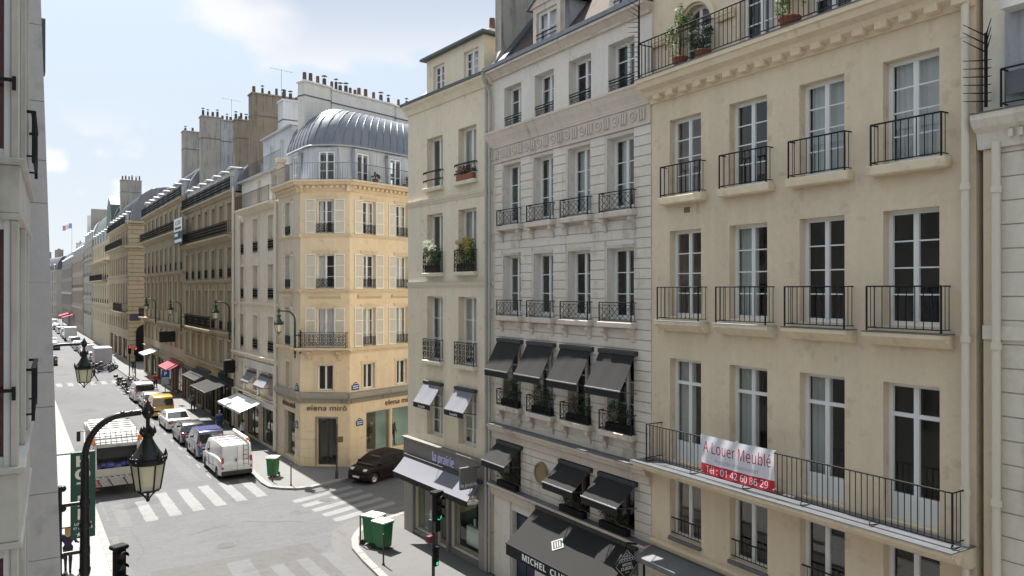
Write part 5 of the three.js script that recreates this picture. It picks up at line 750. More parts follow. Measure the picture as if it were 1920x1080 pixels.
G.awning(13.0, 18.6, 3.3, 1.9, 2.7, 0.2, M.awnDark, M.awnBlack, { label: 'charcoal shop awning' }); G.awning(6.0, 11.6, 3.5, 1.3, 2.9, 0.2, M.awnBlack, M.awnBlack, { label: 'black shop awning' });
G.add('shop_front', [rbx(12.3, 19.3, 2.92, 3.35, 0.002, 0.2, 0.02), ...[[12.24, 12.98], [18.62, 19.4], [15.6, 15.9]].map(([p, r]) => rbx(p, r, 0.01, 2.915, 0.002, 0.16, 0.02))], M.awnBlack);
G.add('shop_front', [rbx(0.1, 12.2, 2.92, 3.3, 0.002, 0.14, 0.02), ...[[0.1, 0.78], [4.62, 5.38], [8.22, 8.78]].map(([p, r]) => rbx(p, r, 0.01, 2.915, 0.002, 0.12, 0.02))], M.woodDark);
G.add('shop_sign', [rbx(15.6, 17.6, 3.6, 4.0, 0.1, 0.2, 0.02)], M.awnBlack);
G.chimney(0.1, 1.1, -3.1, -1.3, 18.2, 27.3, M.chimney, 4, { along: 'z' }); G.chimney(0.3, 1.2, -5.2, -3.102, 18.2, 27.1, M.chimneyGrey, 5, { along: 'z' }); G.chimney(9.3, 10.2, -3.9, -2.3, 18.6, 25.4, M.chimneyBrown, 4, { along: 'z' });
{ // rental board on the balcony
  const m = printed(4.2, 2.9, 90, (x, W, H) => { x.fillStyle = '#eef0ee'; x.fillRect(0, 0, W, H); x.fillStyle = '#1f4d49'; x.fillRect(0, H * 0.5, W, H * 0.5); x.fillStyle = '#2a2c2c'; x.textAlign = 'center'; x.font = `bold ${H * 0.23}px sans-serif`; x.fillText('A LOUER', W / 2, H * 0.25, W * 0.9); x.fillStyle = '#59605e'; x.fillRect(W * 0.12, H * 0.33, W * 0.76, H * 0.1); x.fillStyle = '#e6ecea'; x.fillRect(W * 0.08, H * 0.57, W * 0.4, H * 0.12); x.fillRect(W * 0.08, H * 0.8, W * 0.84, H * 0.12); });
  const t = thing('rental_board', 'white and green rental board on the far balcony', 'sign', world(G, 1.9, 14.75, 0.9), G.g.rotation.y); const bd = mesh('board', rbx(-2.1, 2.1, 0, 2.5, 0, 0.06, 0.01), M.lead, t); const f = new THREE.PlaneGeometry(4.16, 2.46); shared('face', f, m, bd, 0, 1.25, 0.063); mesh('prop', [rod([-1.6, 0.4, 0], [-1.6, 0.1, -0.12], 0.03), rod([1.6, 0.4, 0], [1.6, 0.1, -0.12], 0.03)], M.iron, t);
}
// H
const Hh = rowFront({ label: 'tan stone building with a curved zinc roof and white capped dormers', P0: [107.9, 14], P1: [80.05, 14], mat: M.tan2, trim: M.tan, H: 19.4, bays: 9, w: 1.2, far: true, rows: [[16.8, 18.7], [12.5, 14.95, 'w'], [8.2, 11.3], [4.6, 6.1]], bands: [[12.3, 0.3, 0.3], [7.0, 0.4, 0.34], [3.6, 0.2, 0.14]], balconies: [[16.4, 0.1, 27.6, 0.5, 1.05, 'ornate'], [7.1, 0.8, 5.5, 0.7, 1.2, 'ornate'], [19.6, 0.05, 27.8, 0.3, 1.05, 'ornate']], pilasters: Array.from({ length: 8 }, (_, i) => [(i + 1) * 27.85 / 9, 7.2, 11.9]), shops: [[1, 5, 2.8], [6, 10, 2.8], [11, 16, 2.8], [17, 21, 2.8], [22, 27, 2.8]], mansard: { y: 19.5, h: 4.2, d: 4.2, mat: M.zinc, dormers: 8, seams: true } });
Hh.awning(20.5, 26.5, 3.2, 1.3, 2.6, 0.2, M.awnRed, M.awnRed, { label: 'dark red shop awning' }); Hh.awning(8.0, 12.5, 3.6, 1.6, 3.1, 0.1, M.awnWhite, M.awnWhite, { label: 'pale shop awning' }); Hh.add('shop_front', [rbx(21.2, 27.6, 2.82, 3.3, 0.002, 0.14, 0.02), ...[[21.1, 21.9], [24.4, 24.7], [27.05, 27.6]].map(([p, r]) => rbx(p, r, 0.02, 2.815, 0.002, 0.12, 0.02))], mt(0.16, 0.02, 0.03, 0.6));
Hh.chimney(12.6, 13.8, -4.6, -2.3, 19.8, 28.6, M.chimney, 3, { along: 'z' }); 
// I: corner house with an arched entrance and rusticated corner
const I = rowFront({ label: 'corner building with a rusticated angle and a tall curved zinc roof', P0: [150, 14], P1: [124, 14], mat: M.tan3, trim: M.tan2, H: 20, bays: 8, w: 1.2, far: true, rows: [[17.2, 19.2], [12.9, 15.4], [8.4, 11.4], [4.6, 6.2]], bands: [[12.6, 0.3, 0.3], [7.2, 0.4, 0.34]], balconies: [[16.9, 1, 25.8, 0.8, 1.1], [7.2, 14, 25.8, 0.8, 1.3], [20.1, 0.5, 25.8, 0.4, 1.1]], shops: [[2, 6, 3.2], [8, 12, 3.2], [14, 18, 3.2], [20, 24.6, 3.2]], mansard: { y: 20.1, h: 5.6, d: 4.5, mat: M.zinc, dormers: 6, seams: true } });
{ // its end wall, facing up the street across the next side street
  const b = I; let k = 0; for (let y = 0; y < 20.2; y += 0.62) { b.add('corner_course', rbx(b.L + 0.01, b.L + 0.24 + (k % 2) * 0.05, y + 0.02, Math.min(20.2, y + 0.62) - 0.02, -9, 0.02, 0.03), k % 6 === 5 ? M.tan : M.ochre); k++; }
  b.add('corner_cornice', [rbx(b.L + 0.01, b.L + 0.7, 16.6, 16.9, -9, 0.5, 0.03), rbx(b.L + 0.01, b.L + 0.6, 20.2, 20.5, -9, 0.4, 0.03), rbx(b.L + 0.01, b.L + 0.5, 7.0, 7.3, -9, 0.3, 0.03)], M.tan);
  b.add('roof_end', [prism([[-0.25, 20.5], [-0.6, 22.6], [-1.6, 24.3], [-3.0, 25.3], [-4.75, 25.7], [-7.5, 25.7], [-7.5, 20.5]], 0, 0.3).rotateY(-Math.PI / 2).translate(b.L + 0.28, 0, 0)], M.zinc);
  b.add('archway', [(() => { const s = new THREE.Shape(); s.moveTo(-3.4, 0.05); s.lineTo(-1.0, 0.05); s.lineTo(-1.0, 4.2); s.absarc(-2.2, 4.2, 1.2, 0, Math.PI, false); s.lineTo(-3.4, 0.05); const g = new THREE.ExtrudeGeometry(s, { depth: 0.06, bevelEnabled: false }); g.rotateY(-Math.PI / 2); g.translate(b.L + 0.37, 0, 0); return ni(g); })()], M.dark);
  b.add('shop_sign', [rbx(b.L + 0.32, b.L + 0.42, 6.0, 6.9, -1.6, -0.2, 0.02)], mt(0.02, 0.025, 0.06, 0.5));
  b.chimney(0.3, 2.2, -4.8, -1.6, 20.5, 29.4, M.chimney, 6, { along: 'z', potH: 0.8 });
}
const J = rowFront({ label: 'dark roofed tan building far down the right side', P0: [184, 14], P1: [150.1, 14], mat: M.tan, trim: M.tan2, H: 19.5, bays: 8, w: 1.5, far: true, plain: true, rows: [[16.4, 18.8], [12.4, 15, 'w'], [8, 11.2, 'w'], [4.4, 6.2]], bands: [[15.7, 0.6, 0.9], [7.2, 0.4, 0.34]], balconies: [[12.2, 3, 30, 0.8, 1.1]], mansard: { y: 19.6, h: 6.5, d: 3, mat: M.slateGreen, dormers: 6 } });
J.add('roof_pavilion', [prism([[24, 19.6], [33.4, 19.6], [33.2, 22.5], [31.6, 25.6], [28.7, 27.2], [25.8, 25.6], [24.2, 22.5]], -6, -0.4)], M.slateGreen);
J.chimney(22, 23.4, -4, -1.5, 19.6, 25.2, M.slateGreen, 2);
const K = rowFront({ label: 'tall pale building with a plain white flank far down the street', P0: [206, 13.9], P1: [184.2, 13.9], mat: M.farWhite, trim: M.farWhite, H: 21, bays: 5, w: 1.4, far: true, plain: true, rows: [[17.4, 19.8, 'w'], [13.4, 16, 'w'], [9.2, 12, 'w'], [5, 7.4, 'w']], bands: [[17, 0.3, 0.4], [8.6, 0.3, 0.3]], mansard: { y: 21.1, h: 4.5, d: 2.5, mat: M.zincPale, dormers: 4 } });
K.add('firewall', bx(14.2, 14.8, 20, 28.2, -8, -0.4), M.farWhite); K.add('firewall', bx(4, 4.5, 20, 27.6, -8, -0.4), M.chimneyPale);
const Ll = rowFront({ label: 'rose and cream building beyond the pale flank', P0: [246, 13.8], P1: [206.2, 13.8], mat: M.farPink, trim: M.farWhite, H: 19, bays: 10, w: 1.5, far: true, plain: true, rows: [[15, 17.6], [11, 13.8, 'w'], [7, 9.8], [2, 5.4]], bands: [[10.4, 0.3, 0.3], [6.2, 0.4, 0.3]], mansard: { y: 19.1, h: 4.2, d: 2.5, mat: M.zinc, dormers: 7 } });
Ll.chimney(30, 34, -5, -3, 20, 26, M.chimneyPale, 4); Ll.chimney(10, 15, -5, -3, 20, 25, M.chimneyPale, 4);
const Kk = rowFront({ label: 'grey building with a slate roof near the end of the street', P0: [300, 13.7], P1: [246.2, 13.7], mat: M.farGrey, trim: M.farWhite, H: 18, bays: 11, w: 1.6, far: true, plain: true, rows: [[14, 16.8], [10, 13], [6, 9], [1.6, 4.6]], bands: [[9.4, 0.3, 0.3]], mansard: { y: 18.1, h: 4.8, d: 3, mat: M.slate, dormers: 7 } });
Kk.chimney(20, 26, -5, -3, 20, 25, M.chimneyPale, 4);
const Mm = rowFront({ label: 'last building closing the street in the haze', P0: [392, 6], P1: [330, 13.4], mat: M.farWhite, trim: M.farGrey, H: 18, bays: 12, w: 1.8, far: true, plain: true, rows: [[14, 16.8], [10, 13], [6, 9], [1.6, 4.6]], mansard: { y: 18.1, h: 5, d: 3, mat: M.slate, dormers: 6 } });
Mm.chimney(14, 20, -5, -3, 20, 26, M.chimney, 4); Mm.chimney(40, 46, -5, -3, 20, 26, M.chimney, 4);
rowFront({ label: 'grey terrace crossing the far end of the street', P0: [425, -20], P1: [425, 30], mat: M.farGrey, trim: M.farWhite, H: 19, bays: 14, w: 1.8, far: true, plain: true, rows: [[14, 16.8], [10, 13], [6, 9], [1.6, 4.6]], mansard: { y: 19.1, h: 5, d: 3, mat: M.slate, dormers: 8 } });

// ---------------------------------------------------------------- vehicles (x = forward, y = up, origin on the road under the middle)
const paint = (r, g, b, metal = 0.0) => mt(r, g, b, 0.35, { clearcoat: 1, clearcoatRoughness: 0.08, metalness: metal });
function spline(pts, n = 5) { const out = []; const c = new THREE.CatmullRomCurve3(pts.map(([x, y]) => new THREE.Vector3(x, y, 0)), false, 'centripetal'); for (const v of c.getPoints(n * (pts.length - 1))) out.push([v.x, v.y]); return out; }
function carShape(c) {
  const { L, W, belt, H, lower, cabin, wheels, wr, tum = 0.12, side, front, rear } = c, Rw = wr + 0.05;
  // lower body outline with wheel arches
  const top = spline(lower, 4), pts = [...top]; const yb = c.clear || 0.24;
  const arcs = [...wheels].sort((a, b) => b - a); const fx = top[top.length - 1][0], bx0 = top[0][0];
  pts.push([fx - 0.02, yb]);
  for (const wx of arcs) { const a0 = Math.asin((yb - wr) / Rw); for (let i = 0; i <= 10; i++) { const a = a0 + (Math.PI - 2 * a0) * i / 10; pts.push([wx + Rw * Math.cos(a), wr + Rw * Math.sin(a)]); } }
  pts.push([bx0 + 0.02, yb]);
  const body = prism(pts, -W / 2, W / 2, [], 0.055);
  const cab = prism(spline(cabin, 3), -W / 2 + 0.03, W / 2 - 0.03, [], 0.05);
  const lean = (g) => { const p = g.attributes.position; for (let i = 0; i < p.count; i++) { const y = p.getY(i), k = y > belt ? 1 - tum * (y - belt) / (H - belt) : 1, ex = Math.abs(p.getX(i)) / (L / 2), pl = ex > 0.75 ? 1 - 0.1 * ((ex - 0.75) / 0.25) ** 2 : 1; p.setZ(i, p.getZ(i) * k * pl); } return g; };
  const shell = toCreasedNormals(lean(join([body, cab])), 0.6);
  const sideG = side.map((poly0) => { const one = prism(poly0, W / 2 - 0.045, W / 2 - 0.022), two = prism(poly0, -W / 2 + 0.022, -W / 2 + 0.045); return [lean(one), lean(two)]; });
  const screen = ([x0, y0, x1, y1], inset = 0.1) => { const g = new THREE.BoxGeometry(1, 1, 1), p = g.attributes.position, dx = x1 - x0, dy = y1 - y0, l = Math.hypot(dx, dy), nx = dy / l * 0.012, ny = -dx / l * 0.012, sgn = nx * x0 > 0 ? 1 : -1; for (let i = 0; i < p.count; i++) { const t = p.getY(i) + 0.5, o = p.getX(i) > 0 ? sgn * 1 : sgn * -1; const y = y0 + dy * t; const k = y > belt ? 1 - tum * (y - belt) / (H - belt) : 1; p.setXYZ(i, x0 + dx * t + nx * o, y + ny * o, p.getZ(i) * 2 * (W / 2 - inset) * k); } const q = ni(g); q.computeVertexNormals(); return q; };
  return { shell, sideG, front: screen(front), rear: rear && screen(rear), L, W, wheels, wr, H, belt };
}
const wheelG = (r) => once('wheel' + r, () => { const t = lathe([[r * 0.62, -0.09], [r * 0.9, -0.1], [r, -0.06], [r, 0.06], [r * 0.9, 0.1], [r * 0.62, 0.09]], 22); t.rotateX(Math.PI / 2); const h = lathe([[0, 0.05], [r * 0.16, 0.06], [r * 0.2, 0.03], [r * 0.55, 0.05], [r * 0.63, 0.085], [r * 0.63, -0.085], [0, -0.06]], 18); h.rotateX(Math.PI / 2); return { t, h }; });
function vehicle(name, label, category, key, body, s, r, turn, group, extra) {
  const K = once('car' + key, () => carShape(CARS[key])), c = CARS[key], t = thing(name, label, category, P(s, r, -0.1), turn, group);
  shared('body', K.shell, body, t);
  for (const [a, b2] of K.sideG) { shared('side_window', a, M.carGlass, t); shared('side_window', b2, M.carGlass, t); }
  shared('windscreen', K.front, M.carGlass, t); if (K.rear) shared('rear_window', K.rear, M.carGlass, t);
  const wg = wheelG(c.wr); for (const x of K.wheels) for (const z of [-1, 1]) { const w = shared('wheel', wg.t, M.tyre, t, x, c.wr, z * (c.W / 2 - 0.12)); shared('rim', wg.h, M.rim, w); if (z < 0) w.rotation.y = Math.PI; }
  const xr = -c.L / 2, xf = c.L / 2, tl = c.tail || [0.62, 0.86, 0.2], hd = c.head || [0.6, 0.76, 0.32];
  for (const z of [-1, 1]) {
    const zz = z * (c.W / 2 - tl[2] / 2 - 0.06) * 0.93; mesh('tail_light', rbx(xr + (c.tx || 0) - 0.05, xr + (c.tx || 0) + 0.1, tl[0], tl[1], zz - tl[2] / 2, zz + tl[2] / 2, 0.03, 2), M.red, t);
    const zh = z * (c.W / 2 - 0.28); mesh('headlight', rbx(xf - (c.hx || 0.2), xf - (c.hx || 0.2) + 0.17, hd[0], hd[1], zh - hd[2] / 2, zh + hd[2] / 2, 0.05, 2), M.lampClear, t);
    mesh('mirror', rbx(c.mir[0] - 0.06, c.mir[0] + 0.07, c.mir[1], c.mir[1] + 0.15, z * (c.W / 2 + 0.02) + (z < 0 ? -0.16 : 0), z * (c.W / 2 + 0.02) + (z < 0 ? 0 : 0.16), 0.04, 2), c.darkMirror ? M.plastic : body, t);
  }
  mesh('bumper', [rbx(xr - 0.05, xr + 0.2, 0.26, 0.52, -c.W * 0.44, c.W * 0.44, 0.06, 2)], c.darkBumper ? M.plastic : body, t); mesh('bumper', [rbx(xf - 0.2, xf + 0.04, 0.24, 0.5, -c.W * 0.43, c.W * 0.43, 0.06, 2)], c.darkBumper ? M.plastic : body, t);
  mesh('number_plate', rbx(xr + (c.px || 0) - 0.062, xr + (c.px || 0) - 0.03, c.py || 0.56, (c.py || 0.56) + 0.12, -0.26, 0.26, 0.006), M.plate, t); mesh('number_plate', rbx(xf + 0.03, xf + 0.052, 0.36, 0.47, -0.26, 0.26, 0.006), M.plate, t);
  for (const z of [-1, 1]) for (const x of c.seams || [0.55, -0.42, -1.3]) mesh('door_seam', bx(x - 0.006, x + 0.006, 0.36, c.belt - 0.02, z * (c.W / 2) - 0.006, z * (c.W / 2) + 0.003), M.plastic, t);
  mesh('underbody', bx(xr + 0.3, xf - 0.3, 0.16, 0.3, -c.W * 0.4, c.W * 0.4), M.dark, t);
  if (extra) extra(t, c);
  return t;
}
const CARS = {
  van: { seams: [0.38, 1.42, -0.75], L: 4.8, W: 1.9, belt: 1.05, H: 1.96, wr: 0.33, wheels: [1.45, -1.62], tum: 0.1, clear: 0.26, lower: [[-2.4, 0.45], [-2.4, 1.06], [0.9, 1.08], [1.55, 1.06], [2.2, 0.86], [2.4, 0.45]], cabin: [[-2.39, 1.0], [-2.38, 1.5], [-2.33, 1.88], [-2.2, 1.95], [0, 1.97], [0.75, 1.93], [1.1, 1.75], [1.62, 1.05], [1.5, 1.0]], side: [[[0.42, 1.12], [1.36, 1.12], [1.0, 1.68], [0.42, 1.74]]], front: [1.66, 1.1, 1.13, 1.76], rear: null, tail: [0.62, 1.28, 0.13], head: [0.66, 0.92, 0.34], hx: 0.36, mir: [1.15, 1.1], darkMirror: true, darkBumper: true, py: 0.58 },
  mpv: { L: 4.2, W: 1.72, belt: 0.98, H: 1.8, wr: 0.31, wheels: [1.3, -1.3], tum: 0.13, lower: [[-2.1, 0.4], [-2.1, 0.98], [0.6, 0.99], [1.3, 0.94], [1.95, 0.76], [2.1, 0.42]], cabin: [[-2.09, 0.93], [-2.04, 1.4], [-1.9, 1.74], [-1.6, 1.8], [-0.3, 1.81], [0.35, 1.7], [1.2, 0.98], [1.0, 0.93]], side: [[[-1.75, 1.04], [-0.62, 1.04], [-0.62, 1.6], [-1.68, 1.58]], [[-0.52, 1.04], [0.85, 1.04], [0.3, 1.56], [-0.52, 1.6]]], front: [1.17, 1.03, 0.4, 1.67], rear: [-2.12, 1.06, -1.98, 1.6], tail: [0.7, 1.2, 0.13], mir: [0.7, 1.0], tx: 0.02, py: 0.6 },
  hatch: { L: 3.95, W: 1.68, belt: 0.9, H: 1.46, wr: 0.3, wheels: [1.2, -1.22], tum: 0.2, lower: [[-1.97, 0.4], [-1.95, 0.88], [-1.5, 0.92], [0.5, 0.9], [1.2, 0.84], [1.82, 0.68], [1.97, 0.42]], cabin: [[-1.93, 0.86], [-1.7, 1.2], [-1.4, 1.42], [-0.9, 1.47], [-0.1, 1.46], [0.3, 1.38], [1.02, 0.9], [0.9, 0.84]], side: [[[-1.5, 0.95], [-0.45, 0.95], [-0.45, 1.34], [-1.2, 1.32]], [[-0.37, 0.95], [0.72, 0.95], [0.2, 1.3], [-0.37, 1.34]]], front: [1.0, 0.94, 0.34, 1.36], rear: [-1.93, 0.94, -1.55, 1.34], tail: [0.66, 0.9, 0.22], mir: [0.62, 0.9], py: 0.62 },
  sedan: { L: 4.4, W: 1.72, belt: 0.92, H: 1.44, wr: 0.3, wheels: [1.32, -1.32], tum: 0.2, lower: [[-2.2, 0.42], [-2.18, 0.88], [-1.5, 0.95], [0.7, 0.92], [1.4, 0.84], [2.05, 0.68], [2.2, 0.42]], cabin: [[-1.75, 0.88], [-1.3, 1.22], [-0.95, 1.42], [-0.4, 1.45], [0.15, 1.42], [0.5, 1.3], [1.15, 0.92], [1.0, 0.86]], side: [[[-1.25, 0.98], [-0.3, 0.98], [-0.3, 1.34], [-0.92, 1.3]], [[-0.22, 0.98], [0.85, 0.98], [0.38, 1.28], [-0.22, 1.34]]], front: [1.13, 0.95, 0.52, 1.33], rear: [-1.73, 0.96, -1.16, 1.34], tail: [0.62, 0.86, 0.3], mir: [0.75, 0.92], py: 0.58 },
  mini: { L: 3.3, W: 1.6, belt: 0.92, H: 1.5, wr: 0.29, wheels: [1.02, -1.05], tum: 0.18, lower: [[-1.65, 0.4], [-1.65, 0.86], [-1.3, 0.94], [0.5, 0.94], [1.15, 0.9], [1.55, 0.74], [1.65, 0.42]], cabin: [[-1.63, 0.88], [-1.55, 1.2], [-1.3, 1.46], [-0.8, 1.51], [0, 1.49], [0.35, 1.4], [1.05, 0.94], [0.9, 0.88]], side: [[[-1.4, 0.99], [-0.6, 0.99], [-0.6, 1.38], [-1.2, 1.36]], [[-0.5, 0.99], [0.78, 0.99], [0.3, 1.34], [-0.5, 1.38]]], front: [1.03, 0.97, 0.38, 1.38], rear: [-1.64, 0.96, -1.44, 1.38], tail: [0.6, 0.86, 0.16], head: [0.64, 0.84, 0.26], hx: 0.26, mir: [0.66, 0.94], py: 0.6 },
};
const N90 = Math.PI / 2, q = 1.0095;
const vanG = 'cars parked along the right kerb';
vehicle('delivery_van', 'white delivery van with roof rack and rear ladder parked nearest the crossing', 'van', 'van', paint(0.62, 0.62, 0.62), 44.35 + 2.45, 10.5, N90, vanG, (t) => {
  mesh('roof_rack', [...[-2.1, -1.3, -0.5, 0.3].map((x) => rod([x, 2.07, -0.74], [x, 2.07, 0.74], 0.018)), ...[-0.74, -0.3, 0.3, 0.74].map((z) => rod([-2.25, 2.09, z], [0.6, 2.09, z], 0.016)), ...[-2.1, -0.5, 0.5].flatMap((x) => [-0.74, 0.74].map((z) => rod([x, 1.9, z], [x, 2.08, z], 0.016)))], M.ironGrey, t);
  mesh('pipe_carrier', [rod([-2.35, 2.2, 0.6], [0.9, 2.2, 0.6], 0.08, 10)], M.white, t);
  mesh('pipe_cap', [rod([-2.42, 2.2, 0.6], [-2.35, 2.2, 0.6], 0.085, 10)], M.orange, t);
  mesh('ladder', [rod([-2.46, 0.75, 0.36], [-2.42, 1.98, 0.36], 0.016), rod([-2.46, 0.75, 0.62], [-2.42, 1.98, 0.62], 0.016), ...[0.85, 1.1, 1.35, 1.6, 1.85].map((y) => rod([-2.45, y, 0.36], [-2.45, y, 0.62], 0.014))], M.ironGrey, t);
  mesh('door_gap', bx(-2.465, -2.45, 0.5, 1.85, -0.006, 0.006), M.plastic, t); mesh('door_handle', rbx(-2.49, -2.45, 1.0, 1.2, -0.09, -0.03, 0.01), M.plastic, t); mesh('side_trim', [bx(-1.0, 0.9, 0.62, 0.66, -0.975, -0.95)], M.plastic, t);
});
vehicle('compact_van', 'grey blue compact van with a bright blue roof behind the white delivery van', 'van', 'mpv', paint(0.075, 0.085, 0.14, 0.3), 50.35 + 2.1, 10.4, N90, vanG, (t) => { mesh('roof_panel', [rbx(-1.75, -0.2, 1.815, 1.85, -0.66, 0.66, 0.015)], paint(0.035, 0.045, 0.2), t); });
vehicle('hatchback', 'dark grey hatchback parked between the blue roofed van and the white saloon', 'car', 'hatch', paint(0.05, 0.052, 0.055, 0.4), 55.6 + 2, 10.35, N90, vanG);
vehicle('saloon_car', 'white saloon car with a green band parked before the yellow van', 'car', 'sedan', paint(0.66, 0.68, 0.66), 61.6 + 2.2, 10.4, N90, vanG, (t) => { mesh('tail_band', bx(-2.225, -2.19, 0.7, 0.78, -0.5, 0.5), mt(0.1, 0.35, 0.25, 0.4), t); });
vehicle('compact_van', 'yellow compact van parked in the row', 'van', 'mpv', paint(0.62, 0.36, 0.02), 68.6 + 2.1, 10.4, N90, vanG);
vehicle('hatchback', 'silver hatchback parked just ahead of the yellow van', 'car', 'hatch', paint(0.26, 0.25, 0.26, 0.5), 74.0 + 2, 10.4, N90, vanG);
vehicle('minivan', 'white minivan next to the row of motorcycles', 'van', 'mpv', paint(0.6, 0.58, 0.58), 79.2 + 2.1, 10.35, N90, vanG).scale.set(1.08, 1.02, 1.05);
vehicle('city_car', 'black small city car parked in the side street by the corner shop', 'car', 'mini', mt(0.010, 0.0045, 0.0055, 0.5, { clearcoat: 0.08, clearcoatRoughness: 0.15, specularIntensity: 0.35 }), 40.27, 17.25, Math.atan2(crossDir[0], crossDir[1]) + Math.PI);
vehicle('sports_car', 'dark red car half hidden in the left lane beside the second lamp', 'car', 'hatch', paint(0.05, 0.012, 0.018), 126, 4.4, N90, 'cars further down the street');
for (const [i, [n, label, cat, key, col, s, r]] of [
  ['saloon_car', 'dark green saloon in the left lane', 'car', 'sedan', [0.015, 0.05, 0.04], 158, 6.1], ['saloon_car', 'pale mint saloon behind the dark green one in the left lane', 'car', 'sedan', [0.45, 0.56, 0.5], 172, 6.3], ['saloon_car', 'black saloon far down the left lane', 'car', 'sedan', [0.02, 0.015, 0.018], 200, 5.6], ['hatchback', 'white hatchback far down the left lane', 'car', 'hatch', [0.6, 0.6, 0.6], 226, 6.4],
  ['minivan', 'white van parked beyond the second zebra crossing', 'van', 'van', [0.6, 0.6, 0.6], 140, 9.9], ['minivan', 'silver people carrier with a dark rear window far down the row', 'van', 'mpv', [0.33, 0.32, 0.33], 153, 9.7], ['minivan', 'white minivan far down the right row', 'van', 'mpv', [0.62, 0.62, 0.62], 214, 9.6], ['delivery_van', 'white van at the far end of the right row', 'van', 'van', [0.65, 0.65, 0.65], 262, 10.0], ['hatchback', 'dark hatchback far down the right row', 'car', 'hatch', [0.04, 0.04, 0.045], 236, 9.6], ['saloon_car', 'silver saloon near the end of the street', 'car', 'sedan', [0.4, 0.4, 0.42], 282, 7.2], ['saloon_car', 'white car stopped at the end of the left lane', 'car', 'sedan', [0.6, 0.6, 0.62], 250, 6.8],
  ['hatchback', 'silver hatchback between the grey box truck and the white van', 'car', 'hatch', [0.3, 0.3, 0.31], 130, 10.1], ['hatchback', 'black hatchback just beyond the white van', 'car', 'hatch', [0.02, 0.02, 0.022], 146.5, 9.9], ['saloon_car', 'grey saloon beyond the silver people carrier', 'car', 'sedan', [0.16, 0.16, 0.17], 160, 9.8], ['minivan', 'pale blue minivan before the second box truck', 'van', 'mpv', [0.3, 0.34, 0.4], 167, 9.8], ['hatchback', 'white hatchback just before the second box truck', 'car', 'hatch', [0.6, 0.6, 0.6], 174, 9.8], ['saloon_car', 'dark blue saloon after the second box truck', 'car', 'sedan', [0.02, 0.03, 0.07], 193, 9.7], ['delivery_van', 'grey panel van past the dark blue saloon', 'van', 'van', [0.3, 0.3, 0.31], 202, 9.9], ['hatchback', 'red hatchback near the far red awnings', 'car', 'hatch', [0.25, 0.02, 0.02], 224, 9.7], ['saloon_car', 'white saloon between the far red awnings', 'car', 'sedan', [0.6, 0.6, 0.6], 246, 9.8],
].entries()) vehicle(n, label, cat, key, paint(...col), s, r, N90, 'cars further down the street');
function boxTruck(label, s, r, L, W, H, col) { const t = thing('box_truck', label, 'truck', P(s, r, -0.1), N90, 'cars further down the street'); mesh('cargo_box', rbx(-L / 2, L / 2 - 1.6, 0.7, H, -W / 2, W / 2, 0.04, 2), col, t); mesh('cab', rbx(L / 2 - 1.55, L / 2, 0.4, 2.2, -W / 2 + 0.1, W / 2 - 0.1, 0.15, 3), paint(0.6, 0.6, 0.6), t); mesh('windscreen', bx(L / 2 - 0.02, L / 2 + 0.012, 1.2, 2.0, -W / 2 + 0.25, W / 2 - 0.25), M.carGlass, t); mesh('chassis', bx(-L / 2 + 0.1, L / 2 - 0.3, 0.4, 0.66, -W / 2 + 0.2, W / 2 - 0.2), M.plastic, t); for (const z of [-1, 1]) { mesh('tail_light', rbx(-L / 2 - 0.03, -L / 2 + 0.05, 0.75, 0.95, z * (W / 2 - 0.2) - 0.1, z * (W / 2 - 0.2) + 0.1, 0.02), M.red, t); for (const x of [-L / 2 + 0.9, L / 2 - 0.9]) { const w = shared('wheel', wheelG(0.38).t, M.tyre, t, x, 0.38, z * (W / 2 - 0.18)); shared('rim', wheelG(0.38).h, M.rim, w); if (z < 0) w.rotation.y = Math.PI; } } mesh('rear_door', [bx(-L / 2 - 0.012, -L / 2 - 0.002, 0.8, H - 0.08, -W / 2 + 0.06, -0.01), bx(-L / 2 - 0.012, -L / 2 - 0.002, 0.8, H - 0.08, 0.01, W / 2 - 0.06)], col, t); return t; }
boxTruck('grey box truck parked just past the second zebra crossing', 119.5, 10.2, 5.8, 2.1, 2.75, mt(0.36, 0.36, 0.40, 0.5)); boxTruck('pale grey box truck further down the right row', 184, 9.9, 6, 2.2, 2.9, mt(0.42, 0.42, 0.41, 0.5));

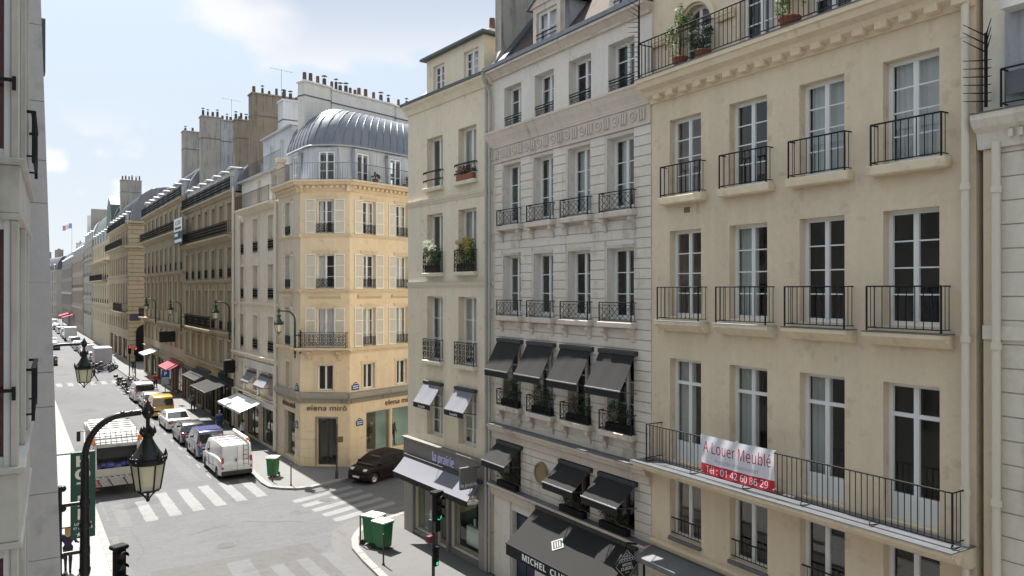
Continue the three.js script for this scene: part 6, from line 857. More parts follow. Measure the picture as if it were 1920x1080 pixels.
{ // refuse lorry, seen from behind
  const t = thing('refuse_lorry', 'white refuse collection lorry with an open rear hopper at the left kerb', 'lorry', P(44.4 + 4.3, 4.55, -0.1), N90), W = 1.1, white = mt(0.58, 0.57, 0.54, 0.5, { map: T.sooty, clearcoat: 0.2 }), fwd = (g) => { const q2 = Array.isArray(g) ? join(g) : g; q2.translate(-1.3, 0, 0); return q2; };
  mesh('compactor_body', [prism([[-2.6, 0.95], [0.6, 0.95], [0.6, 3.1], [-2.2, 3.1], [-2.75, 2.9]], -W, W, [], 0.05)], white, t);
  for (let i = 0; i < 4; i++) mesh('roof_rib', rbx(-2.1 + i * 0.72, -1.98 + i * 0.72, 3.102, 3.17, -W + 0.05, W - 0.05, 0.02), white, t);
  mesh('tailgate', [prism([[-4.15, 0.75], [-2.62, 0.75], [-2.62, 3.0], [-3.1, 3.05], [-3.85, 2.55], [-4.05, 1.9], [-4.2, 1.3]], -W, -W + 0.16, [], 0.03), prism([[-4.15, 0.75], [-2.62, 0.75], [-2.62, 3.0], [-3.1, 3.05], [-3.85, 2.55], [-4.05, 1.9], [-4.2, 1.3]], W - 0.16, W, [], 0.03)], white, t);
  mesh('tailgate_roof', [prism([[-3.86, 2.52], [-3.1, 3.06], [-2.62, 3.01], [-2.62, 2.9], [-3.1, 2.92], [-3.8, 2.4]], -W + 0.165, W - 0.165)], white, t);
  mesh('hopper_grating', [...Array.from({ length: 9 }, (_, i) => rod([-3.75, 2.66, -1 + i * 0.25], [-3.05, 3.14, -1 + i * 0.25], 0.02)), ...[0, 0.5, 1].map((k) => rod([-3.75 + k * 0.7, 2.67 + k * 0.48, -1.05], [-3.75 + k * 0.7, 2.67 + k * 0.48, 1.05], 0.025))], M.ironGrey, t);
  mesh('hopper_back', bx(-2.9, -2.7, 1.0, 2.9, -W + 0.17, W - 0.17), mt(0.12, 0.115, 0.11, 0.6), t); mesh('hopper_floor', [prism([[-4.1, 1.05], [-4.1, 1.3], [-3.4, 1.0], [-2.9, 1.1], [-2.9, 0.8], [-3.9, 0.8]], -W + 0.17, W - 0.17)], M.plastic, t);
  mesh('packing_plate', rbx(-3.5, -3.42, 1.75, 2.5, -W + 0.2, W - 0.2, 0.02), M.plastic, t);
  { const R = rng(9), g = []; for (let i = 0; i < 7; i++) { const q2 = new THREE.IcosahedronGeometry(0.26 + R() * 0.1, 2), p = q2.attributes.position; for (let k = 0; k < p.count; k++) { const f = 1 + (noise3(p.getX(k) * 6, p.getY(k) * 6, p.getZ(k) * 6, i) - 0.5) * 0.5; p.setXYZ(k, p.getX(k) * f, p.getY(k) * f * 0.6, p.getZ(k) * f); } q2.translate(-3.75 + R() * 0.4, 1.32 + R() * 0.12, -0.95 + i * 0.32); g.push(ni(q2)); } mesh('refuse_bags', g, mt(0.07, 0.07, 0.2, 0.45), t); }
  mesh('loading_sill', rbx(-4.28, -4.1, 0.98, 1.38, -W + 0.02, W - 0.02, 0.03), mt(0.42, 0.40, 0.36, 0.6), t);
  mesh('bin_lift', [rbx(-4.36, -4.22, 0.5, 0.96, -W + 0.1, W - 0.1, 0.03), ...Array.from({ length: 8 }, (_, i) => rbx(-4.42, -4.3, 0.9, 1.02, -1 + i * 0.27, -0.88 + i * 0.27, 0.01)), rod([-4.35, 0.78, -1.05], [-4.35, 0.78, 1.05], 0.035)], mt(0.42, 0.40, 0.37, 0.55), t);
  for (const z of [-0.95, -0.45, 0.25, 0.75]) { const m = mesh('lift_arm', [tube([[-4.38, 0.9, z], [-4.5, 0.75, z + 0.08], [-4.45, 0.55, z + 0.2]], 0.03, 8, 5)], M.plastic, t); }
  for (const z of [-1, 1]) { mesh('warning_stripe', [0, 1, 2, 3].map((k) => bx(-4.375, -4.362, 0.5 + k * 0.11, 0.555 + k * 0.11, z * 0.98 - 0.16, z * 0.98 + 0.16)), M.red, t); mesh('beacon', [lathe([[0, 0.3], [0.09, 0.28], [0.1, 0.05], [0.12, 0]], 12, -3.7, 2.62, z * 1.1)], M.orange, t); mesh('tail_light', rbx(-4.12, -4.0, 2.02, 2.4, z * 1.15 - 0.05, z * 1.15 + 0.05, 0.02), M.red, t); mesh('grab_rail', tube([[-4.12, 1.0, z * 1.27], [-4.16, 1.5, z * 1.3], [-4.0, 2.0, z * 1.27]], 0.02, 10, 5), mt(0.6, 0.5, 0.1, 0.5), t); mesh('footboard', rbx(-4.45, -4.0, 0.36, 0.42, z * 1.05 - 0.2, z * 1.05 + 0.2, 0.01), M.ironGrey, t); }
  mesh('cab', fwd(prism([[2.05, 0.6], [4.2, 0.6], [4.3, 1.5], [4.05, 2.75], [3.9, 2.85], [2.05, 2.85]], -W + 0.02, W - 0.02, [], 0.06)), white, t); mesh('windscreen', (() => { const g = bx(-0.01, 0.01, 0, 1.15, -W + 0.2, W - 0.2); g.rotateZ(0.19); g.translate(3.03, 1.6, 0); return g; })(), M.carGlass, t); for (const z of [-1, 1]) { mesh('side_window', bx(1.3, 2.5, 1.7, 2.5, z * (W - 0.02) - 0.012, z * (W - 0.02) + 0.012), M.carGlass, t); mesh('mirror', fwd([rbx(3.85, 3.98, 1.75, 2.35, z * (W + 0.25) - 0.1, z * (W + 0.25) + 0.1, 0.03, 2), rod([3.9, 2.3, z * W], [3.9, 2.35, z * (W + 0.25)], 0.02)]), M.plastic, t); }
  mesh('roof_box', rbx(1.0, 2.1, 2.852, 3.05, -0.9, 0.5, 0.05), white, t); mesh('exhaust_stack', [rod([0.68, 1.2, 1.0], [0.68, 3.2, 1.0], 0.06, 8)], M.ironGrey, t);
  mesh('chassis', bx(-3.0, 2.8, 0.55, 0.93, -0.5, 0.5), M.plastic, t); for (const x of [1.75, -1.7]) for (const z of [-1, 1]) { const w = shared('wheel', wheelG(0.48).t, M.tyre, t, x, 0.48, z * (W - 0.16)); shared('rim', wheelG(0.48).h, M.rim, w); if (z < 0) w.rotation.y = Math.PI; }
}
// motorcycles and scooters standing in a row, noses to the kerb
function scooter(label, s, r, turn, col, seed, big) {
  const t = thing(big ? 'motorcycle' : 'scooter', label, 'motorcycle', P(s, r, -0.1), turn, 'motorcycles in the row'); t.rotation.order = 'YXZ'; t.rotation.x = 0.14; const wr = big ? 0.31 : 0.24;
  for (const x of [0.66, -0.6]) { const g = new THREE.TorusGeometry(wr - 0.06, 0.06, 8, 20); const w = mesh('wheel', [g], M.tyre, t, false); w.position.set(x, wr, 0); mesh('rim', [lathe([[0, 0.03], [wr - 0.11, 0.02], [wr - 0.11, -0.02], [0, -0.03]], 12).rotateX(Math.PI / 2)], M.rim, w); }
  mesh('body', big ? [rbx(-0.35, 0.3, 0.3, 0.62, -0.14, 0.14, 0.06, 2), prism(spline([[-0.1, 0.6], [0.1, 0.86], [0.4, 0.86], [0.5, 0.64]], 4), -0.13, 0.13, [], 0.05)] : [prism([...spline([[-0.85, 0.62], [-0.7, 0.76], [-0.2, 0.74], [-0.02, 0.4]], 4), [0.3, 0.3], [0.3, 0.22], [-0.2, 0.22], [-0.5, 0.4]], -0.17, 0.17, [], 0.05), prism(spline([[0.3, 0.3], [0.42, 0.7], [0.5, 0.98], [0.58, 0.95], [0.66, 0.6], [0.5, 0.28]], 3), -0.18, 0.18, [], 0.05)], col, t);
  mesh('seat', rbx(big ? -0.75 : -0.7, big ? -0.08 : -0.1, 0.77, 0.88, -0.14, 0.14, 0.05, 2), M.dark, t);
  mesh('handlebar', [tube([[0.4, 1.02, -0.34], [0.48, 1.05, -0.15], [0.5, 1.02, 0], [0.48, 1.05, 0.15], [0.4, 1.02, 0.34]], 0.018, 12, 5), rod([0.66, wr, 0.09], [0.48, 1.0, 0.09], 0.025), rod([0.66, wr, -0.09], [0.48, 1.0, -0.09], 0.025)], M.ironGrey, t);
  mesh('headlight', [new THREE.SphereGeometry(0.09, 10, 8).translate(0.6, 0.9, 0)], M.lampClear, t); for (const z of [-1, 1]) mesh('mirror', [rod([0.42, 1.03, z * 0.26], [0.38, 1.2, z * 0.33], 0.008), rbx(0.36, 0.39, 1.17, 1.26, z * 0.33 - 0.06, z * 0.33 + 0.06, 0.01)], M.plastic, t);
  mesh('tail_light', rbx(-0.9, -0.84, 0.62, 0.7, -0.07, 0.07, 0.015), M.red, t); if (seed % 2) mesh('top_box', rbx(-1.02, -0.66, 0.9, 1.2, -0.2, 0.2, 0.06, 2), M.plastic, t); else mesh('windshield', (() => { const g = bx(-0.006, 0.006, 0, 0.42, -0.2, 0.2); g.rotateZ(0.4); g.translate(0.56, 0.98, 0); return g; })(), M.glass, t);
  mesh('exhaust', [rod([-0.2, 0.26, 0.16], [-0.85, 0.36, 0.2], 0.05, 8)], M.chrome, t);
}
{ const R = rng(31), cols = [[0.02, 0.02, 0.025], [0.08, 0.01, 0.012], [0.2, 0.2, 0.22], [0.02, 0.02, 0.02], [0.02, 0.03, 0.06], [0.3, 0.3, 0.32], [0.015, 0.015, 0.015], [0.12, 0.02, 0.02], [0.02, 0.02, 0.025]];
  const what = ['black motorcycle standing beside the white minivan', 'dark red scooter second from the white minivan', 'silver motorcycle third from the white minivan', 'black scooter in the middle of the motorcycle row', 'navy motorcycle past the middle of the row', 'pale grey scooter near the far end of the motorcycle row', 'black motorcycle second from the crossing', 'dark red scooter standing nearest the far crossing'];
  for (let i = 0; i < 8; i++) scooter(what[i], 85.6 + i * 1.35, 10.5 + (R() - 0.5) * 0.3, -0.5 + R() * 0.3, paint(...cols[i]), i, i % 2 === 0);
  for (let i = 0; i < 4; i++) scooter(['black scooter behind the grey box truck', 'dark motorcycle second behind the grey box truck', 'silver scooter third behind the grey box truck', 'black motorcycle at the kerb behind the grey box truck'][i], 111 + i * 1.3, 9.8 + i * 0.35, -0.4 + R() * 0.4, paint(...cols[i + 4]), i + 3, i % 2 === 1);
}

// ---------------------------------------------------------------- street lamps on wall brackets
function wallLamp(label, pos, turn, { reach = 1.2, post = 0.35, top = 2.35, low = 0, k = 1, iron = M.lampIron, drop = 0.35 } = {}) {
  const t = thing('wall_lamp', label, 'street lamp', pos, turn, 'wall lanterns along the street');
  mesh('wall_plate', [rbx(0, 0.05, low - 0.25, low + 1.15, -0.06, 0.06, 0.02), ...[low - 0.2, low + 0.1, low + 0.8, low + 1.1].map((y) => new THREE.SphereGeometry(0.05, 8, 6).translate(0.06, y, 0))], iron, t);
  for (const y of [low + 0.12, low + 0.85]) mesh('bracket', [rod([0.04, y, 0], [post, y, 0], 0.032, 8), lathe([[0.0, -0.07], [0.075, -0.06], [0.075, 0.06], [0, 0.07]], 10, post, y, 0)], iron, t);
  mesh('post', [rod([post, low - 0.15, 0], [post, top - 0.62, 0], 0.072, 12, 0.055), lathe([[0, -0.42], [0.035, -0.4], [0.06, -0.3], [0.03, -0.24], [0.07, -0.14], [0.085, -0.05], [0.05, 0]], 12, post, low - 0.1, 0), lathe([[0.056, 0], [0.085, 0.03], [0.085, 0.08], [0.056, 0.12]], 12, post, low + 0.45, 0)], iron, t);
  const pts = [], Rr = 0.62; for (let i = 0; i <= 8; i++) { const a = Math.PI - (Math.PI / 2) * i / 8; pts.push([post + 0.55 + 0.55 * Math.cos(a), top - Rr + Rr * Math.sin(a), 0]); } pts.push([reach - 0.1, top + 0.015, 0]); mesh('arm', [tube(pts, 0.048, 30, 8)], iron, t);
  mesh('arm_boss', [lathe([[0, -0.12], [0.05, -0.1], [0.09, -0.03], [0.09, 0.03], [0.05, 0.1], [0.02, 0.16], [0, 0.2]], 10, reach, top + 0.01, 0), ...[[-1, 0], [1, 0], [0, 1], [0, -1]].map(([x, z]) => rod([reach, top + 0.01, 0], [reach + x * 0.17, top + 0.01, z * 0.17], 0.03, 6, 0.015)), ...[reach - 0.36, reach - 0.24].map((x) => new THREE.SphereGeometry(0.05, 8, 6).translate(x, top + 0.01, 0))], iron, t);
  const y = top - drop; // top of the lantern cap
  mesh('hanger', [rod([reach, top, 0], [reach, y, 0], 0.03, 8)], iron, t);
  const cap = mesh('lantern_cap', [lathe([[0.03, y + 0.02], [0.09, y + 0.06], [0.1, y], [0.07, y - 0.03], [0.075, y - 0.06], [0.12, y - 0.15], [0.18, y - 0.25], [0.24, y - 0.33], [0.26, y - 0.36], [0.27, y - 0.4], [0.26, y - 0.44], [0.25, y - 0.445], [0, y - 0.43]], 24, reach, 0, 0)], iron, t);
  for (let i = 0; i < 6; i++) { const a = i * Math.PI / 3; mesh('crown_leaf', [lathe([[0, 0.13], [0.02, 0.08], [0.035, 0.03], [0.02, 0]], 6, reach + 0.095 * Math.cos(a), y + 0.02, 0.095 * Math.sin(a)).scale(1, 1, 1)], iron, cap); mesh('cresting', [lathe([[0, 0.16], [0.018, 0.11], [0.034, 0.05], [0.02, 0]], 6, reach + 0.26 * Math.cos(a), y - 0.38, 0.26 * Math.sin(a))], iron, cap); for (const da of [0.25, 0.5, 0.75]) { const b = a + da * Math.PI / 3; mesh('cresting', [new THREE.TorusGeometry(0.03, 0.012, 4, 8).rotateY(-b + Math.PI / 2).translate(reach + 0.27 * Math.cos(b), y - 0.36, 0.27 * Math.sin(b))], iron, cap); } }
  const gy0 = y - 0.86, gy1 = y - 0.45, r0 = 0.172, r1 = 0.238;
  for (let i = 0; i < 6; i++) { const a = i * Math.PI / 3 + 0.2, b = a + Math.PI / 3, p = (R, an, yy) => [reach + R * Math.cos(an), yy, R * Math.sin(an)]; const g = new THREE.BufferGeometry(); g.setAttribute('position', new THREE.Float32BufferAttribute([...p(r0, a, gy0), ...p(r0, b, gy0), ...p(r1, b, gy1), ...p(r0, a, gy0), ...p(r1, b, gy1), ...p(r1, a, gy1)], 3)); g.computeVertexNormals(); g.setAttribute('uv', new THREE.BufferAttribute(new Float32Array(12), 2)); mesh('lantern_pane', g, M.lantern, t); mesh('lantern_rib', [rod(p(r0 + 0.006, a, gy0), p(r1 + 0.006, a, gy1), 0.013, 5)], iron, t); }
  mesh('lantern_base', [lathe([[0, gy0 - 0.02], [0.182, gy0 - 0.015], [0.186, gy0 + 0.012], [0, gy0 + 0.01]], 6, reach, 0, 0), tube([[reach - 0.15, gy0, 0], [reach - 0.06, gy0 - 0.08, 0], [reach, gy0 - 0.15, 0], [reach + 0.06, gy0 - 0.08, 0], [reach + 0.15, gy0, 0]], 0.014, 12, 5), tube([[reach, gy0, -0.15], [reach, gy0 - 0.08, -0.06], [reach, gy0 - 0.15, 0], [reach, gy0 - 0.08, 0.06], [reach, gy0, 0.15]], 0.014, 12, 5), new THREE.SphereGeometry(0.03, 8, 6).translate(reach, gy0 - 0.16, 0)], iron, t);
  t.scale.setScalar(k); return t;
}
wallLamp('large black iron wall lantern on a curved arm in the left foreground', P(13.3, 0.565, 6.42), 0, { top: 2.14, reach: 1.22, drop: 0.36 });
wallLamp('black iron wall lantern hanging over the left pavement behind the hotel sign', P(28, 0.1, 6.56), 0, { top: 2.2, reach: 1.8, post: 0.6 });
wallLamp('green and gold wall lantern on the corner of the golden building', P(45.05, 14.32, 6.95), Math.PI, { top: 2.3, reach: 1.3, iron: M.lampGreen });
wallLamp('wall lantern at the joint of the sand and tan buildings', P(60.4, 14.08, 7.2), Math.PI, { top: 2.35, reach: 1.35, iron: M.lampGreen });
wallLamp('wall lantern near the middle of the tan row', P(79.8, 13.98, 7.0), Math.PI, { top: 2.35, reach: 1.3, iron: M.lampGreen });
wallLamp('smallest and farthest wall lantern beyond the dark balcony', P(95.7, 13.98, 7.1), Math.PI, { top: 2.35, reach: 1.3, iron: M.lampGreen });

// ---------------------------------------------------------------- hotel sign
{
  const t = thing('hotel_sign', 'tall green projecting hotel sign with cream letters', 'sign', P(22, 0.1, 4.3), 0);
  const bd = mesh('board', rbx(1.1, 1.64, 0, 2.15, -0.07, 0.07, 0.02), mt(0.008, 0.065, 0.042, 0.45), t);
  const cr = mt(0.82, 0.78, 0.62, 0.6); [...'HOTEL'].forEach((c, i) => { const g = lettering(c, 0.26, 0.012); g.scale(1.45, 1.04, 1); g.translate(1.36, 1.79 - i * 0.33, 0.071); mesh('letter', g, cr, bd); });
  const a = lettering('LONDRES', 0.062, 0.006); a.translate(1.37, 0.33, 0.071); const b = lettering('ST HONORE', 0.056, 0.006); b.translate(1.37, 0.23, 0.071); mesh('lettering', [a, b], M.letterWhite, bd);
  const star = (x) => { const s = new THREE.Shape(); for (let i = 0; i < 10; i++) { const r = i % 2 ? 0.028 : 0.068, an = i * Math.PI / 5 + Math.PI / 2; s[i ? 'lineTo' : 'moveTo'](x + r * Math.cos(an), 0.1 + r * Math.sin(an)); } const g = new THREE.ExtrudeGeometry(s, { depth: 0.006, bevelEnabled: false }); g.translate(0, 0, 0.071); return ni(g); };
  mesh('star', star(1.28), M.letterWhite, bd); mesh('star', star(1.46), M.letterWhite, bd);
  mesh('bracket', [rod([0.0, 2.12, 0], [1.12, 2.12, 0], 0.02), rod([0, 0.3, 0], [1.12, 0.3, 0], 0.02)], M.ironGrey, t);
}
// ---------------------------------------------------------------- traffic lights
const green = mt(0.02, 0.5, 0.28, 0.3, { emissive: lin(0.01, 0.32, 0.17), emissiveIntensity: 0.5 });
function trafficLight(label, s, r, turn, on = true) {
  const t = thing('traffic_light', label, 'traffic light', P(s, r, -0.004), turn); // faces +z (towards the camera side)
  mesh('pole', [rod([0, 0, 0], [0, 3.6, 0], 0.055, 10), lathe([[0, 0], [0.12, 0], [0.1, 0.25], [0.06, 0.4]], 12)], M.plastic, t);
  const h = mesh('signal_head', [rbx(-0.15, 0.15, 2.72, 3.66, 0.07, 0.27, 0.05, 2), rbx(-0.2, 0.2, 3.62, 3.74, -0.02, 0.32, 0.05, 2)], M.dark, t);
  for (const [i, y] of [3.48, 3.18, 2.88].entries()) { mesh('hood', [new THREE.CylinderGeometry(0.125, 0.125, 0.18, 14, 1, true, Math.PI * 0.5 - 0.2, Math.PI + 0.4).rotateX(Math.PI / 2).rotateZ(0).translate(0, y, 0.34)], M.dark, h); mesh('lens', [new THREE.CylinderGeometry(0.1, 0.1, 0.02, 16).rotateX(Math.PI / 2).translate(0, y, 0.278)], i === 2 && on ? green : mt(i === 0 ? 0.05 : 0.03, i === 1 ? 0.03 : 0.008, 0.006, 0.3), h); }
  mesh('back_plate', [rbx(-0.03, 0.03, 2.3, 2.72, -0.2, 0.1, 0.02)], M.ironGrey, t); mesh('push_box', [rbx(-0.28, -0.06, 2.02, 2.25, -0.08, 0.1, 0.02)], mt(0.1, 0.015, 0.02, 0.5), t);
  const k = mesh('repeater', [rbx(-0.1, 0.1, 1.2, 1.72, 0.06, 0.18, 0.03, 2), rbx(-0.12, 0.12, 1.74, 1.84, 0.02, 0.2, 0.03, 2)], M.dark, t); for (const [i, y] of [1.62, 1.46, 1.3].entries()) mesh('lens', [new THREE.CylinderGeometry(0.055, 0.055, 0.02, 12).rotateX(Math.PI / 2).translate(0, y, 0.185)], i === 2 && on ? green : mt(i === 0 ? 0.06 : 0.03, i === 1 ? 0.03 : 0.01, 0.008, 0.3), k);
  mesh('pedestrian_head', [rbx(0.07, 0.28, 2.3, 2.75, -0.1, 0.1, 0.03, 2)], M.dark, t);
  return t;
}
trafficLight('traffic light showing green on the near right pavement', 23.2, 11.9, 0.35);
trafficLight('traffic light seen from above at the bottom left', 22.9, 2.3, 0.4, false);
const redLamp = mt(0.6, 0.03, 0.03, 0.3, { emissive: lin(0.6, 0.02, 0.02), emissiveIntensity: 0.4 });
for (const [s, r, l] of [[104, 11.9, 'far traffic light showing red in front of the arched corner'], [101, 12.2, 'second far traffic light showing red beside the pale awning']]) { const t = thing('traffic_light', l, 'traffic light', P(s, r, -0.004)); mesh('pole', [rod([0, 0, 0], [0, 3.5, 0], 0.06, 8)], M.plastic, t); const h = mesh('signal_head', [rbx(-0.17, 0.17, 2.7, 3.7, 0.06, 0.26, 0.04)], M.dark, t); mesh('lens', [new THREE.CylinderGeometry(0.13, 0.13, 0.03, 14).rotateX(Math.PI / 2).translate(0, 3.5, 0.28)], redLamp, h); }

// ---------------------------------------------------------------- bins, bollards, posts
function bin(label, s, r, turn, big = 1) { const t = thing('wheelie_bin', label, 'bin', P(s, r, 0.0), turn, 'green wheelie bins'); mesh('body', [(() => { const g = new RoundedBoxGeometry(0.58, 0.98, 0.66, 3, 0.05); g.translate(0, 0.56, 0); const p = g.attributes.position; for (let i = 0; i < p.count; i++) { const k = 0.82 + 0.18 * (p.getY(i) - 0.07) / 0.98; p.setX(i, p.getX(i) * k); p.setZ(i, p.getZ(i) * k); } return ni(g); })(), rbx(-0.31, 0.31, 1.0, 1.05, -0.35, 0.35, 0.02)], M.binGreen, t); mesh('lid', [rbx(-0.31, 0.31, 1.052, 1.12, -0.36, 0.36, 0.03, 2), rbx(-0.24, 0.24, 1.12, 1.15, -0.26, 0.26, 0.014, 2)], M.binLid, t); mesh('lid_slot', [lathe([[0, 0.006], [0.08, 0.006], [0.09, 0]], 14, 0, 1.151, 0)], M.lead, t); mesh('handle', [rod([-0.24, 1.02, -0.42], [0.24, 1.02, -0.42], 0.016), rod([-0.22, 1.02, -0.42], [-0.22, 1.0, -0.32], 0.014), rod([0.22, 1.02, -0.42], [0.22, 1.0, -0.32], 0.014)], M.binGreen, t); for (const z of [-1, 1]) mesh('wheel', [new THREE.CylinderGeometry(0.1, 0.1, 0.05, 14).rotateZ(Math.PI / 2).translate(z * 0.26, 0.1, -0.28)], M.tyre, t); t.scale.setScalar(big); return t; }
bin('green wheelie bin with a pale lid nearer the kerb corner', 29.75, 12.5, 0.5, 1.1); bin('green wheelie bin with a pale lid nearer the traffic light', 29.05, 12.6, 0.35, 1.02); bin('single green wheelie bin on the pavement behind the white delivery van', 43.55, 12.26, -0.6);
function bollard(label, s, r) { const t = thing('bollard', label, 'bollard', P(s, r, 0.0), 0, 'brown pavement posts'); mesh('shaft', [rod([0, 0, 0], [0, 1.12, 0], 0.034, 10, 0.03), lathe([[0.05, 0], [0.06, 0.03], [0.035, 0.08]], 10)], M.woodDark, t); mesh('knob', [new THREE.SphereGeometry(0.045, 10, 8).translate(0, 1.15, 0)], M.woodDark, t); }
bollard('iron post beside the two green bins', 29.95, 12.0); bollard('iron post on the pavement between the bins and the traffic light', 27.25, 11.85); bollard('iron post in front of the corner shop kerb', 41.0, 12.5); bollard('iron post by the single green bin', 42.4, 11.9);
{ const t = thing('sign_post', 'dark iron post with a small plate outside the corner shop', 'sign post', P(41.15, 15.1, 0)); mesh('pole', [rod([0, 0, 0], [0, 2.9, 0], 0.045, 8), lathe([[0.09, 0], [0.09, 0.35], [0.05, 0.5]], 10), new THREE.SphereGeometry(0.06, 8, 6).translate(0, 2.95, 0)], M.woodDark, t); mesh('plate', rbx(-0.02, 0.34, 2.0, 2.32, 0.04, 0.1, 0.02), mt(0.09, 0.05, 0.03, 0.6), t); }
{ const t = thing('parking_sign', 'blue parking sign on a post beside the red shop', 'sign', P(79, 12.1, 0)); t.scale.set(0.75, 0.8, 0.75); mesh('pole', [rod([0, 0, 0], [0, 3.6, 0], 0.05, 8)], M.ironGrey, t); const m = printed(0.8, 0.8, 120, (x, W) => { x.fillStyle = '#20458f'; x.fillRect(0, 0, W, W); x.fillStyle = '#e8ecf4'; x.font = `bold ${W * 0.75}px sans-serif`; x.textAlign = 'center'; x.fillText('P', W / 2, W * 0.78); }); const b = mesh('board', rbx(-0.45, 0.45, 2.75, 3.6, 0.06, 0.09, 0.01), M.ironGrey, t); shared('face', new THREE.PlaneGeometry(0.86, 0.82), m, b, 0, 3.175, 0.094); mesh('info_panel', rbx(-0.45, 0.45, 1.9, 2.7, 0.06, 0.09, 0.01), mt(0.3, 0.34, 0.36, 0.6), t); }
{ const t = thing('shop_lantern_sign', 'black round camera-like sign on the sand building', 'sign', P(59.4, 14.0, 4.1), Math.PI); mesh('case', [rbx(0.1, 0.9, 0.2, 1.2, -0.3, 0.3, 0.15, 3)], M.dark, t); mesh('flag_panel', [prism([[0.2, -0.9], [1.3, -0.1], [1.3, 0.3], [0.2, -0.3]], -0.02, 0.02)], M.awnBlack, t); mesh('bracket', [rod([0, 0.6, 0], [0.15, 0.6, 0], 0.04)], M.iron, t); }
{ const t = thing('black_sign', 'black rectangular projecting sign on the tan row', 'sign', P(84, 13.9, 5.2), Math.PI); mesh('board', rbx(0.1, 1.6, 0, 1.1, -0.08, 0.08, 0.02), M.awnBlack, t); mesh('bracket', [rod([0, 0.9, 0], [0.2, 0.9, 0], 0.03)], M.iron, t); }
{ const t = thing('flag', 'small striped flag above the far roofs', 'flag', P(250, 13.9, 22.5)); mesh('pole', [rod([0, -5, 0], [0, 6.8, 0], 0.05, 6)], M.zincPale, t); [[0.30, 0.33, 0.55], [0.75, 0.75, 0.75], [0.6, 0.25, 0.27]].forEach((c, i) => mesh('stripe', [new THREE.PlaneGeometry(0.75, 1.4, 4, 2).translate(-0.4 - i * 0.75, 6.0 - i * 0.35, 0)], mt(...c, 0.8, { side: THREE.DoubleSide }), t)); }
for (const [s, w] of [[258, 9], [240, 5]]) { const t = thing('cafe_awning', s > 250 ? 'larger far red awning over the pavement' : 'smaller far red awning nearer along the pavement', 'awning', P(s, 13.7, 0), Math.PI, 'far red awnings'); mesh('cloth', [prism([[0, 3.8], [2.6, 3.0], [2.6, 2.6], [2.5, 2.6], [2.5, 2.9], [0, 3.7]], -w / 2, w / 2)], M.awnRed, t); for (const z of [-w / 2 + 0.2, w / 2 - 0.2]) mesh('post', [rod([2.5, 0, z], [2.5, 2.7, z], 0.05)], M.iron, t); }
for (const [b, u0, y0, y1, n] of [[G, 12, 19, 26.2, 1], [F, 6.3, 23, 26.4, 1]]) { const t = thing('roof_aerial', b === G ? 'thin television aerial on the tall grey chimney stack' : 'thin television aerial on the brown chimney stack', 'aerial', world(b, b === G ? 0.7 : 0.5, b === G ? 27.25 : 25.45, b === G ? -4.2 : -3.4), b.g.rotation.y); mesh('mast', [rod([0, 0, 0], [0, 2.2, 0], 0.014, 5)], M.ironGrey, t); mesh('boom', [rod([0, 2.1, -0.9], [0, 2.2, 0.9], 0.01, 5), ...[-0.8, -0.4, 0.4, 0.8].map((z) => rod([-0.25, 2.15 + z * 0.055, z], [0.25, 2.15 + z * 0.055, z], 0.006, 4))], M.ironGrey, t); }
pottedPlant('potted_shrub', 'round clipped bush on the zinc roof balcony of the golden building', shopSpot(1.9, 0.12, 16.98), { h: 0.4, r: 0.3, n: 300, size: 0.09, mat: M.leaf, seed: 101, potH: 0.25 });
pottedPlant('potted_shrub', 'dark trough plants on the zinc roof balcony near the pale yellow building', shopSpot(4.9, 0.12, 16.98), { h: 0.4, r: 0.3, long: 1.2, potR: 0.12, n: 300, size: 0.09, mat: M.leafDark, seed: 103, potH: 0.25, turn: Math.atan2(crossDir[0], crossDir[1]) });

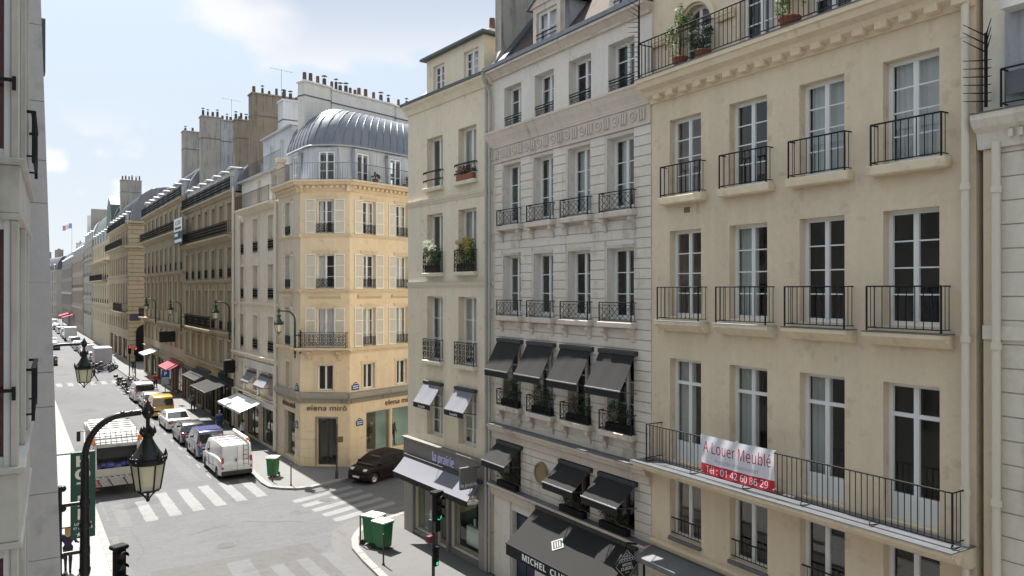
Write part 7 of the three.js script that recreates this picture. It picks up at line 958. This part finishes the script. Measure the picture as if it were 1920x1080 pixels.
// ---------------------------------------------------------------- people
function body(bones, N = 84, size = 1.95) { // bones: [ax,ay,az,ra, bx,by,bz,rb, colour]
  const mc = new MarchingCubes(N, M.white, false, false, 60000); mc.isolation = 0; const f = mc.field, h = N / 2, k = 0.035, bb = bones.map((b) => ({ b, d: [b[4] - b[0], b[5] - b[1], b[6] - b[2]], l2: (b[4] - b[0]) ** 2 + (b[5] - b[1]) ** 2 + (b[6] - b[2]) ** 2 || 1e-6 }));
  const dist = (o, x, y, z) => { const { b, d, l2 } = o; const t = Math.max(0, Math.min(1, ((x - b[0]) * d[0] + (y - b[1]) * d[1] + (z - b[2]) * d[2]) / l2)); return Math.hypot(x - b[0] - d[0] * t, y - b[1] - d[1] * t, z - b[2] - d[2] * t) - (b[3] + (b[7] - b[3]) * t); };
  for (let kz = 0; kz < N; kz++) for (let j = 0; j < N; j++) for (let i = 0; i < N; i++) { const x = (i - h) / h * size / 2, y = (j - h) / h * size / 2 + size / 2 - 0.06, z = (kz - h) / h * size / 2; let v = 9; if (Math.abs(z) < 0.62 && Math.abs(x) < 0.7) for (const o of bb) { const e = dist(o, x, y, z); if (e < v + k) { const m = Math.max(0, Math.min(1, 0.5 + 0.5 * (v - e) / k)); v = v * (1 - m) + e * m - k * m * (1 - m); } } f[i + j * N + kz * N * N] = -v; }
  mc.update(); const n = mc.count, pos = new Float32Array(n * 3), nor = new Float32Array(n * 3), col = new Float32Array(n * 3);
  for (let i = 0; i < n; i++) { const x = mc.positionArray[i * 3] * size / 2, y = mc.positionArray[i * 3 + 1] * size / 2 + size / 2 - 0.06, z = mc.positionArray[i * 3 + 2] * size / 2; pos.set([x, y, z], i * 3); const L = Math.hypot(...mc.normalArray.slice(i * 3, i * 3 + 3)) || 1; for (let c = 0; c < 3; c++) nor[i * 3 + c] = mc.normalArray[i * 3 + c] / L; let best = 9, bc = bb[0].b[8]; for (const o of bb) { const e = dist(o, x, y, z); if (e < best) { best = e; bc = o.b[8]; } } col.set(bc, i * 3); }
  const g = new THREE.BufferGeometry(); g.setAttribute('position', new THREE.BufferAttribute(pos, 3)); g.setAttribute('normal', new THREE.BufferAttribute(nor, 3)); g.setAttribute('color', new THREE.BufferAttribute(col, 3)); return g;
}
function person(label, s, r, turn, { stride = 0.35, topC = [0.02, 0.02, 0.02], legC = [0.02, 0.02, 0.03], skin = [0.42, 0.26, 0.18], shoe = [0.02, 0.02, 0.02], hairC = [0.05, 0.03, 0.02], long = false, h = 1, armOut = 0.12, dummy = false, group = 'people on the street', lift = 0, bag = null, bend = 0.25 } = {}) {
  const t = thing(dummy ? 'shop_mannequin' : 'person', label, dummy ? 'mannequin' : 'person', lift ? r : P(s, r, 0), turn, group);
  const B2 = [], hip = 0.92 - stride * 0.09, a = stride, leg = (z, an) => { const k = [Math.sin(an) * 0.44, hip - Math.cos(an) * 0.44, z], bendA = an < 0 ? an - 0.35 : an - 0.05, f = [k[0] + Math.sin(bendA) * 0.42, k[1] - Math.cos(bendA) * 0.42, z]; B2.push([0, hip, z, 0.088, ...k, 0.058, legC], [...k, 0.058, ...f, 0.04, legC], [f[0] - 0.04, Math.max(0.04, f[1] - 0.03), z, 0.042, f[0] + 0.15, Math.max(0.035, f[1] - 0.05 - (an < 0 ? 0.03 : 0)), z, 0.034, shoe]); };
  leg(-0.085, a); leg(0.085, -a);
  B2.push([0, hip, -0.05, 0.115, 0, hip, 0.05, 0.115, legC], [0, hip + 0.1, 0, 0.12, 0.01, 1.2, 0, 0.125, topC], [0.01, 1.18, -0.07, 0.11, 0.01, 1.32, -0.1, 0.085, topC], [0.01, 1.18, 0.07, 0.11, 0.01, 1.32, 0.1, 0.085, topC], [0, 1.38, 0, 0.055, 0.02, 1.47, 0, 0.048, skin], [0.02, 1.53, 0, 0.078, 0.015, 1.61, 0, 0.094, skin], [0.1, 1.535, 0, 0.016, 0.105, 1.555, 0, 0.012, skin]);
  const fingers = []; const arm = (z, an) => { const sh = [0, 1.37, z * 0.17], e = [Math.sin(an) * 0.28, 1.37 - Math.cos(an) * 0.28, z * (0.17 + armOut * 0.6)], fa = an + bend + 0.1, w = [e[0] + Math.sin(fa) * 0.25, e[1] - Math.cos(fa) * 0.25, z * (0.17 + armOut)]; B2.push([...sh, 0.062, ...e, 0.045, topC], [...e, 0.045, ...w, 0.03, topC]); const u = [Math.sin(fa), -Math.cos(fa)], p = [w[0] + u[0] * 0.09, w[1] + u[1] * 0.09, w[2]]; B2.push([...w, 0.026, ...p, 0.03, skin]); [[-0.026, 0.07], [-0.009, 0.08], [0.009, 0.076], [0.026, 0.06]].forEach(([o, l]) => fingers.push([[p[0] + o, p[1], p[2]], [p[0] + o + u[0] * l * 0.6, p[1] + u[1] * l * 0.6, p[2]], [p[0] + o + u[0] * l * 0.9 + 0.012, p[1] + u[1] * l, p[2] - z * 0.018]])); fingers.push([[w[0] + 0.02, w[1] + u[1] * 0.03, w[2]], [w[0] + 0.055, w[1] + u[1] * 0.07, w[2] - z * 0.01], [w[0] + 0.06, w[1] + u[1] * 0.1, w[2] - z * 0.015]]); };
  arm(-1, -a * 0.8); arm(1, a * 0.8);
  const g = body(B2), fg = join(fingers.map((f) => tube(f, 0.009, 5, 5))); const n = fg.attributes.position.count, cc = new Float32Array(n * 3); for (let i = 0; i < n; i++) cc.set(skin, i * 3); fg.deleteAttribute('uv'); fg.setAttribute('color', new THREE.BufferAttribute(cc, 3));
  const m = new THREE.Mesh(mergeGeometries([g, fg]), mt(1, 1, 1, 0.85, { vertexColors: true })); m.name = 'body'; m.castShadow = m.receiveShadow = true; t.add(m);
  if (!dummy) { const hr = new THREE.SphereGeometry(0.112, 16, 12, 0, 6.283, 0, 1.9); hr.scale(1, 1.05, 0.98); hr.rotateZ(0.55); hr.translate(-0.004, 1.605, 0); const gs = [ni(hr)]; if (long) { const l = new THREE.SphereGeometry(0.1, 12, 10); l.scale(0.6, 1.9, 1.05); l.translate(-0.07, 1.5, 0); gs.push(ni(l)); } mesh('hair', gs, mt(...hairC, 0.8), t); mesh('eye', [new THREE.SphereGeometry(0.011, 6, 5).translate(0.1, 1.585, 0.033)], M.dark, t); mesh('eye', [new THREE.SphereGeometry(0.011, 6, 5).translate(0.1, 1.585, -0.033)], M.dark, t); mesh('mouth', [bx(0.094, 0.1, 1.503, 1.51, -0.02, 0.02)], mt(0.25, 0.08, 0.07, 0.7), t); }
  if (bag) mesh('bag', [rbx(-0.12, 0.12, 0.75, 1.02, 0.26, 0.36, 0.03, 2), tube([[-0.08, 1.0, 0.31], [0.0, 1.4, 0.17], [0.08, 1.0, 0.31]], 0.012, 12, 5)], mt(...bag, 0.7), t);
  t.scale.setScalar(h); return t;
}
person('blonde person in a purple jacket and dark trousers walking on the left pavement', 33.0, 1.72, N90 - 0.1, { topC: [0.035, 0.018, 0.06], legC: [0.012, 0.012, 0.018], hairC: [0.42, 0.27, 0.1], long: true, stride: 0.18, armOut: 0.16, h: 0.99, bend: 0.9 });
person('person in black walking away along the left pavement further on', 55.5, 1.95, -N90 + 0.2, { topC: [0.012, 0.012, 0.014], legC: [0.012, 0.012, 0.014], stride: 0.42, bag: [0.02, 0.02, 0.02] });
person('person in dark clothes striding over the far zebra crossing', 99.5, 7.75, 0.2, { topC: [0.02, 0.018, 0.02], legC: [0.014, 0.014, 0.016], stride: 0.5 });
person('person in a white shirt standing under the white awning', 53.5, 13.0, 2.4, { topC: [0.6, 0.6, 0.62], legC: [0.05, 0.05, 0.07], stride: 0.08 });
person('person in a red top on the pavement by the motorcycles', 88.5, 12.6, N90, { topC: [0.4, 0.02, 0.03], legC: [0.02, 0.02, 0.03], stride: 0.3 });
person('person in dark clothes on the pavement near the arched corner', 108, 12.8, -N90, { topC: [0.03, 0.03, 0.04], legC: [0.02, 0.02, 0.02], stride: 0.25 });
person('person in a grey coat on the pavement beside the yellow van', 70, 12.9, N90, { topC: [0.12, 0.12, 0.13], legC: [0.03, 0.03, 0.05], stride: 0.35 });
person('person in a blue jacket on the pavement beside the dark grey hatchback', 58.5, 12.6, -N90, { topC: [0.03, 0.05, 0.14], legC: [0.03, 0.03, 0.03], stride: 0.3 });
person('person in a pale top walking on the left pavement beyond the lorry', 74, 2.0, N90, { topC: [0.5, 0.48, 0.44], legC: [0.03, 0.04, 0.08], stride: 0.4 });
const fr = Math.atan2(crossDir[0], crossDir[1]);
for (const [i, [u, z, c, lab]] of [[1.75, -0.8, [0.03, 0.03, 0.035], 'window mannequin in dark clothes at the left of the corner shop display'], [2.5, -0.9, [0.05, 0.04, 0.04], 'window mannequin in a dark jacket second in the corner shop display'], [4.2, -0.8, [0.02, 0.02, 0.022], 'window mannequin in black in the right corner shop window']].entries()) person(lab, 0, shopSpot(u, z, 0.552), fr - N90, { topC: c, legC: i === 1 ? [0.12, 0.11, 0.1] : c, skin: [0.5, 0.42, 0.34], dummy: true, stride: 0.1, lift: 1, group: 'window mannequins', armOut: 0.1 });

renderer.render(scene, camera);
